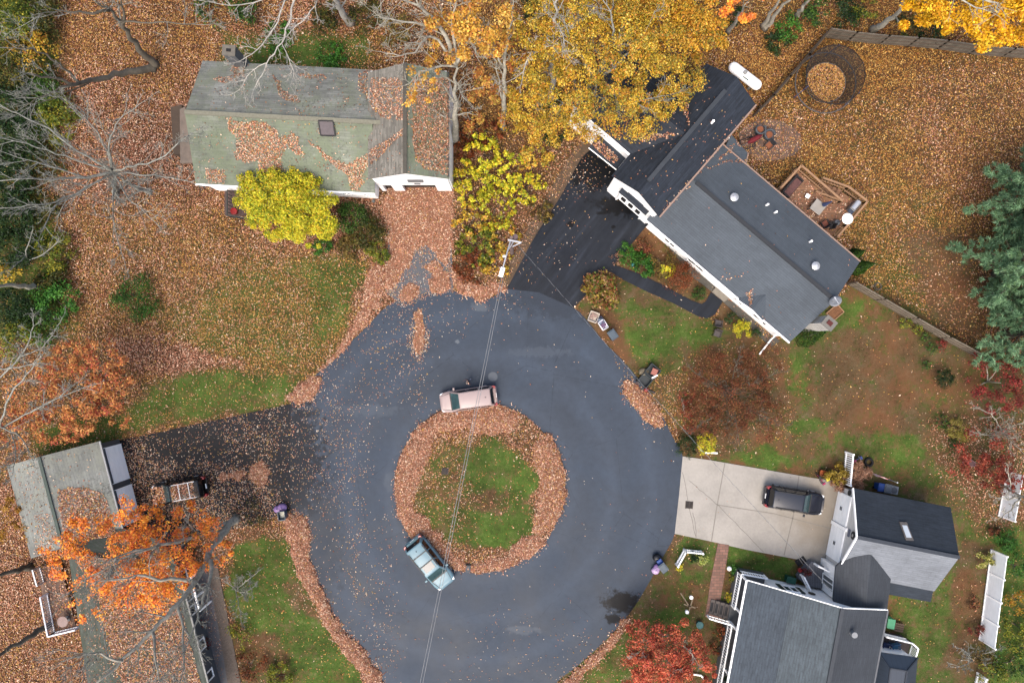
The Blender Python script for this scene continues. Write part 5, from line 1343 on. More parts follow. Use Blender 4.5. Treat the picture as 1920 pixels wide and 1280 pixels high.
make_tree('bare_tree', 'wide bare pale tree with branches fanning from the middle of the left lawn', 'tree', (222, 360), [
    [(218,362,0),(214,345,3),(212,322,6)], {'p': [(282,360,0),(252,350,2.2),(230,338,4.5),(213,320,6.2)], 'r': 0.202},
    {'p': [(212,322,6),(160,332,7.5),(100,336,9),(40,335,11),(-20,340,12)], 'r': 0.144}, {'p': [(212,322,6),(165,295,8),(90,240,10),(20,205,12),(-20,185,13)], 'r': 0.122}, {'p': [(212,320,6),(140,300,8),(70,275,10),(-10,255,12)], 'r': 0.101},
    {'p': [(212,320,6),(250,312,7.5),(300,298,9),(340,264,10.5),(362,252,11)], 'r': 0.094}, {'p': [(212,320,6),(195,270,8),(165,225,10),(130,200,12)], 'r': 0.086}, {'p': [(212,320,6),(205,270,8),(225,225,10),(262,195,12)], 'r': 0.072},
    {'p': [(214,322,6),(260,328,8),(320,332,10),(365,345,11)], 'r': 0.072}, {'p': [(214,325,6),(235,365,8),(262,390,10),(300,425,12)], 'r': 0.072}, {'p': [(214,325,6),(150,360,8),(100,390,10),(82,430,12)], 'r': 0.072}, {'p': [(200,330,6.5),(120,372,9),(55,385,11),(0,390,12)], 'r': 0.072}, {'p': [(214,330,6),(212,380,8),(215,430,10),(232,485,12)], 'r': 0.050}, {'p': [(160,332,7.5),(90,310,9.5),(20,290,11.5)], 'r': 0.072}],
    .27, BARKP, twigs=(11, 2.6, 2, .75, .15), branchmat=BARKP, seed=2)
make_tree('bare_tree', 'white barked tree behind the mossy house with limbs hanging over its roof', 'tree', (655, 42), [
    [(657,42,0),(640,18,3),(622,-8,6),(590,-50,9)],
    {'p': [(590,-50,9),(560,-20,10),(545,30,10),(528,80,9.5),(500,118,9),(480,160,8.5)], 'r': 0.105}, {'p': [(590,-50,9),(545,-20,10.5),(520,40,10.5),(490,85,10),(455,112,9.5)], 'r': 0.070}, {'p': [(590,-50,9),(600,-10,10.5),(575,30,11),(545,60,10.5)], 'r': 0.056}, {'p': [(528,80,9.5),(545,120,9),(555,145,8.5)], 'r': 0.035}, {'p': [(560,-20,10),(450,10,11),(400,5,12)], 'r': 0.049}, {'p': [(500,118,9),(470,135,8.6),(452,165,8)], 'r': 0.035}],
    .38, BARKW, twigs=(8, 1.9, 2, .7, .35), branchmat=BARKW, seed=3)
make_tree('bare_tree', 'tall tree beside the garage wing with grey limbs and tufts of amber leaves', 'tree', (852, 262), [
    [(852,264,0),(853,225,4.5),(854,175,8.5),(855,120,11.5)],
    {'p': [(855,120,11.5),(880,80,13),(892,95,14)], 'r': .16}, {'p': [(855,120,11.5),(825,50,14),(790,15,16),(770,-15,17)], 'r': .2}, {'p': [(855,120,11.5),(810,70,13.5),(775,100,14.5),(725,100,16)], 'r': .13}, {'p': [(855,120,11.5),(850,30,14),(860,-20,16)], 'r': .15}, {'p': [(855,125,11.5),(800,130,13),(760,160,14)], 'r': .1}, {'p': [(825,50,14),(760,40,16),(710,30,17)], 'r': .1}, {'p': [(855,150,10),(862,165,11),(870,185,12)], 'r': .08}, {'p': [(790,15,16),(740,-5,17),(690,-10,18)], 'r': .08}],
    .36, BARK, [(870,60,13,2.2,1.4,1500),(905,25,14,2.4,1.5,1700),(830,25,15,1.4,1,600),(850,95,12.5,1.5,1,700),(800,130,12,1.3,.8,380),(790,165,11,1,.7,260),(925,75,12,1.6,1.2,800),(775,185,10,.7,.5,140)], pal((228,184,78),(214,164,64),(238,200,104),(190,136,56),(206,136,64), k=.8), .2, twigs=(8, 2.3, 2, .8, .3), branchmat=BARK, seed=4)
make_tree('bare_tree', 'slim grey tree with rusty leaves just right of the amber tufted tree', 'tree', (944, 235), [
    [(944,240,0),(943,190,5),(946,130,9),(955,60,12),(960,-10,15)], {'p': [(943,190,5),(935,150,8),(928,110,10)], 'r': .1}, {'p': [(946,130,9),(925,90,11),(905,60,12.5)], 'r': .1}],
    .26, BARK, [(920,130,7,1.9,1.5,800),(945,90,9,1.6,1.3,500),(905,170,5,1.6,1.2,600),(930,200,4,1.6,1.0,600),(965,120,9,1.2,1,420),(880,215,3,1.6,1,500)], pal((204,136,70),(186,112,60),(214,166,82),(160,104,58),(190,166,76), k=.72), .2, twigs=(8, 1.7, 2, .8, .3), seed=5)
# --- yellow canopy top centre
make_tree('yellow_tree', 'large golden yellow tree overhanging the black garage roof', 'tree', (1105, 232), [
    [(1105,234,0),(1112,190,5),(1120,150,9)], {'p': [(1120,150,9),(1160,120,11),(1200,70,13)], 'r': .16}, {'p': [(1120,150,9),(1080,90,12),(1050,30,15)], 'r': .16}, {'p': [(1120,150,9),(1190,190,10),(1240,180,11)], 'r': .12}, {'p': [(1115,170,7),(1080,190,9),(1040,200,10)], 'r': .12}, {'p': [(1120,150,9),(1150,60,13),(1130,0,15)], 'r': .14}],
    .34, BARKP, [(1130,110,12,4.6,2.6,11000,120,.55),(1215,150,9.5,3.2,1.8,5200,60,.5),(1060,170,10,3.2,2.2,5400,60,.55),(1200,60,12,3.2,2,4800,58,.55),(1180,215,7.5,2.2,1.3,2400,20,.75),(1280,140,8,1.7,1.2,1300,14,.6),(1090,240,6,1.8,1.2,1700,16,.6),(1250,195,7,1.5,.9,1000,12,.55)], YEL, .155, twigs=(9, 2.6, 2, .8, .25), branchmat=BARKP, seed=6)
make_tree('yellow_tree', 'golden tree with white limbs at the top edge, left of the big yellow one', 'tree', (1032, 190), [
    [(1032,192,0),(1036,150,5),(1040,90,10),(1042,20,14),(1045,-20,16)], {'p': [(1040,90,10),(1065,50,12),(1085,30,13)], 'r': .12}, {'p': [(1040,90,10),(1000,100,12),(975,140,12)], 'r': .12}, {'p': [(1042,40,13),(1052,60,13.5),(1058,80,13.5)], 'r': .06}],
    .3, BARKW, [(1010,110,11,2.5,2,3600),(995,200,8,2.2,1.7,2800),(1010,260,5,1.9,1.4,1900),(1060,50,12,2.4,1.6,3000),(1000,40,12,1.9,1.5,1900),(1085,20,13,2,1.5,2200)], YEL, .155, twigs=(8, 2.2, 2, .8, .3), branchmat=BARKW, seed=7)
make_tree('yellow_tree', 'dense amber tree at the top edge right of centre', 'tree', (1200, 95), [
    [(1200,97,0),(1215,60,5),(1230,20,9)]], .26, BARK, [(1230,20,10,3.4,2.2,5600),(1170,10,11,2.6,1.8,3400),(1290,35,9,2.4,1.6,2800),(1330,60,6,1.7,1.2,1400),(1290,85,6,1.7,1.1,1200)], pal((222,176,54),(206,152,44),(232,190,80),(180,128,40),(214,146,54),(150,140,56), k=.8), .21, twigs=(6, 2.2, 2), seed=8)
make_tree('orange_tree', 'small bright orange tree top cut by the upper edge', 'tree', (1365, 58), [[(1365,60,0),(1385,30,5),(1400,5,9)]], .2, BARK, [(1400,4,9,1.5,1.1,1700),(1350,2,9,1.2,1,1000)], ORA, .2, twigs=(5, 1.6, 1), seed=9)
# --- top right
make_tree('bare_tree', 'pair of tall grey trunks at the top edge left of the plank fence', 'tree', (1432, 50), [
    [(1434,54,0),(1456,28,3.2),(1480,-2,6.4),(1560,-90,13)], {'p': [(1430,50,0),(1445,24,3.2),(1462,-4,6.4),(1520,-90,13)], 'r': .22}], .24, BARK, twigs=(4, 2, 1, .8, .75), seed=10)
make_tree('bare_tree', 'single short grey trunk between the trunk pair and the plank fence', 'tree', (1494, 28), [[(1494,30,0),(1508,12,2.5),(1525,-6,4.6),(1600,-90,12)]], .2, BARK, twigs=(4, 2, 1, .8, .75), seed=11)
make_tree('yellow_tree', 'brilliant yellow maple with a bent grey trunk behind the plank fence', 'tree', (1638, 54), [
    [(1636,56,0),(1662,42,2.8),(1684,22,5),(1700,-6,7.5),(1760,-50,11)], {'p': [(1760,-50,11),(1830,-10,12),(1870,10,12),(1868,26,12)], 'r': .14}, {'p': [(1760,-50,11),(1800,0,12),(1850,20,12.5)], 'r': .1}],
    .3, BARK, [(1720,20,8,1.8,1.0,1500),(1790,5,10,2.5,1.4,3600),(1860,30,9.5,2.5,1.4,3800),(1910,55,8,2.0,1.2,2600),(1850,65,6,1.7,.9,1500),(1760,45,6.5,1.4,.8,900),(1930,10,10,2.4,1.4,2600)], GOLDEN, .21, twigs=(5, 2.2, 1, .8, .4), seed=12)
# --- pines on the right edge
def pine(label, base, h, r, seed, zlo=1.5):
    random.seed(seed); rng = np.random.default_rng(seed); b = W(base[0], base[1], 0)
    root = thing('pine_tree', label, 'tree', tuple(b), 0, 'pines on the right edge')
    mb = MB(); mb.tube([b, b + Vector((.1, 0, h * .5)), b + Vector((0, .1, h))], [.28, .2, .05], 8); mb.build('trunk', BARKD, root, smooth=True, uv=False)
    bm = MB(); C, U, D, K = [], [], [], []
    nb = int(h * 7)
    for i in range(nb):
        t = (i + .5) / nb; z = zlo + (h - zlo) * t; a = i * 2.4 + random.uniform(-.4, .4); L = r * (1 - t) ** .75 * random.uniform(.8, 1.12) + .35
        dr = Vector((math.cos(a), math.sin(a), 0)); s = b + Vector((0, 0, z)); e = s + dr * L + Vector((0, 0, L * .12))
        bm.tube([s, s.lerp(e, .5) - Vector((0, 0, .1)), e], [.06, .045, .02], 4, cap=False)
        for k in range(int(5 + L * 4.5)):
            u = random.uniform(.25, 1.02); side = Vector((-dr.y, dr.x, 0)) * random.gauss(0, .11 * L * (1.25 - u))
            c = np.array(s.lerp(e, u) + side + Vector((0, 0, random.uniform(-.1, .25)))); m = 26
            dd = rng.normal(0, 1, (m, 3)) * .75 + np.array(dr) * 1.5 + np.array(side) * .8 + np.array([0, 0, .5]); dd /= np.linalg.norm(dd, axis=1, keepdims=True)
            C.append(c + dd * .22); D.append(dd); U.append(np.tile([0, 0, 1.0], (m, 1)))
            w_ = rng.dirichlet(np.full(5, .6)); K.append(PINEC[rng.choice(5, m, p=.6 * w_ + .08)] * rng.uniform(.75, 1.2) * rng.uniform(.85, 1.15, (m, 1)))
    bm.build('branches', BARKD, root, smooth=True, uv=False)
    C = np.concatenate(C); leaf_obj('crown', C, .5 * rng.uniform(.7, 1.2, len(C)), .05, np.concatenate(K), M_LEAF, .5, up=np.concatenate(U), parent=root, rng=rng, fold=.02, dirs=np.concatenate(D))
pine('dark pine at the right edge above the other evergreen', (1885, 390), 11, 4.6, 61)
pine('bluish pine with layered boughs at the right edge beside the picket line', (1862, 515), 13, 5.0, 62)
pine('lowest bluish pine reaching over the end of the grey fence', (1880, 625), 10, 4.6, 63)
# --- red and maroon small trees
make_tree('burning_bush', 'crimson bush under the lowest pine at the right edge', 'shrub', (1852, 715), [], .07, BARK, [(1855,705,1.6,2.2,.9,1900),(1890,735,1.8,1.8,.9,1500),(1830,690,1.4,1.2,.7,700),(1865,755,1.4,1.1,.6,600),(1910,700,2,1.5,.9,1000)], CRIM, .14, seed=13)
make_tree('bare_tree', 'tangled grey bare shrub beneath the crimson bush', 'shrub', (1876, 805), [[(1876,806,0),(1874,800,.8),(1862,780,2),(1845,770,3)], {'p': [(1876,806,0),(1895,800,1.5),(1925,790,3)], 'r': .06}, {'p': [(1876,806,0),(1890,822,1.5),(1915,845,2.8)], 'r': .06}, {'p': [(1876,806,0),(1860,815,1.4),(1835,812,2.4)], 'r': .05}], .07, BARK, twigs=(9, 1.6, 2, 1.0, .2), seed=14, palette=CRIM, leafs_on_tips=260, size=.16)
make_tree('maple_tree', 'reddish brown maple dropping leaves around the small white panels at the right', 'tree', (1875, 905), [[(1875,906,0),(1905,925,3),(1945,945,6)], {'p': [(1910,930,3),(1890,935,3.6),(1868,932,4.2)], 'r': .1}, {'p': [(1912,932,3),(1896,955,4),(1876,970,4.6)], 'r': .09}, {'p': [(1875,906,0),(1895,912,3),(1890,880,4.5)], 'r': .07}], .14, BARK, [(1850,850,2.2,2.4,.8,900),(1880,865,2.6,2.2,.9,1000),(1815,870,1.5,1.8,.6,600),(1850,900,1.8,2.0,.6,700),(1905,900,3.0,1.0,.5,240)], pal((172,84,62),(150,64,54),(190,104,76),(130,60,46),(196,72,56)), .17, twigs=(6, 1.2, 2), seed=15)
make_tree('weeping_maple', 'low brown Japanese maple almost bare, with red tips on its left side', 'tree', (1372, 742), [[(1372,744,0),(1371,741,.8),(1366,735,1.6)], {'p': [(1372,742,.3),(1340,720,1.5),(1305,700,1.9)], 'r': .045}, {'p': [(1372,742,.3),(1410,720,1.5),(1455,700,1.8)], 'r': .045}, {'p': [(1372,742,.3),(1345,775,1.5),(1305,800,1.6)], 'r': .045}, {'p': [(1372,742,.3),(1410,770,1.5),(1460,790,1.6)], 'r': .045}, {'p': [(1372,742,.3),(1375,700,1.6),(1385,670,1.9)], 'r': .04}, {'p': [(1372,742,.3),(1380,790,1.5),(1385,820,1.6)], 'r': .04}],
    .09, BARKD, [(1370,738,1.5,3.7,.45,8600,90,.6),(1325,695,1.6,2.1,.4,2400,34,.45),(1430,690,1.6,2.1,.4,2200,34,.45),(1425,785,1.5,2.2,.4,2400,34,.45),(1320,785,1.5,2.0,.4,2200,34,.45)], MAROON, .13, .4, twigs=(10, 1.4, 2, .9, .2), seed=16)
make_tree('red_shrub', 'thin scarlet shrub along the left side of the brown Japanese maple', 'shrub', (1284, 775), [], .04, BARK, [(1283,745,.8,.7,.5,260,20,.2),(1286,775,.9,.6,.5,300,20,.2),(1293,800,.8,.6,.5,300,20,.2),(1305,750,.8,1.2,.4,300,24,.2),(1310,790,.7,1.0,.3,240,20,.2)], pal((176, 72, 56), (150, 56, 48), (190, 100, 64), (120, 70, 44)), .12, seed=17)
make_tree('red_maple', 'round coral red maple at the bottom edge in front of the porch', 'tree', (1232, 1175), [[(1232,1172,0),(1238,1185,1.5),(1246,1200,3)], {'p': [(1238,1185,1.5),(1215,1205,3.4),(1195,1225,4.2)], 'r': .08}, {'p': [(1238,1185,1.5),(1275,1205,3.5),(1300,1230,4.4)], 'r': .08}, {'p': [(1238,1185,1.5),(1250,1240,4),(1260,1280,4.6)], 'r': .08}],
    .15, BARK, [(1210,1205,3.4,1.9,1.1,2600,26,.55),(1275,1205,3.5,1.9,1.1,2700,26,.55),(1240,1245,4.2,2.4,1.3,3800,34,.6),(1300,1245,3.5,1.6,1,1900,18,.5),(1195,1255,3.4,1.7,1,2000,18,.5),(1250,1290,4,2.3,1.2,2600,26,.55),(1325,1270,3,1.0,.8,800)], REDO, .17, twigs=(6, 1.4, 2), seed=18)
# --- yellow maple at house A, shrubs beside it
make_tree('yellow_maple', 'compact lime yellow maple in front of the mossy house', 'tree', (590, 428), [[(590,432,0),(585,420,1.2),(560,400,2.6)], {'p': [(585,420,1.2),(520,385,3.4),(480,370,4)], 'r': .08}, {'p': [(585,420,1.2),(590,390,3.4),(600,375,4.4)], 'r': .08}, {'p': [(585,420,1.2),(545,360,3.6),(520,345,4.6)], 'r': .08}],
    .16, BARKD, [(520,378,4.0,2.9,1.4,8200,56,.6),(572,390,4.0,2.6,1.4,6800,46,.6),(482,362,3.6,1.9,1.1,3800,26,.5),(480,400,3.0,1.3,.9,1600,14,.45),(550,350,4.2,1.8,1.1,3200,24,.5),(600,420,3.0,1.5,1,2200,18,.5),(540,415,3.2,1.8,1,2600,20,.5),(510,420,2.6,1.2,.8,1200,12,.4),(595,445,2.4,1.2,.8,1100,10,.4),(512,440,2.2,.7,.5,420,6,.35)], LIME, .17, seed=19)
def shrub(label, px, py, rpx, pal_, n=None, h=None, name='shrub', seed=0, size=.16, group=None, extra=(), aspect=.55, bark=None, rs=None):
    r = rpx * 1.1 * H / F; h = h or r * .8; n = n or int(760 * r * r)
    bl = [(px, py, h * .6, r * .9, h * .5, n, max(16, int(n / (60 if not rs else 22))), rs or max(.22, r * .3))] + [(e[0], e[1], e[2] if len(e) > 4 else h * .5, e[-2] * H / F, h * .4, e[-1]) for e in extra]
    return make_tree(name, label, 'shrub', (px, py), [], .04, bark or BARKD, bl, pal_, size, aspect, group, seed=seed)
shrub('dark green shrub between the yellow maple and the garage corner', 662, 410, 34, GRN, seed=20, h=1.3)
shrub('tall olive shrub right behind the leafy drive, below the garage corner', 690, 440, 34, WOODMIX, seed=21, h=1.4)
shrub('bright green low shrub at the edge of the pale drive', 708, 470, 24, YGRN, seed=22, h=.8)
shrub('green ground shrub at the lower right foot of the yellow maple', 605, 463, 20, BRGRN, seed=23, h=.7)
shrub('olive shrub on the lawn corner beside the leafy drive', 655, 460, 26, BROWNY, seed=24, h=.8)
shrub('lone round green bush in the middle of the leafy left lawn', 253, 556, 44, BRGRN * .75, n=2600, h=1.2, seed=25, size=.15)
# --- yellow weeds between the drives
WEED = 'yellow weeds between the two upper driveways'
for i, (px, py, r, p_, hh, nm) in enumerate([(905,290,42,LIME,2.4,'pale yellow sapling nearest the garage wing'),(950,320,42,LIME,2.6,'broad yellow sapling beside the golden trees'),(885,345,42,LIME*.9,2.0,'golden weed clump left of centre in the weed bed'),(985,350,38,LIME*.85,2.2,'yellow weed clump along the dirt bank'),(930,390,46,LIME*.8,1.8,'yellow green weed clump in the middle of the weed bed'),(885,415,36,YEL*.9,1.4,'olive weed clump against the leafy drive'),(895,460,42,YGRN,1.2,'brownish weed clump above the leaf bank'),(940,440,34,YEL*.8,1.3,'dull gold weed clump behind the lamp pole'),(880,500,34,RUST,.9,'rusty weed clump at the tip of the weed bed'),(925,490,34,YEL*.8,.9,'low green weed clump beside the lamp arm'),(1000,300,30,YEL,2.0,'yellow sapling on the dirt bank'),(1010,395,26,BROWNY,1.0,'straggly weed clump on the dirt bank'),(870,280,26,RUST,1.0,'rust weeds behind the garage wing'),(905,245,40,RUST,1.4,'rust coloured undergrowth above the weed bed'),(965,225,30,YEL,1.8,'golden undergrowth at the foot of the slim tree')]):
    shrub(nm, px, py, r, p_, h=hh * .7, seed=30 + i, size=.25, group=WEED, n=int(230 * (r * H / F) ** 2), rs=.3, name='tall_weed')
# --- woods on the left edge
for i, (px, py, r, p_, hh, nm) in enumerate([(20,50,46,YGRN,3,'mustard coloured brush in the top left corner'),(62,95,38,YEL*.8,2.4,'yellow leaved sapling in the top left corner'),(28,120,44,WOODMIX,2.6,'olive brush under the two trunk tree limbs'),(75,30,40,WOODMIX,2,'dark brush along the top left edge'),(20,190,48,DGRN,2.2,'dark green brush left of the two trunk tree'),(75,170,36,GRN,1.8,'green brush beneath the low left limb'),(110,215,36,YGRN,1.6,'yellowish brush at the lawn edge, upper left'),(45,250,46,DGRN,2,'dark thicket at the left edge above the fan shaped tree'),(20,320,46,DGRN,2,'dark thicket under the fan shaped tree'),(85,305,34,WOODMIX,1.5,'olive brush under the fan shaped tree'),(112,245,26,YGRN,1.2,'small yellow green bush at the lawn edge'),(25,400,46,DGRN,1.8,'black green thicket at the left edge'),(80,390,30,WOODMIX,1.3,'olive brush near the lawn, left'),(30,465,44,DGRN,1.8,'dark thicket above the fallen trunk'),(100,470,36,YGRN,1.5,'yellow green bush above the fallen trunk'),(25,580,44,DGRN,1.8,'dark thicket under the fallen trunk'),(95,520,30,WOODMIX,1.3,'olive bush at the end of the fallen trunk'),(105,560,38,BRGRN,1.6,'leafy green bush at the lawn edge below the fallen trunk'),(75,605,36,GRN,1.6,'green bush above the orange tree'),(30,635,36,YGRN,1.5,'sallow bush above the orange tree at the left edge'),(12,515,20,YEL,1.5,'little yellow bush above the fallen trunk')]):
    shrub(nm, px, py, r * 1.1, p_ * 1.05, h=hh, seed=50 + i, size=.2, group=WOOD, n=int(620 * (r * H / F) ** 2))
make_tree('tree_trunk', 'thick grey trunk lying toward the left edge', 'tree', (78, 537), [[(80,538,0),(45,537,3),(0,536,6),(-80,530,10)]], .3, BARK, twigs=(3, 1.5, 1, .8, .7), seed=72)
make_tree('bare_tree', 'thin bare sapling at the left edge above the fallen trunk', 'tree', (52, 495), [[(52,496,0),(50,470,3),(62,430,6)], {'p': [(50,480,2),(25,500,4),(0,512,6)], 'r': .05}, {'p': [(52,490,1),(90,470,4),(110,450,6)], 'r': .05}], .08, BARKP, twigs=(5, 1.3, 1), seed=73)
# --- top strip of woods
for i, (px, py, r, p_, hh, nm) in enumerate([(400,12,34,GRN,2,'green brush at the top edge above the chimney'),(455,20,36,GRN,2,'deep green brush behind the mossy house'),(520,70,30,BRGRN,.7,'low green growth behind the mossy house'),(610,30,36,WOODMIX,2,'olive brush left of the white barked trunk'),(690,35,36,WOODMIX,2.2,'olive brush right of the white barked trunk'),(620,100,30,BRGRN,.6,'low green patch against the back of the mossy house'),(740,55,36,BROWNY,2,'brown brush at the top edge left of the amber tufted tree'),(1000,10,26,DGRN,2,'dark brush among the golden trees'),(1030,185,26,DGRN,1.2,'dark green undergrowth between the golden trees'),(1040,255,22,DGRN,1.0,'dark green brush beside the dirt bank'),(1480,55,30,BRGRN,1.2,'light green brush below the trunk pair'),(1455,75,24,DGRN,1,'dark brush at the foot of the trunk pair'),(1530,20,30,GRN,2,'green brush behind the fence corner'),(1580,20,34,DGRN,2,'dark brush behind the plank fence'),(1620,15,30,YGRN,2,'yellow green brush behind the plank fence'),(1700,50,26,WOODMIX,1.5,'olive brush behind the fence by the bent trunk'),(1750,55,28,DGRN,1.5,'dark brush behind the fence under the bright yellow maple'),(1385,35,22,DGRN,1.2,'dark brush below the small orange tree')]):
    shrub(nm, px, py, r, p_, h=hh, seed=80 + i, size=.2, group=WOOD, n=int(380 * (r * H / F) ** 2))
# --- orange tree on the left with grey limbs
make_tree('orange_tree', 'orange and red tree under grey limbs at the left edge', 'tree', (170, 752), [[(172,752,0),(150,758,2),(120,768,4)], {'p': [(150,758,2),(110,730,4.6),(70,715,6)], 'r': .1}, {'p': [(150,758,2),(190,710,4),(205,690,5)], 'r': .08}], .16, BARK,
    [(190,690,5,2.6,1.2,2600,36,.5),(130,690,5.4,2.4,1.1,1700,28,.45),(70,740,6,2.6,1.2,1800,30,.45),(200,745,4.6,1.8,1,1700,18,.5),(150,770,4.6,2.2,1.1,1500,24,.45),(105,800,4.2,1.8,1,1600,18,.5),(215,720,4,1.4,.8,900,10,.45),(30,800,4.6,1.8,1,1300,14,.5),(150,810,3,1.4,.8,800,10,.5),(225,780,2.6,1.2,.6,420,8,.4)], pal((216,150,84),(198,126,72),(224,166,98),(176,100,66),(176,80,64),(150,110,70), k=0.84), .18, twigs=(6, 1.5, 1), seed=100)
make_tree('bare_tree', 'grey lichened bare tree spreading in from the left edge over the orange tree', 'tree', (45, 775), [
    [(45,776,0),(25,795,3),(0,800,6)], {'p': [(10,798,5),(60,770,8),(110,745,9.5),(148,715,10.5)], 'r': 0.070}, {'p': [(0,800,6),(20,740,9),(60,690,11),(80,665,12)], 'r': 0.084}, {'p': [(-10,720,9),(40,668,11),(58,630,12),(62,600,12.5)], 'r': 0.070}, {'p': [(40,668,11),(80,650,12),(108,610,13)], 'r': 0.049}, {'p': [(0,800,6),(40,820,8),(60,860,9.5)], 'r': 0.063}, {'p': [(20,810,7),(30,850,9),(25,880,10)], 'r': 0.042}, {'p': [(60,770,8),(95,752,10),(170,722,11.5)], 'r': 0.035}, {'p': [(-20,690,10),(20,690,11),(75,680,12)], 'r': 0.070}],
    .16, BARKP, twigs=(9, 1.7, 2, .8, .25), branchmat=BARKP, seed=101)
# --- great maple at the lower left
make_tree('great_maple', 'huge forked maple with orange leaves over the lower left house', 'tree', (438, 975), [
    [(442,972,0),(415,1000,3.5),(392,1040,6.5),(368,1088,9),(335,1130,11.5),(285,1180,13.5),(230,1238,15.5),(180,1280,17)],
    {'p': [(440,974,0.4),(405,990,3.5),(360,1010,6.5),(300,1022,9),(240,1035,11),(190,1058,13)], 'r': .24}, {'p': [(392,1040,6.5),(395,1075,9),(385,1110,11),(370,1160,13),(350,1210,15)], 'r': .2}, {'p': [(368,1088,9),(300,1085,11.5),(240,1080,13),(170,1095,15)], 'r': .16}, {'p': [(285,1180,13.5),(290,1225,15.5),(300,1280,17)], 'r': .12}, {'p': [(335,1130,11.5),(345,1200,14),(340,1290,17)], 'r': .13}, {'p': [(300,1022,9),(230,1045,12),(150,1092,14)], 'r': .1}, {'p': [(230,1238,15.5),(175,1225,17),(150,1245,18)], 'r': .1}],
    .36, BARK, [(290,992,7,2.4,1.1,1700,24,.5),(370,992,6,1.7,.9,1100,16,.45),(240,1000,8.5,2.6,1.2,1700,28,.5),(300,1040,8.5,2.8,1.2,1900,30,.5),(370,1045,7,1.8,1,900,16,.45),(230,1060,10,2.3,1.1,1700,20,.6),(170,1010,9,2.0,1.1,1300,16,.55),(140,1060,10,1.7,1,800,12,.5),(290,1095,10,2.3,1,1300,18,.6),(415,1040,4,1.2,.8,520,8,.4),(255,975,6,1.2,.7,420,8,.4),(352,958,4.5,1.0,.6,260,6,.35),(240,1115,10,1.4,.7,380,8,.5),(200,1090,11,1.4,.7,420,8,.5),(120,1030,10,1.8,.7,520,14,.4),(330,1080,9,1.8,.8,700,16,.4),(180,1130,11,1.8,.6,380,12,.4)], ORA, .18, twigs=(11, 3.0, 2, .75, .3), branchmat=BARKP, seed=102)
make_tree('bare_tree', 'dark slanting trunk crossing the leafy ground beside the side deck', 'tree', (98, 1166), [[(100,1165,0),(60,1190,2.4),(10,1220,5),(-60,1260,9)]], .34, BARKD, twigs=(3, 1.5, 1, .8, .7), seed=103)
make_tree('bare_tree', 'shorter dark trunk above the slanting one at the lower left edge', 'tree', (56, 1062), [[(58,1062,0),(25,1070,2.4),(-10,1080,4.6),(-80,1100,8)]], .3, BARKD, [(20,1000,3,1.4,.8,420),(10,960,3,1.6,.8,520)], pal((190,140,50),(170,112,44),(204,160,70)), .18, twigs=(3, 1.5, 1, .8, .7), seed=104)
make_tree('bare_shrub', 'grey leafless shrub on the lawn edge below the great maple', 'shrub', (442, 1105), [[(442,1106,0),(438,1100,.8),(425,1090,1.6)], {'p': [(442,1106,0),(460,1090,1.5),(480,1075,2.4)], 'r': .05}, {'p': [(442,1106,0),(455,1110,1.5),(475,1100,2.2)], 'r': .05}, {'p': [(442,1106,0),(448,1135,1.4),(452,1160,2.2)], 'r': .05}], .06, BARKP, twigs=(8, 1.3, 2, 1.0, .2), seed=105)
shrub('low green shrub below the grey leafless shrub', 450, 1195, 26, YGRN, seed=106, h=.8, n=420)
shrub('brown dead shrub at the bottom edge of the lower lawn', 470, 1245, 34, RUST * .8, seed=107, h=.9, n=700)
shrub('green shrub at the bottom edge beside the brown one', 525, 1265, 24, YGRN, seed=108, h=.8)
shrub('dark leafy shrub in the corner by the purple bags', 470, 960, 32, WOODMIX * .7, seed=109, h=.8, n=420)
# --- planting around house B
shrub('bright green grass clump at the path corner', 1176, 480, 22, BRGRN, seed=110, h=.7, size=.2, aspect=.25, name='ornamental_grass')
shrub('pale cream flowering plant at the path corner', 1158, 484, 13, TAN, seed=111, h=.5, size=.12)
shrub('fresh green rhododendron beside the bright grass clump', 1206, 497, 24, BRGRN * .8, seed=112, h=1.2, size=.2)
shrub('brownish shrub with yellow shoots in the front bed', 1240, 492, 28, BROWNY, seed=113, h=1.1)
shrub('small yellow shrub in front of the rusty round one', 1252, 505, 14, LIME, seed=114, h=1.2, size=.2)
shrub('rust coloured round bush against the house front', 1277, 519, 29, RUST, seed=115, h=1.4, size=.12, n=2300)
shrub('clipped round boxwood by the black path', 1311, 550, 14.5, GRN * .85, seed=116, h=1.0, size=.09, n=1500, name='boxwood')
shrub('dull brown shrub in the bed below the garage', 1205, 462, 18, MAROON, seed=117, h=.7)
shrub('autumn hydrangea in green, gold and rose by the dark driveway', 1130, 545, 34, pal((150,140,56),(176,150,64),(170,104,66),(128,92,50),(104,124,48),(196,152,110)), seed=118, h=1.3, size=.26, extra=((1112,535,22,260),(1148,570,18,220)))
shrub('bright chartreuse bush near the house corner', 1392, 618, 18, LIME, seed=119, h=1.0, size=.1, n=1500)
shrub('dark green bush left of the chartreuse one', 1374, 597, 14, DGRN * 1.3, seed=120, h=.9, size=.1, n=700)
shrub('dark green bush right of the chartreuse one', 1417, 627, 12, DGRN * 1.3, seed=121, h=.8, size=.1, n=500)
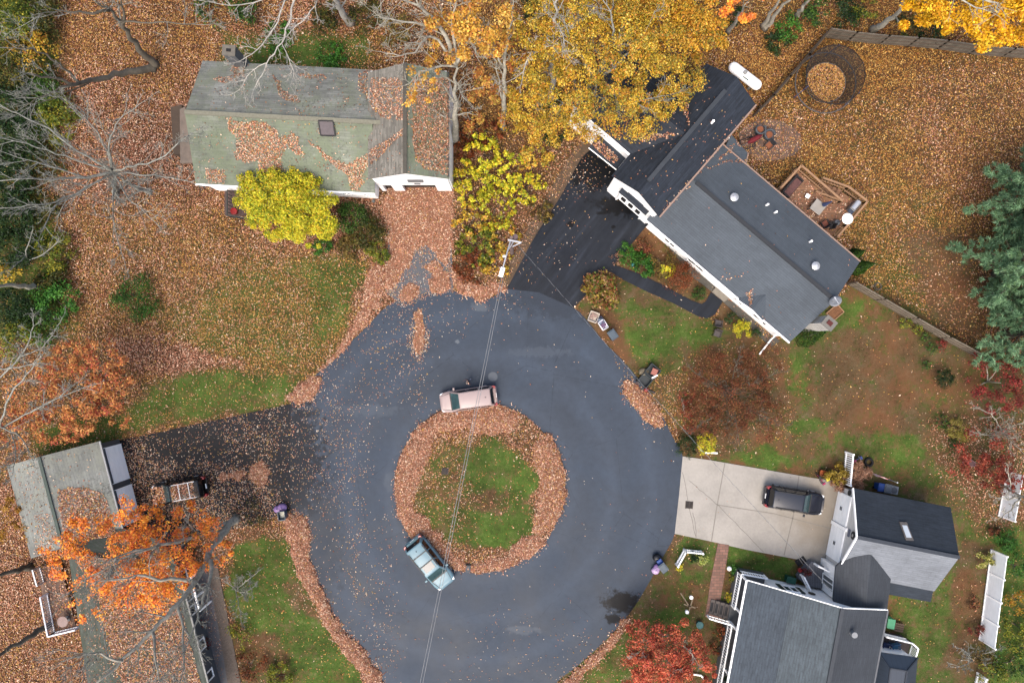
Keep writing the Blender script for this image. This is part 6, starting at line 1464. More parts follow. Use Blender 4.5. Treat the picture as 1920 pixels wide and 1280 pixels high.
def cone_evergreen(label, base, tip, h, r, seed):
    b = W(*base); t = W(tip[0], tip[1], h)
    bl = []
    root = thing('evergreen', label, 'shrub', tuple(b)); rng = np.random.default_rng(seed)
    mb = MB(); mb.tube([b, b.lerp(t, .6)], [.09, .04], 6); mb.build('trunk', BARKD, root, uv=False)
    N = 2600; u = rng.uniform(0, 1, N) ** 1.3; a = rng.uniform(0, 6.283, N); rr = r * (1 - u) * rng.uniform(.75, 1.05, N)
    C = np.array(b)[None] + (np.array(t) - np.array(b))[None] * u[:, None] + np.stack([np.cos(a) * rr, np.sin(a) * rr, np.zeros(N) + .1], 1)
    U = np.stack([np.cos(a), np.sin(a), np.full(N, .4)], 1); K = GRN[rng.integers(0, 5, N)] * rng.uniform(.8, 1.2, (N, 1))
    leaf_obj('crown', C, .16, .07, K, M_LEAF, .4, up=U, parent=root, rng=rng)
cone_evergreen('conical evergreen beside the white chimney', (1508, 632), (1556, 616), 4.2, .95, 122)
cone_evergreen('conical evergreen at the back corner of the slate roof', (1605, 502), (1640, 494), 3.0, .7, 123)
cone_evergreen('smaller conical evergreen behind the deck end of the slate roof', (1600, 478), (1620, 471), 2.4, .55, 124)
shrub('dark green rounded bush on the kerb by the concrete drive', 1287, 836, 22, DGRN, seed=125, h=1.1, size=.1, n=1700)
shrub('bright yellow bush beside the dark kerb bush', 1326, 831, 20, LIME, seed=126, h=1.0, size=.12, n=1700)
shrub('dark round yew at the end of the brown lawn', 1769, 709, 19, DGRN * .8, seed=127, h=1.2, size=.1, n=1500)
shrub('yellow ornamental grass tuft on the brown lawn', 1803, 808, 24, pal((176,160,70),(196,180,92),(140,130,56)), seed=128, h=.9, size=.42, aspect=.12, n=520, name='ornamental_grass')
for i, (px, py, r, p_, nm) in enumerate([(1698,602,14,YGRN,'long bladed plant along the grey fence'),(1722,618,12,YGRN,'yellow green plant along the grey fence, second from the left'),(1737,632,10,GRN,'small green plant by the fence bed corner'),(1745,652,11,GRN,'green plant at the bed edge below the fence'),(1764,648,12,CRIM*.8,'dark red plant in the fence bed'),(1738,684,9,GRN,'little green plant beside the dark yew'),(1790,830,16,GRN*.8,'grey green plant by the yellow grass tuft'),(1768,790,16,GRN*.8,'grey green tuft left of the yellow grass')]):
    shrub(nm, px, py, r, p_, seed=130 + i, h=.6, size=.2, aspect=.3, n=int(420 * (r * H / F) ** 2) + 60, name='garden_plant')
# --- planting around house C
shrub('golden shrub at the end of the concrete drive', 1570, 890, 21, pal((190,160,54),(168,136,44),(208,182,84),(130,104,40)), seed=140, h=1.2, size=.18)
shrub('pinkish ornamental grass behind the white picket panel', 1612, 892, 22, TAN, seed=141, h=1.2, size=.5, aspect=.1, n=1200, name='ornamental_grass', extra=((1600,903,16,500),))
shrub('pink dried grass leaning over the garage corner', 1572, 908, 14, TAN, seed=142, h=.9, size=.42, aspect=.1, n=420, name='ornamental_grass')
shrub('pale green shrub inside the white picket corner', 1317, 1045, 11, pal((190,204,104),(168,186,84),(206,214,130)), seed=143, h=.9, size=.14, n=420)
shrub('dark evergreen inside the white picket corner', 1302, 1044, 10, DGRN, seed=144, h=.8, size=.12, n=420)
shrub('tiny lime plant at the end of the white picket corner', 1274, 1064, 6, LIME, seed=145, h=.4, size=.12, n=140)
shrub('bright green plant beside the brick walk', 1376, 1068, 9, BRGRN, seed=146, h=.5, size=.16, n=160)
shrub('small yellow green plant by the porch corner', 1374, 1084, 7, YGRN, seed=147, h=.5, size=.14, n=140)
shrub('yellow grass clump against the porch', 1367, 1119, 10, LIME * .8, seed=148, h=.6, size=.24, aspect=.2, n=240, name='ornamental_grass')
shrub('reddish plants beneath the lower porch rail', 1352, 1185, 14, RUST, seed=149, h=.7, n=300)
shrub('rusty low plants between red maple and porch', 1345, 1215, 14, RUST, seed=150, h=.6, n=260)
shrub('deep green bush at the bottom edge by the porch corner', 1372, 1272, 18, GRN, seed=151, h=1.0, n=700)
shrub('variegated cream bush beside the long white fence', 1845, 1050, 17, pal((206,200,110),(180,178,84),(222,214,140),(140,150,60)), seed=152, h=1.0, size=.17)
shrub('strappy green lilies above the long white fence', 1888, 1010, 22, BRGRN * .8, seed=153, h=.9, size=.5, aspect=.12, n=480, name='lily_clump')
shrub('brown dried mound above the long white fence', 1864, 997, 12, MAROON * .7, seed=154, h=.7, n=420)
shrub('dark red barberry against the long white fence', 1829, 1180, 15, CRIM * .6, seed=155, h=1.0, size=.12, n=700)
shrub('maroon shrub near the long white fence', 1827, 1128, 14, MAROON, seed=156, h=.7, n=260)
for i, (px, py, r, p_, nm) in enumerate([(1905,1060,24,BRGRN*.8,'grassy green plants behind the long white fence'),(1908,1125,24,pal((206,160,50),(190,130,44),(150,140,50)),'orange and yellow plants behind the long white fence'),(1905,1170,28,YGRN,'yellow green thicket behind the long white fence'),(1895,1240,36,GRN,'green thicket at the lower right corner'),(1860,1265,28,YGRN,'yellow green bush at the bottom right edge'),(1915,1215,24,YGRN,'yellow thicket at the right edge near the bottom'),(1840,1225,22,BROWNY*.7,'dry brown brush under the long white fence')]):
    shrub(nm, px, py, r, p_, seed=160 + i, h=1.2, group=WOOD, n=int(420 * (r * H / F) ** 2))
make_tree('bare_shrub', 'leafless grey brush below the long white fence', 'shrub', (1822, 1235), [[(1822,1236,0),(1815,1225,1),(1800,1215,1.8)], {'p': [(1822,1236,0),(1840,1225,1),(1865,1220,1.8)], 'r': .04}, {'p': [(1822,1236,0),(1812,1245,1),(1790,1250,1.6)], 'r': .04}], .05, BARKP, twigs=(8, 1.1, 2, 1.0, .2), seed=170)
shrub('purple red shrub at the end of the white rail by the walk', 372, 1172, 12, CRIM * .55, seed=171, h=.9, n=300)
shrub('dark red shrub lower along the painted walk', 383, 1205, 14, CRIM * .5, seed=172, h=.8, n=320)
# ------------------------------------------------------------------ vehicles
def paint(name, c, rough=.42, metal=.0, coat=.18): return plain(name, c, rough, .05, 2.0, metal, .35, coat)
CARGLASS = glassm('car_glass', (26, 30, 34), .06); WINDSH = glassm('teal_windscreen', (76, 110, 114), .08)
REDL = plain('red_lens', (190, 24, 36), .25, .1, 6, coat=.6); CLEARL = plain('clear_lens', (222, 226, 228), .15, .05, 6, coat=.6)
def car(label, px, py, heading, L, Wd, Ht, body, belt=.98, cabin=(-.46, .24), roofx=(-.40, .06), rails=None, bars=True, glass2=None, name='parked_car', cat='car', group='cars parked around the cul de sac', roofmat=None, van=False, wind=None, plate=True, sunroof=False):
    c = W(px, py, .8); root = thing(name, label, cat, (c.x, c.y, 0), heading, group)
    hw = Wd / 2; mb = MB(); n = 15; rings = []
    hood = belt - .05
    for i in range(n):
        t = i / (n - 1); x = (t - .5) * L; e = abs(2 * t - 1)
        wv = hw * (1 - .30 * max(0, (e - .72) / .28) ** 2.2); 
        top = belt if t < .62 else belt - (.16 if not van else .12) * ((t - .62) / .38) ** 1.6
        if t > .93: top -= .12 * (t - .93) / .07
        if t < .03: top -= .08
        zb = .26 + .1 * max(0, (e - .86) / .14)
        half = [(0, top + .03), (.45 * wv, top + .025), (.8 * wv, top), (.95 * wv, top - .07), (wv, top - .25), (wv, .52), (.96 * wv, .36), (.86 * wv, zb)]
        ring = [(x, y, z) for y, z in half] + [(x, -y, z) for y, z in reversed(half[1:])]
        rings.append(ring)
    m = len(rings[0]); o = 0
    for r_ in rings: mb.v += r_
    for i in range(n - 1):
        for k in range(m):
            k2 = (k + 1) % m; mb.f.append((i * m + k, i * m + k2, (i + 1) * m + k2, (i + 1) * m + k))
    mb.f.append(tuple(range(m))[::-1] if False else tuple(range(m))); mb.f.append(tuple((n - 1) * m + k for k in reversed(range(m))))
    bo = mb.build('body', body, root, smooth=True, local=True, uv=False)
    # cabin
    x0b, x1b = cabin[0] * L, cabin[1] * L; x0t, x1t = roofx[0] * L, roofx[1] * L; wb, wt = hw * .94, hw * .76; zb, zt = belt - .02, Ht
    cb = MB(); B = [(x0b, -wb, zb), (x1b, -wb * .97, zb), (x1b, wb * .97, zb), (x0b, wb, zb)]; T = [(x0t, -wt, zt), (x1t, -wt * .97, zt), (x1t, wt * .97, zt), (x0t, wt, zt)]
    cb.add(B + T, [(3, 2, 1, 0), (4, 5, 6, 7), (0, 1, 5, 4), (1, 2, 6, 5), (2, 3, 7, 6), (3, 0, 4, 7)])
    cb.build('roof', roofmat or body, root, smooth=True, local=True, bevel=.09, uv=False)
    def patch(name_, q, u0, u1, v0, v1, mat, off=.012, par=root):
        q = [Vector(p) for p in q]; f = lambda u, v: (q[0].lerp(q[1], u)).lerp(q[3].lerp(q[2], u), v)
        nrm = (q[1] - q[0]).cross(q[3] - q[0]).normalized(); ctr = sum(q, Vector()) / 4
        if nrm.dot(ctr - Vector(((x0b + x1b) / 2, 0, .8))) < 0: nrm = -nrm
        M2 = MB(); pts = []
        K = 6
        for j in range(2):
            for i in range(K + 1):
                u = u0 + (u1 - u0) * i / K; v = v0 if j == 0 else v1
                pts.append(f(u, v) + nrm * off)
        M2.add(pts, [(i, i + 1, K + 2 + i, K + 1 + i) for i in range(K)]); M2.add([p - nrm * (off + .02) for p in pts], [(i, K + 1 + i, K + 2 + i, i + 1) for i in range(K)])
        return M2.build(name_, mat, par, local=True, uv=False)
    patch('windscreen', [B[1], B[2], T[2], T[1]], .06, .94, .04, .93, wind or WINDSH)
    patch('rear_window', [B[3], B[0], T[0], T[3]], .08, .92, .12, .92, CARGLASS)
    nw = 3 if van else 3
    for side in ((B[0], B[1], T[1], T[0]), (B[2], B[3], T[3], T[2])):
        cuts = [(.05, .33), (.36, .64), (.67, .93)]
        for a_, b_ in cuts: patch('side_window', side, a_, b_, .1, .9, CARGLASS)
    # lamps, bumpers, mirrors, wheels
    for s in (-1, 1):
        h = MB(); h.box((L * .445, s * hw * .70, belt - .30), (.34, .34, .16), s * -.35); h.build('headlight', CLEARL, root, local=True, bevel=.04)
        h = MB(); h.box((-L * .487, s * hw * .78, belt - .16), (.16, .22, .42)); h.box((-L * .465, s * hw * .88, belt - .05), (.26, .12, .2)); h.build('taillight', REDL, root, local=True, bevel=.03)
        h = MB(); h.box((x1b - .35, s * (hw + .12), belt + .02), (.16, .24, .16)); h.build('mirror', body, root, local=True, bevel=.04)
        for fx in (-.31, .31):
            wl = MB(); cx, cy = fx * L, s * (hw - .11)
            wl.tube([(cx, cy - .11, .33), (cx, cy + .11, .33)], .335, 18); wo = wl.build('wheel', RUBBER, root, local=True)
            r2 = MB(); r2.tube([(cx, cy + s * .112, .33), (cx, cy + s * .13, .33)], .22, 14); r2.build('rim', CHROME, wo, local=True)
    h = MB(); h.box((L * .5 - .03, 0, .5), (.12, Wd * .78, .22)); h.build('bumper', body, root, local=True, bevel=.05)
    h = MB(); h.box((-L * .5 + .02, 0, .55), (.18, Wd * .82, .24)); h.build('bumper', body, root, local=True, bevel=.05)
    h = MB(); h.box((-L * .5 - .0, 0, .84), (.04, .42, .16)); h.build('number_plate', TRIM, root, local=True)
    if rails:
        for s in (-1, 1):
            h = MB(); h.bar((x0t + .25, s * wt * .93, zt + .05), (x1t - .25, s * wt * .93, zt + .05), .06, .06); h.build('roof_rail', rails, root, local=True)
        for f_ in (.32, .66) if bars else ():
            h = MB(); xx = x0t + (x1t - x0t) * f_; h.bar((xx, -wt * .93, zt + .07), (xx, wt * .93, zt + .07), .07, .04); h.build('crossbar', rails, root, local=True)
    if sunroof:
        h = MB(); h.box((x1t - .55, 0, zt + .012), (.62, wt * 1.25, .02)); h.build('sunroof', glassm('sunroof_glass', (70, 84, 98), .1), root, local=True)
    h = MB(); h.tube([(x0t + .45, 0, zt), (x0t + .38, 0, zt + .09)], .03, 5); h.build('antenna', BLACKP, root, local=True)
    h = MB()
    for s in (-1, 1):
        for xx in (x0b + .36 * (x1b - x0b), x0b + .68 * (x1b - x0b), x1b - .02): h.box((xx, s * (hw + .0), .72), (.025, .03, .42))
        h.bar((x1b + .1, s * wb * .84, belt + .035), (L * .47, s * hw * .62, belt - .13), .03, .02)
    h.build('panel_gap', BLACKP, root, local=True)
    h = MB(); h.box((x1b + .02, 0, belt + .01), (.1, wb * 1.75, .04)); h.build('wiper_cowl', BLACKP, root, local=True)
    return root
PINKP = paint('champagne_paint', (206, 184, 180)); TEALP = paint('pale_teal_paint', (146, 188, 204)); BLKP = paint('dark_navy_paint', (42, 46, 60), .25); BLK2 = paint('black_paint', (24, 24, 27), .25)
car('champagne pink minivan parked on the upper rim of the island', 878, 748, R(188.3), 4.9, 1.86, 1.68, PINKP, 1.0, (-.46, .30), (-.40, .14), van=True, name='parked_minivan', cat='minivan')
car('pale teal sport utility with roof rack and sunroof below the island', 806, 1055, R(-51.4), 4.95, 2.02, 1.8, TEALP, 1.04, (-.47, .27), (-.42, .12), rails=BLACKP, sunroof=True, name='parked_suv', cat='suv')
car('dark navy wagon parked on the pale concrete driveway', 1490, 938, R(-9.4), 5.15, 1.98, 1.72, BLKP, 1.02, (-.46, .24), (-.42, .08), rails=BLACKP, bars=False, name='parked_suv', cat='suv', roofmat=paint('navy_roof', (54, 60, 74), .35))
cD = car('black leaf covered car with silver roof bars in the dark driveway', 336, 920, R(190.5), 4.75, 1.9, 1.62, BLK2, 1.0, (-.47, .25), (-.44, .09), rails=CHROME, name='parked_suv', cat='suv')
c = W(330, 921, 1.6); N = 900
lx = RNG.uniform(-1.7, 2.3, N); ly = RNG.uniform(-.75, .75, N); a = R(190.5)
zz = np.where((lx > -1.75) & (lx < .35), 1.66, 1.02) ; kk = (lx < .3) | (lx > 1.15)
Pc = np.stack([cD.location.x + lx * math.cos(a) - ly * math.sin(a), cD.location.y + lx * math.sin(a) + ly * math.cos(a), zz], 1)[kk]
lo = leaf_obj('car_leaves', Pc, .15, .08, pick(PINK, GOLD, np.full(len(Pc), .2)), M_FALLEN, .25); lo['kind'] = 'stuff'; lo['label'] = 'leaves lying on the roof and hood of the black car'; lo['category'] = 'fallen leaves'

# ------------------------------------------------------------------ person
def person():
    p = W(880, 714, 0); root = thing('person', 'person in dark jacket and grey trousers walking beside the pink minivan', 'person', tuple(p), R(205))
    J = {'pelvis': (0, 0, .93), 'waist': (.02, 0, 1.08), 'chest': (.05, 0, 1.32), 'neck': (.07, 0, 1.5), 'head': (.1, 0, 1.62), 'top': (.1, 0, 1.74),
         'hl': (0, .1, .88), 'kl': (.16, .1, .5), 'al': (.18, .1, .09), 'tl': (.36, .11, .05), 'hr': (0, -.1, .88), 'kr': (-.02, -.1, .48), 'ar': (-.24, -.1, .14), 'tr': (-.08, -.11, .05),
         'sl': (.05, .19, 1.42), 'el': (-.08, .27, 1.16), 'wl': (.06, .3, .94), 'pl': (.1, .3, .88), 'sr': (.05, -.19, 1.42), 'er': (.1, -.28, 1.15), 'wr': (.3, -.27, 1.05), 'pr': (.36, -.27, 1.03)}
    E = [('pelvis','waist'),('waist','chest'),('chest','neck'),('neck','head'),('head','top'),('pelvis','hl'),('hl','kl'),('kl','al'),('al','tl'),('pelvis','hr'),('hr','kr'),('kr','ar'),('ar','tr'),('chest','sl'),('sl','el'),('el','wl'),('wl','pl'),('chest','sr'),('sr','er'),('er','wr'),('wr','pr')]
    RD = {'pelvis': .15, 'waist': .14, 'chest': .17, 'neck': .06, 'head': .1, 'top': .08, 'hl': .1, 'hr': .1, 'kl': .065, 'kr': .065, 'al': .045, 'ar': .045, 'tl': .045, 'tr': .045, 'sl': .08, 'sr': .08, 'el': .05, 'er': .05, 'wl': .035, 'wr': .035, 'pl': .04, 'pr': .04}
    for hand, sd in (('pl', 1), ('pr', -1)):
        hx, hy, hz = J[hand]
        dirv = Vector(J[hand]) - Vector(J['w' + hand[1]]); dirv.normalize(); sid = Vector((0, 1, 0)) * .018; 
        for i in range(4):
            k0, k1 = f'{hand}f{i}', f'{hand}g{i}'
            J[k0] = tuple(Vector((hx, hy, hz)) + dirv * .05 + sid * (i - 1.5)); J[k1] = tuple(Vector(J[k0]) + dirv * (.045 + .012 * (i in (1, 2))) - Vector((.02, 0, .01)))
            E += [(hand, k0), (k0, k1)]; RD[k0] = .011; RD[k1] = .009
        k0 = hand + 't'; J[k0] = tuple(Vector((hx, hy, hz)) + dirv * .03 + Vector((.03, -.03 * sd, .015))); E.append((hand, k0)); RD[k0] = .011
    names = list(J); me = bpy.data.meshes.new('body'); me.from_pydata([J[k] for k in names], [(names.index(a_), names.index(b_)) for a_, b_ in E], []); me.update()
    o = bpy.data.objects.new('body', me); COL.objects.link(o); o.parent = root
    sk = o.modifiers.new('skin', 'SKIN'); o.modifiers.new('sub', 'SUBSURF').levels = 1; o.modifiers['sub'].render_levels = 1
    for i, k in enumerate(names):
        me.skin_vertices[0].data[i].radius = (RD[k], RD[k]); me.skin_vertices[0].data[i].use_root = (k == 'pelvis')
    m, t, b = newmat('person_clothes'); sx = nd(t, 'ShaderNodeSeparateXYZ'); t.links.new(coord(t), sx.inputs[0])
    z_ = sx.outputs[2]; col = mix(t, mth(t, 'GREATER_THAN', z_, .92), lin((112, 116, 132)), lin((52, 44, 50))); col = mix(t, mth(t, 'GREATER_THAN', z_, 1.49), col, lin((206, 160, 138)))
    col = mix(t, mth(t, 'LESS_THAN', z_, .1), col, lin((210, 206, 200)))
    t.links.new(col, b.inputs['Base Color']); b.inputs['Roughness'].default_value = .8; me.materials.append(m)
    hb = MB(); hb.ball((.085, 0, 1.675), .118, 1.0, .92, 1.0, 12, 8, .05); hb.build('hair', plain('grey_brown_hair', (150, 132, 118), .8, .3, 20), root, smooth=True, local=True)
    fb = MB(); fb.ball((.205, .0, 1.63), .02, 1, .8, 1.3, 6, 4); fb.build('nose', plain('skin', (206, 160, 138), .6), root, local=True)
person()
# ------------------------------------------------------------------ street furniture
# lamp pole with an arm over the kerb, twin wires and a service drop
p = W(960, 475, 0); pole = thing('street_lamp', 'weathered utility pole with a long white lamp arm by the yellow weeds', 'street lamp', tuple(p))
top = Vector((p.x - .05, p.y, 9.2))
mb = MB(); mb.tube([p, top], [.17, .12], 10); mb.build('pole', plain('grey_pole', (150, 128, 122), .9, .25), pole)
a0 = Vector((p.x - .1, p.y - .12, 8.6)); lh = W(941, 510, 8.9)
mb = MB(); mb.tube([a0, a0.lerp(lh, .5) + Vector((0, 0, .35)), lh + Vector((0, 0, .12))], [.06, .055, .05], 8); mb.bar(a0 + Vector((.25, -.05, -.1)), a0.lerp(lh, .35) + Vector((.0, 0, .1)), .06, .06); mb.build('lamp_arm', CHROME, pole)
mb = MB(); d = (lh - a0); an_ = math.atan2(d.y, d.x); mb.box(lh, (.75, .34, .18), an_); lm = mb.build('lamp_head', TRIM, pole, bevel=.05); m2 = MB(); m2.box(lh - Vector((0, 0, .1)), (.45, .24, .05), an_); m2.build('lens', CLEARL, lm)
mb = MB(); mb.box(a0.lerp(lh, .52) + Vector((-.14, 0, .2)), (.2, .12, .3)); mb.build('photocell_box', TRIM, pole)
mb = MB(); mb.bar(top + Vector((-.25, -.15, -.25)), top + Vector((.75, -.35, -.25)), .12, .1); mb.bar(top + Vector((.75, -.35, -.25)), top + Vector((.1, -.6, -.6)), .07, .07); mb.build('bracket', CHROME, pole)
mb = MB(); mb.tube([top + Vector((.3, .12, -1.2)), top + Vector((.3, .12, -.4))], .2, 10); mb.build('transformer', plain('transformer_mauve', (132, 108, 112), .5, .15), pole)
def wire(name, label, A, B, sag, r, mat, n=40):
    A, B = Vector(A), Vector(B); mb = MB(); pts = []
    for i in range(n + 1):
        t = i / n; q = A.lerp(B, t); q.z -= sag * 4 * t * (1 - t); pts.append(q)
    mb.tube(pts, r, 5); return tag(mb.build(name, mat, None, smooth=True, uv=False), label, 'overhead wire')
WIREL = plain('pale_wire', (176, 180, 184), .5, .3, 1.2, .2); WIRED = plain('dark_wire', (70, 72, 76), .5, .2, .8)
mA = W(942, 513, 8.7); mBv = W(706, 1690, 8.7)
wire('overhead_wire', 'left strand of the twin overhead wires crossing the circle', (mA.x - .03, mA.y, mA.z), (mBv.x - .05, mBv.y, mBv.z), .6, .02, WIREL)
wire('overhead_wire', 'right strand of the twin overhead wires crossing the circle', (mA.x + .12, mA.y - .1, mA.z), (mBv.x + .18, mBv.y, mBv.z), .6, .02, WIREL)
# twisted service drop: a light and a dark strand wound round each other
A, B = Vector(top) + Vector((.3, -.3, -.6)), W(1560, 1108, 4.2)
for s, (m_, lb) in enumerate(((WIREL, 'bare pale strand of the twisted service drop to the lower right house'), (WIRED, 'dark insulated strand of the twisted service drop to the lower right house'))):
    mb = MB(); n = 700; pts = []
    d = (B - A).normalized(); u = d.cross(Vector((0, 0, 1))).normalized(); v = d.cross(u)
    for i in range(n + 1):
        t = i / n; q = A.lerp(B, t); q.z -= 1.0 * 4 * t * (1 - t); ph = 2 * math.pi * t * 36 + math.pi * s; pts.append(q + (u * math.cos(ph) + v * math.sin(ph)) * .018)
    mb.tube(pts, .012, 4); tag(mb.build('service_drop', m_, None, uv=False), lb, 'overhead wire')
# drains
def grate(px, py, ang, label, base, z, w_=.62, frame=None):
    c = W(px, py, 0); root = thing('drain_grate', label, 'drain', (c.x, c.y, z), ang)
    mb = MB(); mb.box((0, 0, .005), (w_, w_, .03)); mb.build('pit', DARK, root, local=True)
    mb = MB()
    for i in range(6): mb.box((0, -w_ / 2 + w_ * (i + .5) / 6, .03), (w_, .045, .03))
    for sx in (-1, 0, 1): mb.box((sx * w_ / 2, 0, .032), (.05, w_ + .05, .03))
    mb.build('bars', plain('rusty_iron', (92, 82, 76), .8, .3, 6), root, local=True)
grate(1292, 946, R(-5), 'square iron drain grate in the concrete driveway', None, .008)
grate(835, 882, R(0), 'small iron drain grate in the island grass', None, isl_z(*W(835, 882).xy) + .03, .55)
c = W(924, 706); mh = thing('manhole_cover', 'round pale manhole cover in the road above the pink minivan', 'manhole', (c.x, c.y, .002)); mb = MB(); mb.lathe([(.43, 0), (.43, .012), (.38, .014)], (0, 0, 0), 24); mb.build('rim', plain('iron_rim', (104, 112, 122), .7, .15), mh, local=True); mb = MB(); mb.lathe([(.36, 0.004), (.36, .018)], (0, 0, 0), 24); mb.build('lid', plain('iron_lid', (118, 126, 136), .7, .12, 9), mh, local=True)
c = W(878, 1064); ci = thing('storm_inlet', 'grey kerb inlet block notched into the lower rim of the island', 'storm inlet', (c.x, c.y, 0), R(-3)); mb = MB(); mb.box((0, -.03, .12), (.44, .62, .24)); mb.build('slab', plain('inlet_slab', (92, 98, 106), .7, .12), ci, local=True, bevel=.02); mb = MB(); mb.box((0, .34, .16), (.46, .12, .34)); mb.build('hood', DARK, ci, local=True)
# ---- kerbside rubbish
def wheelie(label, px, py, ang, bodym, lidm, s=1.0, name='wheeled_bin', open_=False):
    c = W(px, py, .5); root = thing(name, label, 'bin', (c.x, c.y, 0), ang)
    mb = MB(); w0, w1, d0, d1, h = .24 * s, .3 * s, .27 * s, .36 * s, 1.0 * s
    mb.add([(-w0, -d0, .08), (w0, -d0, .08), (w0, d0, .08), (-w0, d0, .08), (-w1, -d1, h), (w1, -d1, h), (w1, d1, h), (-w1, d1, h)], [(3, 2, 1, 0), (0, 1, 5, 4), (1, 2, 6, 5), (2, 3, 7, 6), (3, 0, 4, 7)] + ([] if open_ else [(4, 5, 6, 7)]))
    mb.build('bin_body', bodym, root, local=True, bevel=.02)
    if open_:
        mb = MB(); mb.box((0, 0, h * .6), (w1 * 1.6, d1 * 1.6, .04)); mb.build('contents', plain('rubbish_cream', (206, 206, 190), .8, .4, 12), root, local=True)
        mb = MB()
        for a_, b_ in (((-w1, -d1, h), (w1, -d1, h)), ((w1, -d1, h), (w1, d1, h)), ((w1, d1, h), (-w1, d1, h)), ((-w1, d1, h), (-w1, -d1, h))): mb.bar(a_, b_, .05, .05)
        mb.build('rim', lidm, root, local=True)
    else:
        mb = MB(); mb.box((0, 0, h + .03), (w1 * 2.1, d1 * 2.1, .07)); mb.box((0, d1 * .1, h + .08), (w1 * 1.6, d1 * 1.5, .05)); mb.build('lid', lidm, root, local=True, bevel=.03)
    mb = MB(); mb.tube([(-w1, -d1 - .06, h - .05), (w1, -d1 - .06, h - .05)], .025, 6); mb.build('handle', lidm, root, local=True)
    for sx in (-1, 1):
        mb = MB(); mb.tube([(sx * w0 - .03, -d0, .12), (sx * w0 + .03, -d0, .12)], .12, 12); mb.build('wheel', RUBBER, root, local=True)
    return root
BLUEP = plain('blue_plastic', (30, 92, 186), .4, .12); GREYLID = plain('slate_plastic', (92, 110, 124), .45, .12); TEALB = plain('dark_teal_plastic', (52, 66, 74), .45, .15)
def bag(label, px, py, r, mat, z=0, name='rubbish_bag'):
    random.seed(int(px * 7 + py)); c = W(px, py, .3); root = thing(name, label, 'rubbish bag', (c.x, c.y, z)); mb = MB(); mb.ball((0, 0, r * .78), r, 1, .9, .8, 12, 8, .1); mb.build('bag', mat, root, smooth=True, local=True)
    mb = MB(); mb.lathe([(.05, 0), (.03, .06), (.08, .14), (.02, .15)], (0, 0, r * 1.4), 8); mb.build('knot', mat, root, local=True); return root
LILAC = plain('lilac_bag', (186, 150, 214), .35, .22, 5); BLKBAG = plain('black_bag', (30, 30, 36), .35, .25, 5)
wheelie('grey blue bin open to pale rubbish at the mouth of the dark drive', 531, 964, R(8), plain('bin_blue_grey', (84, 112, 136), .45, .15), GREYLID, 1.0, open_=True)
bag('rounder lilac bag behind the open bin', 529, 951, .42, LILAC); bag('lilac bag leaning left of the other by the open bin', 521, 954, .38, LILAC)
wheelie('blue bin with slate lid on the lower right kerb', 1241, 1060, R(38), BLUEP, GREYLID, 1.05)
wheelie('bright blue recycling tub on the lower right kerb', 1237, 1052, R(38), BLUEP, BLUEP, .75, name='recycling_tub')
bag('black bag above the blue bins on the kerb', 1232, 1045, .4, BLKBAG); bag('long lilac bag beside the blue bins', 1233, 1063, .34, LILAC); bag('pale lilac bag at the foot of the blue bins', 1229, 1069, .36, plain('pale_lilac_bag', (216, 186, 226), .35, .2, 5))
wheelie('rounded slate grey bin by the upper right kerb', 1147, 627, R(35), TEALB, GREYLID, 1.1)
def openbox(label, px, py, ang, size, mat, inner, name='cardboard_box', cat='box', h=.45):
    c = W(px, py, .3); root = thing(name, label, cat, (c.x, c.y, 0), ang); w_, d_ = size; mb = MB()
    for x_, y_, sx, sy in ((0, -d_ / 2, w_, .04), (0, d_ / 2, w_, .04), (-w_ / 2, 0, .04, d_ - .04), (w_ / 2, 0, .04, d_ - .04)): mb.box((x_, y_, h / 2), (sx, sy, h))
    mb.box((0, 0, .03), (w_ - .04, d_ - .04, .05)); mb.build('box_side', mat, root, local=True)
    random.seed(int(px)); mb = MB()
    for i in range(9): mb.box((random.uniform(-.35, .35) * w_, random.uniform(-.35, .35) * d_, h * random.uniform(.55, .85)), (random.uniform(.12, .3), random.uniform(.1, .22), .1), random.uniform(0, 3))
    mb.build('contents', inner, root, local=True); return root
openbox('cream cardboard box on the upper right kerb', 1113, 594, R(-20), (.78, .86), plain('cream_card', (216, 204, 190), .8, .1), plain('paper_pink', (204, 168, 156), .8, .4, 14))
openbox('white tote with printed paper next to the cream box', 1131, 609, R(32), (.55, .8), plain('white_tote', (222, 222, 228), .5, .08), plain('paper_mauve', (150, 120, 158), .8, .5, 14), 'storage_tote', 'tote')
openbox('navy recycling crate squeezed between the white tote and cream box', 1126, 601, R(32), (.5, .6), plain('navy_crate', (52, 66, 108), .5, .2), plain('paper_blue', (160, 178, 200), .8, .4, 14), 'recycling_crate', 'crate')
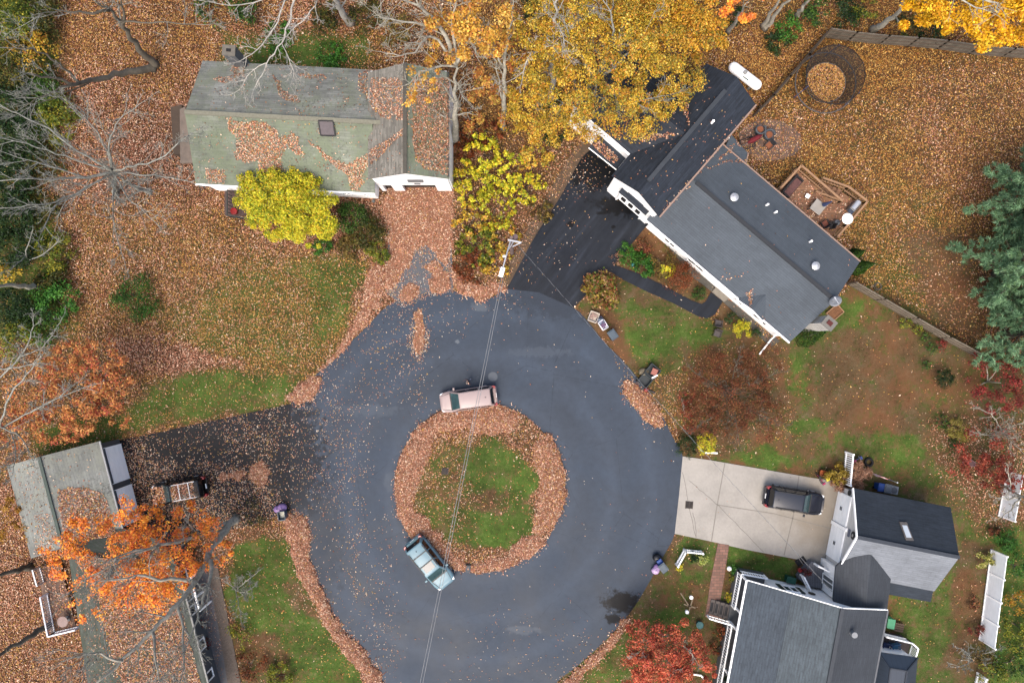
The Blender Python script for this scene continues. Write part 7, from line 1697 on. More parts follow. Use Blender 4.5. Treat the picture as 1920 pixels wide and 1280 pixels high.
def cart(label, px, py, ang):
    c = W(px, py, .4); root = thing('garden_cart', label, 'cart', (c.x, c.y, 0), ang); m_ = plain('dark_teal_cart', (46, 60, 66), .5, .2)
    mb = MB()
    for (cx, L_, W_) in ((-.55, .9, .95), (.5, .95, 1.0)):
        for x_, y_, sx, sy in ((cx, -W_ / 2, L_, .07), (cx, W_ / 2, L_, .07), (cx - L_ / 2, 0, .07, W_), (cx + L_ / 2, 0, .07, W_)): mb.box((x_, y_, .45), (sx, sy, .5))
        mb.box((cx, 0, .24), (L_, W_, .06))
    mb.build('tub', m_, root, local=True)
    mb = MB(); mb.box((.55, -.12, .74), (.55, .5, .1), .3); mb.build('pink_box', plain('salmon_card', (206, 132, 116), .8, .12), root, local=True)
    mb = MB(); mb.bar((0, -.3, .75), (.5, -.5, .78), .12, .04); mb.build('white_board', TRIM, root, local=True)
    for sx in (-.9, .9):
        for sy in (-.5, .5):
            mb = MB(); mb.tube([(sx, sy - .04, .18), (sx, sy + .04, .18)], .18, 12); mb.build('wheel', RUBBER, root, local=True)
cart('dark open trash cart holding a salmon box beside the kerb leaf heap', 1216, 704, R(50))
c = W(1207, 697); rk = thing('boulder', 'pale boulder next to the dark trash cart', 'rock', tuple(c)); random.seed(4); mb = MB(); mb.ball((c.x, c.y, .15), .45, 1.1, .7, .6, 10, 7, .14); mb.build('stone', plain('sandstone', (170, 156, 128), .9, .25, 3), rk, smooth=True)
c = W(1211, 730); fh = thing('leaf_blower', 'small red and black machine at the top of the kerb leaf heap', 'leaf blower', (c.x, c.y, 0), R(-30)); mb = MB(); mb.lathe([(.18, 0), (.22, .12), (.16, .28), (.05, .32)], (0, 0, 0), 12); mb.build('motor', plain('red_machine', (176, 60, 52), .5, .2), fh, local=True); mb = MB(); mb.tube([(0, 0, .15), (.4, .1, .12), (.8, .15, .1)], [.07, .06, .08], 8); mb.build('nozzle', BLACKP, fh, local=True); mb = MB(); mb.tube([(-.1, 0, .28), (0, .05, .42), (.12, 0, .28)], .025, 6); mb.build('handle', BLACKP, fh, local=True)
# wire-guyed utility box by the kerb bush
c = W(1311, 843); ub = thing('white_board', 'white edging board under the bright yellow kerb bush', 'edging', tuple(c)); mb = MB(); mb.bar(W(1312, 842, .12), W(1322, 848, .12), .12, .2); mb.bar(W(1322, 848, .12), W(1345, 849, .12), .12, .2); mb.build('board', TRIM, ub)

# ------------------------------------------------------------------ fences
VINYL = siding('white_vinyl', (236, 240, 242), .3, False, .94, .4)
def plank_fence(label, pts, h, n, mat=WOODW, post=None, name='wooden_fence', group=None, t=.06):
    c = W(*pts[0]); root = thing(name, label, 'fence', tuple(c), 0, group)
    for (a, b_), k in zip(zip(pts, pts[1:]), n):
        A, B = W(*a), W(*b_)
        for i in range(k):
            p0, p1 = A.lerp(B, i / k), A.lerp(B, (i + 1) / k); mb = MB(); d = (p1 - p0).normalized()
            mb.wall(p0 + d * .05, p1 - d * .05, .06, h - random.uniform(0, .06), t); mb.build('panel', mat, root)
        mb = MB(); nrm = Vector((-(B - A).y, (B - A).x, 0)).normalized() * .07
        for zz in ((.35, h * .52, h - .25) if mat is not VINYL else (.12,)): mb.bar(A + nrm + Vector((0, 0, zz)), B + nrm + Vector((0, 0, zz)), .05, .09); mb.bar(A - nrm + Vector((0, 0, zz)), B - nrm + Vector((0, 0, zz)), .05, .09)
        mb.build('rail', post or plain('fence_rail', (128, 112, 96), .85, .25), root)
        for i in range(k + 1):
            p = A.lerp(B, i / k); mb = MB(); mb.bar(p, p + Vector((0, 0, h + .06)), .12, .12); mb.build('post', post or plain('fence_post', (112, 96, 82), .85, .25), root)
    return root
plank_fence('long grey plank fence behind the trampoline yard', [(1542,70),(1589,77),(1648,83),(1702,87),(1756,92),(1816,101),(1877,107),(1960,112)], 1.75, [1]*7)
plank_fence('thin dark fence seen edge on between the gas tank and the trampoline', [(1541,72),(1505,115),(1470,155),(1440,190),(1412,218)], 1.5, [1]*4, plain('dark_fence', (92, 78, 60), .9, .25))
PICK = planks('pale_stockade', (172, 160, 138), .1, .3)
plank_fence('pale stockade fence running from the slate roof to the pines', [(1588,532),(1640,562),(1700,597),(1760,632),(1835,672)], 1.7, [1]*4, PICK)
def vinyl(label, a, b_, k, h=2.0):
    r_ = plank_fence(label, [a, b_], h, [k], VINYL, TRIM, 'vinyl_fence', 'white vinyl fences on the right'); return r_
vinyl('long white vinyl fence of four panels at the right edge', (1858, 1030), (1836, 1197), 4)
vinyl('short white vinyl fence under the reddish maple branches', (1888, 884), (1872, 966), 2)
def picket(label, pts, h, n, name='picket_fence', wd=.09):
    c = W(*pts[0]); root = thing(name, label, 'fence', tuple(c))
    for (a, b_), k in zip(zip(pts, pts[1:]), n):
        A, B = W(*a), W(*b_)
        mb = MB()
        for i in range(k + 1):
            p = A.lerp(B, i / k); q = wd if i not in (0, k) else .13; mb.box((p.x, p.y, h / 2), (q, .04 if i not in (0, k) else .13, h), math.atan2((B - A).y, (B - A).x))
        mb.build('pickets', TRIM, root)
        mb = MB()
        for zz in (.2, h - .12): mb.bar(A + Vector((0, 0, zz)), B + Vector((0, 0, zz)), .1, .1)
        mb.build('rail', TRIM, root)
    return root
picket('white picket corner fence on the lawn by the brick walk', [(1267,1056),(1282,1029),(1313,1032)], .95, [9, 9])
picket('white picket panel standing beside the garage corner', [(1585,847),(1580,904)], 1.5, [15])
picket('end of a white picket fence at the bottom right edge', [(1832,1260),(1822,1300)], 1.3, [12])

# ------------------------------------------------------------------ back yard of house B
c = W(1540, 162, 0); tp = thing('trampoline', 'round trampoline with black safety net in the leafy back yard', 'trampoline', tuple(c))
def ring(mb, c, r, z, rr, n=40):
    P = [Vector((c.x + r * math.cos(2 * math.pi * k / n), c.y + r * math.sin(2 * math.pi * k / n), z)) for k in range(n + 1)]; mb.tube(P, rr, 5, cap=False)
mb = MB(); ring(mb, c, 2.62, .8, .05); mb.build('frame_ring', STEEL, tp)
mb = MB(); ring(mb, c, 2.48, 2.65, .035); mb.build('net_hoop', BLACKP, tp)
mb = MB(); ring(mb, c, 1.72, .82, .03); mb.build('mat_ring', STEEL, tp)
mb = MB(); mb.lathe([(1.72, .80), (1.72, .815)], c, 40); mb.build('mat', plain('black_mat', (40, 36, 34), .8, .2), tp)
mN, t, b = newmat('black_net'); tr = nd(t, 'ShaderNodeBsdfTransparent'); ms = nd(t, 'ShaderNodeMixShader'); ms.inputs[0].default_value = .62; b.inputs['Base Color'].default_value = lin4((30, 26, 24)); b.inputs['Roughness'].default_value = .9
t.links.new(tr.outputs[0], ms.inputs[1]); t.links.new(b.outputs[0], ms.inputs[2]); t.links.new(ms.outputs[0], t.nodes['Material Output'].inputs[0])
mb = MB(); n = 40; vs = []
for r_, z_ in ((1.74, .84), (2.48, 2.65)):
    for k in range(n): vs.append((c.x + r_ * math.cos(2 * math.pi * k / n), c.y + r_ * math.sin(2 * math.pi * k / n), z_))
mb.add(vs, [(k, (k + 1) % n, n + (k + 1) % n, n + k) for k in range(n)]); mb.build('safety_net', mN, tp, uv=False)
for k in range(6):
    a = k * math.pi / 3 + .4; d = Vector((math.cos(a), math.sin(a), 0)); mb = MB(); mb.tube([c + d * 2.62, c + d * 2.62 + Vector((0, 0, .8)), c + d * 2.5 + Vector((0, 0, 2.7))], .035, 6); mb.build('pole', plain('blue_foam', (56, 98, 160), .6, .15) if k % 2 else STEEL, tp)
N = 2600; rr = 1.68 * np.sqrt(RNG.random(N)); aa = RNG.uniform(0, 6.283, N)
lo = leaf_obj('trampoline_leaves', np.stack([c.x + rr * np.cos(aa), c.y + rr * np.sin(aa), np.full(N, .84)], 1), .13, .07, pick(PINK, GOLD, np.full(N, .85)), M_FALLEN, .25); lo['kind'] = 'stuff'; lo['label'] = 'golden leaves covering the trampoline mat'; lo['category'] = 'fallen leaves'
# gas tank
A, B = W(1376, 127, .85), W(1418, 159, .85); gt = thing('gas_tank', 'white capsule shaped gas tank behind the black roof', 'gas tank', tuple(V2((A + B) / 2)))
d = (B - A).normalized(); prof = []
for i in range(7): a = math.pi / 2 * i / 6; prof.append((-.45 * math.cos(a), .45 * math.sin(a)))
pts, rad = [], []
for x_, r_ in prof: pts.append(A + d * x_); rad.append(max(.02, r_))
for x_, r_ in reversed(prof): pts.append(B - d * x_); rad.append(max(.02, r_))
mb = MB(); mb.tube(pts, rad, 20); mb.build('tank', plain('tank_white', (232, 232, 230), .4, .05, 2), gt, smooth=True, uv=False)
mb = MB(); u = Vector((-d.y, d.x, 0)); q = A.lerp(B, .45) - u * .3 + Vector((0, 0, .36)); mb.bar(q, q + d * .55, .08, .04); mb.build('name_strip', plain('green_strip', (40, 96, 90), .5), gt)
mb = MB(); q = A.lerp(B, .42) + Vector((0, 0, .45)); mb.lathe([(.16, 0), (.18, .12), (.1, .2)], q, 10); mb.build('valve_dome', plain('dome_grey', (190, 192, 190), .5), gt)
for f in (.12, .88):
    mb = MB(); q = A.lerp(B, f); mb.box((q.x, q.y, .22), (.2, .8, .45), math.atan2(d.y, d.x)); mb.build('saddle', CONC, gt)
# deck with railing and stairs
dk_ = thing('deck', 'cedar deck with railing and stairs behind the slate roofed house', 'deck', tuple(W(1530, 380)))
dp = [(1452,362),(1492,318),(1566,380),(1578,360),(1612,383),(1578,424),(1556,446)]
mb = MB(); mb.prism([tuple(W(x_, y_, .7).xy) for x_, y_ in dp], .55, .7); mb.build('deck_floor', DECKW, dk_)
mb = MB()
for x_, y_ in dp: q = W(x_, y_, .7); mb.bar(Vector((q.x, q.y, 0)), Vector((q.x, q.y, .55)), .14, .14)
mb.build('deck_post', RAILW, dk_)
rail(dk_, [W(1455, 358, .7), W(1493, 316, .7), W(1568, 381, .7)], .05, 1.05, (10, 24), RAILW, th=.1)
rail(dk_, [W(1581, 356, .7), W(1615, 382, .7), W(1580, 424, .7), W(1560, 447, .7)], .05, 1.05, (10, 14, 8), RAILW, th=.1)
A0, A1 = W(1568, 381, .7), W(1581, 356, .7); dS = (W(1524, 327) - W(1581, 356)).normalized()
for i in range(5):
    z_ = .7 - .14 * (i + 1); o = dS * (.38 * i)
    mb = MB(); P = [V2(A0) + o, V2(A1) + o, V2(A1) + o + dS * .42, V2(A0) + o + dS * .42]; mb.prism([tuple(p.xy) for p in P], max(0, z_ - .05), z_); mb.build('stair_tread', DECKW, dk_)
rail(dk_, [W(1581, 356, .7), V2(A1) + dS * 2.1], .3, 1.05, (8,), RAILW, name='stair_railing', th=.1)
rail(dk_, [W(1568, 381, .7), V2(A0) + dS * 2.1], .3, 1.0, (8,), RAILW, name='stair_railing', th=.08)
N = 1100; X = RNG.uniform(1455, 1612, N); Y = RNG.uniform(320, 440, N); k = in_poly(X, Y, dp)
P = np.array([tuple(W(a_, b_, .73)) for a_, b_ in zip(X[k], Y[k])]); lo = leaf_obj('deck_leaves', P, .17, .09, pick(PINK, GOLD, np.full(len(P), .1)), M_FALLEN, .25); lo['kind'] = 'stuff'; lo['label'] = 'leaves lying on the cedar deck boards'; lo['category'] = 'fallen leaves'
c = W(1484, 351, .9); so_ = thing('outdoor_sofa', 'dark wicker sofa with patterned cushion at the left end of the deck', 'sofa', (c.x, c.y, .7), R(49)); WICK = plain('dark_wicker', (46, 42, 44), .8, .25, 14)
mb = MB(); mb.box((0, 0, .18), (1.95, .85, .3)); mb.build('sofa_base', WICK, so_, local=True, bevel=.03)
mb = MB(); mb.box((0, .38, .5), (1.95, .16, .5)); mb.box((.93, 0, .38), (.15, .85, .35)); mb.box((-.93, 0, .38), (.15, .85, .35)); mb.build('backrest', WICK, so_, local=True, bevel=.03)
mb = MB(); mb.box((0, -.05, .39), (1.66, .64, .14)); mb.build('cushion', plain('patterned_cushion', (128, 88, 84), .9, .45, 5), so_, local=True, bevel=.05)
def table(label, px, py, z, ang, sx, sy, topm, name='patio_table', h=.7):
    c = W(px, py, z + h); root = thing(name, label, 'table', (c.x, c.y, z), ang); mb = MB(); mb.box((0, 0, h), (sx, sy, .05)); mb.build('tabletop', topm, root, local=True, bevel=.02)
    for x_ in (-1, 1):
        for y_ in (-1, 1): mb = MB(); mb.bar((x_ * (sx / 2 - .08), y_ * (sy / 2 - .08), 0), (x_ * (sx / 2 - .08), y_ * (sy / 2 - .08), h - .02), .05, .05); mb.build('leg', STEEL, root, local=True)
    return root
GLT = plain('pale_table', (196, 190, 180), .3, .1, 2)
table('square pale glass table under the folded blue parasol', 1534, 388, .7, R(-38), 1.05, 1.05, GLT)
table('little white side table in the middle of the deck', 1514.5, 367.5, .7, R(-30), .36, .36, TRIM, 'side_table', .42)
c = W(1535, 388, .7); ps = thing('folded_parasol', 'folded blue parasol standing through the square deck table', 'parasol', tuple(c)); t_ = Vector((c.x + .1, c.y + .02, 3.1)); mb = MB(); mb.tube([c, t_], .03, 6); mb.build('pole', RAILW, ps)
mb = MB(); q = c.lerp(t_, .4); mb.tube([q, c.lerp(t_, .55), c.lerp(t_, .97)], [.2, .16, .04], 8); mb.build('canopy', plain('blue_canvas', (74, 92, 142), .8, .2), ps)
c = W(1602, 387, 1.3); gr_ = thing('barbecue_grill', 'steel barbecue at the right corner of the deck', 'barbecue', (c.x, c.y, .7), R(49)); mb = MB(); mb.box((0, 0, .42), (.9, .5, .75)); mb.build('cabinet', plain('grill_steel', (176, 180, 182), .35, .1, 3, .4), gr_, local=True, bevel=.02); mb = MB(); mb.tube([(-.42, .05, .85), (.42, .05, .85)], .24, 14); mb.build('hood', CHROME, gr_, local=True); mb = MB(); mb.box((-.62, 0, .78), (.36, .45, .05)); mb.build('side_shelf', plain('slate_shelf', (72, 84, 104), .5), gr_, local=True); mb = MB(); mb.tube([(-.35, -.22, .92), (.35, -.22, .92)], .025, 6); mb.build('handle', STEEL, gr_, local=True)
c = W(1565, 419, .7); ht = thing('patio_heater', 'tall patio heater with a round white reflector by the deck corner', 'patio heater', tuple(c)); mb = MB(); mb.lathe([(.26, 0), (.26, .5), (.2, .55)], c, 16); mb.build('base', STEEL, ht); mb = MB(); mb.tube([c + Vector((0, 0, .5)), c + Vector((0, 0, 2.25))], .05, 8); mb.build('post', STEEL, ht)
mb = MB(); mb.lathe([(.09, 1.95), (.11, 2.2)], c, 10); mb.build('burner', DARK, ht); mb = MB(); mb.lathe([(.45, 2.25), (.46, 2.28), (.3, 2.34), (.04, 2.38)], c, 24); mb.build('reflector', TRIM, ht, smooth=False)
def chair(label, px, py, z, ang, mat, cush=None, name='patio_chair', s=1.0):
    c = W(px, py, z + .45); root = thing(name, label, 'chair', (c.x, c.y, z), ang)
    mb = MB(); mb.box((0, 0, .4), (.56 * s, .54 * s, .08)); mb.build('seat', cush or mat, root, local=True, bevel=.02)
    mb = MB(); mb.box((0, .28 * s, .68), (.6 * s, .07, .58), 0, 0, -.18); mb.build('backrest', mat, root, local=True, bevel=.02)
    for sx in (-1, 1):
        mb = MB(); mb.box((sx * .3 * s, 0, .6), (.07, .58 * s, .05)); mb.build('armrest', mat, root, local=True)
        for sy in (-1, 1): mb = MB(); mb.bar((sx * .27 * s, sy * .25 * s, 0), (sx * .27 * s, sy * .25 * s, .58 if sy < 0 else .4), .05, .05); mb.build('leg', mat, root, local=True)
    return root
CH = plain('brown_wicker', (84, 76, 74), .8, .25, 14); chair('dark wicker chair with leaves in it at the deck edge', 1547, 420, .7, R(-150), WICK, plain('rusty_cushion', (150, 88, 70), .9, .4, 8)); chair('dark folding chair between wicker chair and heater', 1558, 422, .7, R(-120), WICK, s=.85)
chair('brown wicker armchair on the front lawn, the upper of two', 1347, 606, 0, R(170), CH, plain('grey_seat', (110, 102, 100), .8, .2)); chair('brown wicker armchair on the front lawn, the lower of two', 1345, 625, 0, R(-20), CH, plain('grey_seat', (110, 102, 100), .8, .2))
chair('slate armchair with a leaf filled seat on the patio', 1443, 272, 0, R(-50), plain('slate_chair', (66, 70, 76), .7, .2), plain('rust_seat', (170, 104, 70), .9, .4, 8))
c = W(1403, 268, .5); pr = thing('folded_parasol', 'folded dark red parasol lying on a black patio frame', 'parasol', (c.x, c.y, 0), R(22)); mb = MB()
for a_, b_ in (((-.65, -.45, .5), (.5, -.45, .5)), ((-.65, .45, .5), (.5, .45, .5)), ((-.65, -.45, .5), (-.65, .45, .5)), ((.5, -.45, .5), (.5, .45, .5))): mb.bar(a_, b_, .07, .07)
for x_ in (-.62, .47):
    for y_ in (-.42, .42): mb.bar((x_, y_, 0), (x_, y_, .5), .06, .06)
mb.build('frame', BLACKP, pr, local=True); mb = MB(); mb.tube([(-.1, 0, .62), (.3, .05, .66), (.95, .12, .7), (1.3, .15, .72)], [.1, .24, .2, .03], 8); mb.build('canopy', plain('red_canvas', (138, 26, 40), .8, .2), pr, local=True); mb = MB(); mb.tube([(-.6, -.05, .56), (.0, 0, .6)], .03, 6); mb.build('pole', STEEL, pr, local=True)
def tub_chair(label, px, py, ang):
    c = W(px, py, .4); root = thing('round_chair', label, 'chair', (c.x, c.y, 0), ang); m_ = plain('slate_wicker', (92, 100, 108), .7, .2, 12); mb = MB(); P = []
    for k in range(17): a = R(-30 + 240 * k / 16); P.append((.42 * math.cos(a), .42 * math.sin(a), .62))
    mb.tube(P, .085, 8); mb.build('backrest', m_, root, local=True, smooth=True); mb = MB(); mb.lathe([(.4, .0), (.42, .36), (.38, .4)], (0, 0, 0), 18); mb.build('seat', m_, root, local=True); mb = MB(); mb.lathe([(.3, .4), (.3, .46)], (0, 0, 0), 14); mb.build('cushion', plain('rust_seat', (170, 104, 70), .9, .4, 8), root, local=True)
tub_chair('round slate tub chair nearest the fire patio corner', 1442, 253, R(20)); tub_chair('leaf strewn round tub chair closest to the black roof', 1425, 243, R(200))
# garden bed frame by the chimney
c = W(1564, 586); gb_ = thing('raised_bed', 'small wooden bed frame full of leaves behind the white chimney', 'garden bed', (c.x, c.y, 0), R(40)); mb = MB()
for x_, y_, sx, sy in ((0, -.45, 1.3, .06), (0, .45, 1.3, .06), (-.62, 0, .06, .84), (.62, 0, .06, .84)): mb.box((x_, y_, .12), (sx, sy, .24))
mb.build('frame', RAILW, gb_, local=True); mb = MB(); mb.box((0, 0, .08), (1.18, .84, .12)); mb.build('soil', plain('leafy_soil', (150, 104, 70), .95, .5, 9), gb_, local=True)
c = W(1645, 537); wr = thing('hose_ring', 'coiled hose lying beside the pale stockade fence', 'hose', tuple(c)); mb = MB(); ring(mb, c, .33, .05, .03, 20); ring(mb, c + Vector((.03, .02, 0)), .26, .1, .03, 20); mb.build('coil', plain('grey_hose', (120, 118, 112), .6), wr)
# ------------------------------------------------------------------ yard of house C
def ball_thing(name, label, cat, px, py, z, r, mat, sz=1): c = W(px, py, z); root = thing(name, label, cat, tuple(c)); mb = MB(); mb.ball((c.x, c.y, z + r * sz), r, 1, 1, sz, 14, 8); mb.build('globe', mat, root, smooth=True); return root
ball_thing('gazing_globe', 'teal gazing globe on the path corner beside the rhododendron', 'garden globe', 1187, 497, .35, .2, plain('teal_globe', (70, 150, 140), .15, .1)); 
ball_thing('gazing_globe', 'white lantern globe by the brick walk', 'garden globe', 1366, 1064, .3, .2, TRIM)
c = W(1310, 1168, 0); tb_ = thing('planter_tub', 'teal plastic tub near the red maple', 'tub', tuple(c)); mb = MB(); mb.lathe([(.22, 0), (.3, .4), (.32, .42), (.26, .43)], c, 18); mb.build('tub', plain('teal_tub', (40, 128, 128), .45, .12), tb_); mb = MB(); mb.lathe([(.25, .39), (.25, .432)], c, 18); mb.build('lid', plain('teal_lid', (52, 140, 138), .45, .12), tb_)
c = W(1293, 1134, 0); sw = thing('wooden_windmill', 'wooden cross shaped yard ornament with white cups on the lawn', 'yard ornament', tuple(c)); mb = MB(); mb.tube([c, c + Vector((0, 0, .5))], .06, 6); mb.build('post', RAILW, sw)
for (a, b_) in (((1276, 1111), (1293, 1137)), ((1299, 1121), (1290, 1151)), ((1282, 1132), (1304, 1139))): mb = MB(); mb.bar(W(*a, .5), W(*b_, .5), .1, .07); mb.build('arm', plain('light_wood', (190, 166, 130), .7, .15), sw)
for a in ((1295, 1118), (1287, 1145)): mb = MB(); q = W(*a, .4); mb.lathe([(.13, 0), (.16, .25), (.1, .26)], q, 12); mb.build('cup', TRIM, sw)
def kid_bike(label, px, py, ang, c1, c2):
    c = W(px, py, .3); root = thing('childs_bicycle', label, 'bicycle', (c.x, c.y, 0), ang)
    for x_ in (-.36, .36):
        mb = MB(); P = [(x_ + .24 * math.cos(2 * math.pi * k / 18), 0, .26 + .24 * math.sin(2 * math.pi * k / 18)) for k in range(19)]; mb.tube(P, .03, 6, cap=False); mb.build('wheel', RUBBER, root, local=True)
    mb = MB(); mb.tube([(-.36, 0, .26), (-.1, 0, .5), (.28, 0, .55), (.36, 0, .26)], .03, 6); mb.build('frame', c1, root, local=True); mb = MB(); mb.tube([(.25, -.3, .78), (.28, 0, .72), (.25, .3, .78)], .025, 6); mb.tube([(.3, 0, .5), (.28, 0, .72)], .025, 6); mb.build('handlebar', STEEL, root, local=True); mb = MB(); mb.box((-.16, 0, .6), (.26, .16, .07)); mb.build('saddle', c2, root, local=True, bevel=.02); mb = MB(); mb.box((.42, 0, .62), (.16, .26, .2)); mb.build('basket', c1, root, local=True)
kid_bike('pink childs bicycle at the far corner of the concrete drive', 1537, 897, R(-60), plain('hot_pink', (206, 46, 112), .4, .15), BLACKP)
kid_bike('blue childs bicycle behind the white picket panel', 1603, 861, R(30), plain('bike_blue', (60, 80, 160), .4, .15), plain('magenta_seat', (160, 50, 110), .5))
c = W(1543, 886); pk = thing('toy_wagon', 'orange toy wagon beside the golden shrub', 'toy wagon', (c.x, c.y, 0), R(-12)); OR_ = plain('orange_plastic', (206, 104, 44), .5, .15); mb = MB(); mb.box((0, 0, .2), (.8, .45, .06)); 
for x_, y_, sx, sy in ((0, -.22, .8, .04), (0, .22, .8, .04), (-.4, 0, .04, .44), (.4, 0, .04, .44)): mb.box((x_, y_, .32), (sx, sy, .2))
mb.build('tray', OR_, pk, local=True)
for x_ in (-.28, .28):
    for y_ in (-.24, .24): mb = MB(); mb.tube([(x_, y_ - .03, .1), (x_, y_ + .03, .1)], .1, 10); mb.build('wheel', RUBBER, pk, local=True)
c = W(1550, 897); ts = thing('toy_stool', 'yellow toy stool beside the orange wagon', 'toy', (c.x, c.y, 0), R(20)); mb = MB(); mb.box((0, 0, .26), (.32, .32, .08)); mb.build('seat', plain('toy_yellow', (232, 214, 60), .5), ts, local=True, bevel=.03)
for x_ in (-.12, .12):
    for y_ in (-.12, .12): mb = MB(); mb.bar((x_, y_, 0), (x_, y_, .24), .06, .06); mb.build('leg', plain('toy_yellow', (232, 214, 60), .5), ts, local=True)
c = W(1628, 866); ty = thing('old_tyre', 'dark tyre ring lying on the grass behind the pink grass', 'tyre', tuple(c)); mb = MB(); ring(mb, c, .32, .1, .11, 24); mb.build('tread', RUBBER, ty, smooth=True)
# flag
c = W(1630, 885); fp = thing('flagpole', 'short flagpole with a striped flag behind the garage', 'flagpole', tuple(c)); mb = MB(); mb.tube([c, c + Vector((0, 0, 4.3))], [.045, .03], 8); mb.build('pole', CHROME, fp); mb = MB(); mb.ball(c + Vector((0, 0, 4.36)), .07); mb.build('finial', CHROME, fp)
mF, t, b = newmat('striped_flag'); uvn = nd(t, 'ShaderNodeUVMap'); uvn.uv_map = 'flaguv'; sx = nd(t, 'ShaderNodeSeparateXYZ'); t.links.new(uvn.outputs[0], sx.inputs[0])
st_ = mth(t, 'LESS_THAN', mth(t, 'FRACT', mth(t, 'MULTIPLY', sx.outputs[1], 6.5)), .5); col = mix(t, st_, lin((226, 222, 220)), lin((176, 40, 52))); canton = mth(t, 'MULTIPLY', mth(t, 'LESS_THAN', sx.outputs[0], .4), mth(t, 'GREATER_THAN', sx.outputs[1], .46)); 
stv = nd(t, 'ShaderNodeTexVoronoi'); stv.inputs['Scale'].default_value = 16; stv.inputs['Randomness'].default_value = 0; t.links.new(uvn.outputs[0], stv.inputs[0]); stars = mix(t, mth(t, 'LESS_THAN', stv.outputs['Distance'], .22), lin((48, 52, 110)), lin((220, 222, 226)))
t.links.new(mix(t, canton, col, stars), b.inputs['Base Color']); b.inputs['Roughness'].default_value = .8
nx_, ny_ = 14, 8; vs, uvs = [], []
fd = Vector((-.9, .42, 0)).normalized(); fu = Vector((.35, -.75, 0)).normalized()
for j in range(ny_ + 1):
    for i in range(nx_ + 1):
        u, v = i / nx_, j / ny_
        q = c + Vector((0, 0, 4.2 - .9 * (1 - v))) + Vector((-.75, .25, -.55)).normalized() * u * 1.35 + Vector((.25, .5, .3)) * .16 * math.sin(u * 9 + v * 2) * u; vs.append(tuple(ROOTM[fp] @ q)); uvs.append((u, v))
me = bpy.data.meshes.new('flag'); me.from_pydata(vs, [], [(j * (nx_ + 1) + i, j * (nx_ + 1) + i + 1, (j + 1) * (nx_ + 1) + i + 1, (j + 1) * (nx_ + 1) + i) for j in range(ny_) for i in range(nx_)]); ul = me.uv_layers.new(name='flaguv')
for lp in me.loops: ul.data[lp.index].uv = uvs[lp.vertex_index]
me.materials.append(mF); fo = bpy.data.objects.new('flag', me); COL.objects.link(fo); fo.parent = fp
# bins and cooler against the garage side
wheelie('blue lidded bin against the garage side wall', 1648, 911, R(-10), BLUEP, BLUEP, .9); wheelie('grey lidded bin next to the blue one against the garage', 1659, 913, R(-10), plain('bin_dark', (52, 58, 66), .5), plain('lid_grey', (124, 132, 140), .5), 1.0)
c = W(1672, 917, .4); ac_ = thing('air_conditioner', 'pale grey air conditioning unit by the garage side bins', 'air conditioner', (c.x, c.y, 0), R(-10)); mb = MB(); mb.box((0, 0, .4), (.75, .7, .75)); mb.build('casing', plain('ac_grey', (178, 182, 188), .5, .1), ac_, local=True, bevel=.03); mb = MB(); mb.lathe([(.28, .78), (.28, .8), (.06, .81)], (0, 0, 0), 18); mb.build('fan_grille', plain('grille_grey', (110, 114, 120), .5, .3, 20), ac_, local=True)
def blackmat(label, px, py, ang): c = W(px, py); root = thing('doormat', label, 'doormat', (c.x, c.y, .01), ang); mb = MB(); mb.box((0, 0, .012), (.42, .62, .024)); mb.build('mat', plain('black_mat2', (42, 42, 46), .9, .2), root, local=True); return root
blackmat('black doormat on the concrete, left of two', 1497, 1054, R(35)); blackmat('black doormat on the concrete, closer to the deck', 1506, 1049, R(35))
c = W(1498.5, 1067, .5); fpz = thing('flower_pot', 'red flower pot on the grey entry deck corner', 'flower pot', (c.x, c.y, .45)); mb = MB(); mb.lathe([(.14, 0), (.2, .3), (.16, .31)], (0, 0, 0), 12); mb.build('pot', plain('red_pot', (206, 40, 44), .4), fpz, local=True); mb = MB(); mb.ball((0, 0, .36), .15, 1, 1, .5, 9, 5, .2); mb.build('flowers', plain('red_flowers', (196, 44, 50), .8, .4, 20), fpz, local=True)
pr_ = shrub('burgundy potted plant on the grey entry deck', 1511, 1071, 7, CRIM * .45, seed=180, h=1.5, n=260, name='potted_plant', size=.12)
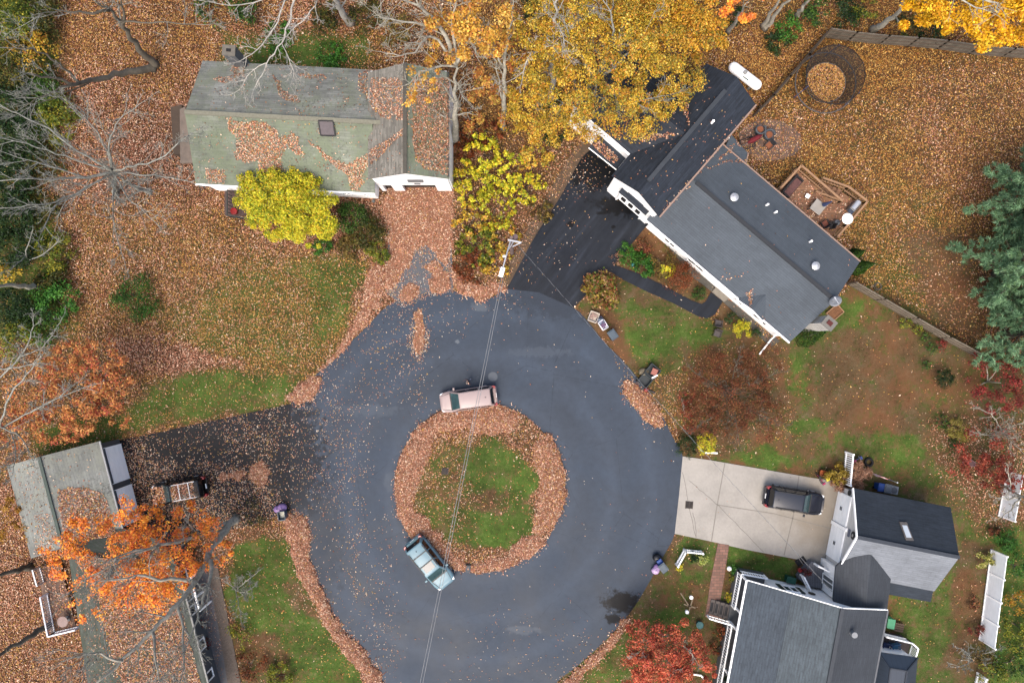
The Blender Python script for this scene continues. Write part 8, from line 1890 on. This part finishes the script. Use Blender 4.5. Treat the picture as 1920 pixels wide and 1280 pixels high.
c = W(1481, 1085, .3); gb2 = thing('storage_box', 'dark green storage box under the north windows', 'storage box', (c.x, c.y, 0), R(-15)); mb = MB(); mb.box((0, 0, .3), (.75, .5, .6)); mb.build('box_body', plain('bottle_green', (30, 96, 78), .5), gb2, local=True, bevel=.03); mb = MB(); mb.box((0, 0, .63), (.82, .56, .08)); mb.build('lid', plain('bottle_green_lid', (36, 112, 90), .5), gb2, local=True, bevel=.03)
c = W(1667, 1166, .4); gb3 = thing('storage_box', 'mint green bin behind the brown roof slope', 'bin', (c.x, c.y, 0), R(-10)); mb = MB(); mb.box((0, 0, .35), (.6, .8, .7)); mb.build('box_body', plain('mint_plastic', (84, 186, 130), .5), gb3, local=True, bevel=.03); mb = MB(); mb.box((0, 0, .74), (.66, .86, .08)); mb.build('lid', plain('mint_lid', (96, 196, 142), .5), gb3, local=True, bevel=.03)
c = W(1682, 1173); ws = thing('wood_stack', 'brown wooden crate beside the mint green bin', 'crate', (c.x, c.y, 0), R(-12)); mb = MB()
for i in range(4): mb.box((0, -.28 + .19 * i, .32), (.8, .16, .05))
for x_ in (-.36, .36): mb.box((x_, 0, .15), (.06, .7, .28))
mb.build('slats', plain('brown_crate', (120, 98, 78), .85, .3), ws, local=True)
BC = plain('blue_chair', (40, 110, 160), .5, .15); chair('light blue chair on the small back deck', 1679, 1211, .6, R(10), BC, plain('sky_cushion', (80, 150, 186), .8, .2)); chair('navy chair on the small back deck', 1662, 1211, .6, R(-20), plain('navy_chair', (40, 64, 120), .5, .15))
c = W(1813, 866, .3); hm = thing('net_hammock', 'pinkish net scoop lying among the red leaves', 'net', tuple(c)); mb = MB(); P = [W(1803 + 14 + 13 * math.cos(a_), 867 + 6 * math.sin(a_) + 3 * math.cos(a_), .35) for a_ in np.linspace(0, 6.283, 19)]; mb.tube(P, .03, 5, cap=False); mb.build('hoop', plain('pink_hoop', (206, 150, 160), .5), hm); mb = MB(); mb.add([p - Vector((0, 0, .02)) for p in P[:-1]], [tuple(range(18))]); mb.build('netting', plain('pink_net', (150, 112, 112), .9, .3, 12), hm)
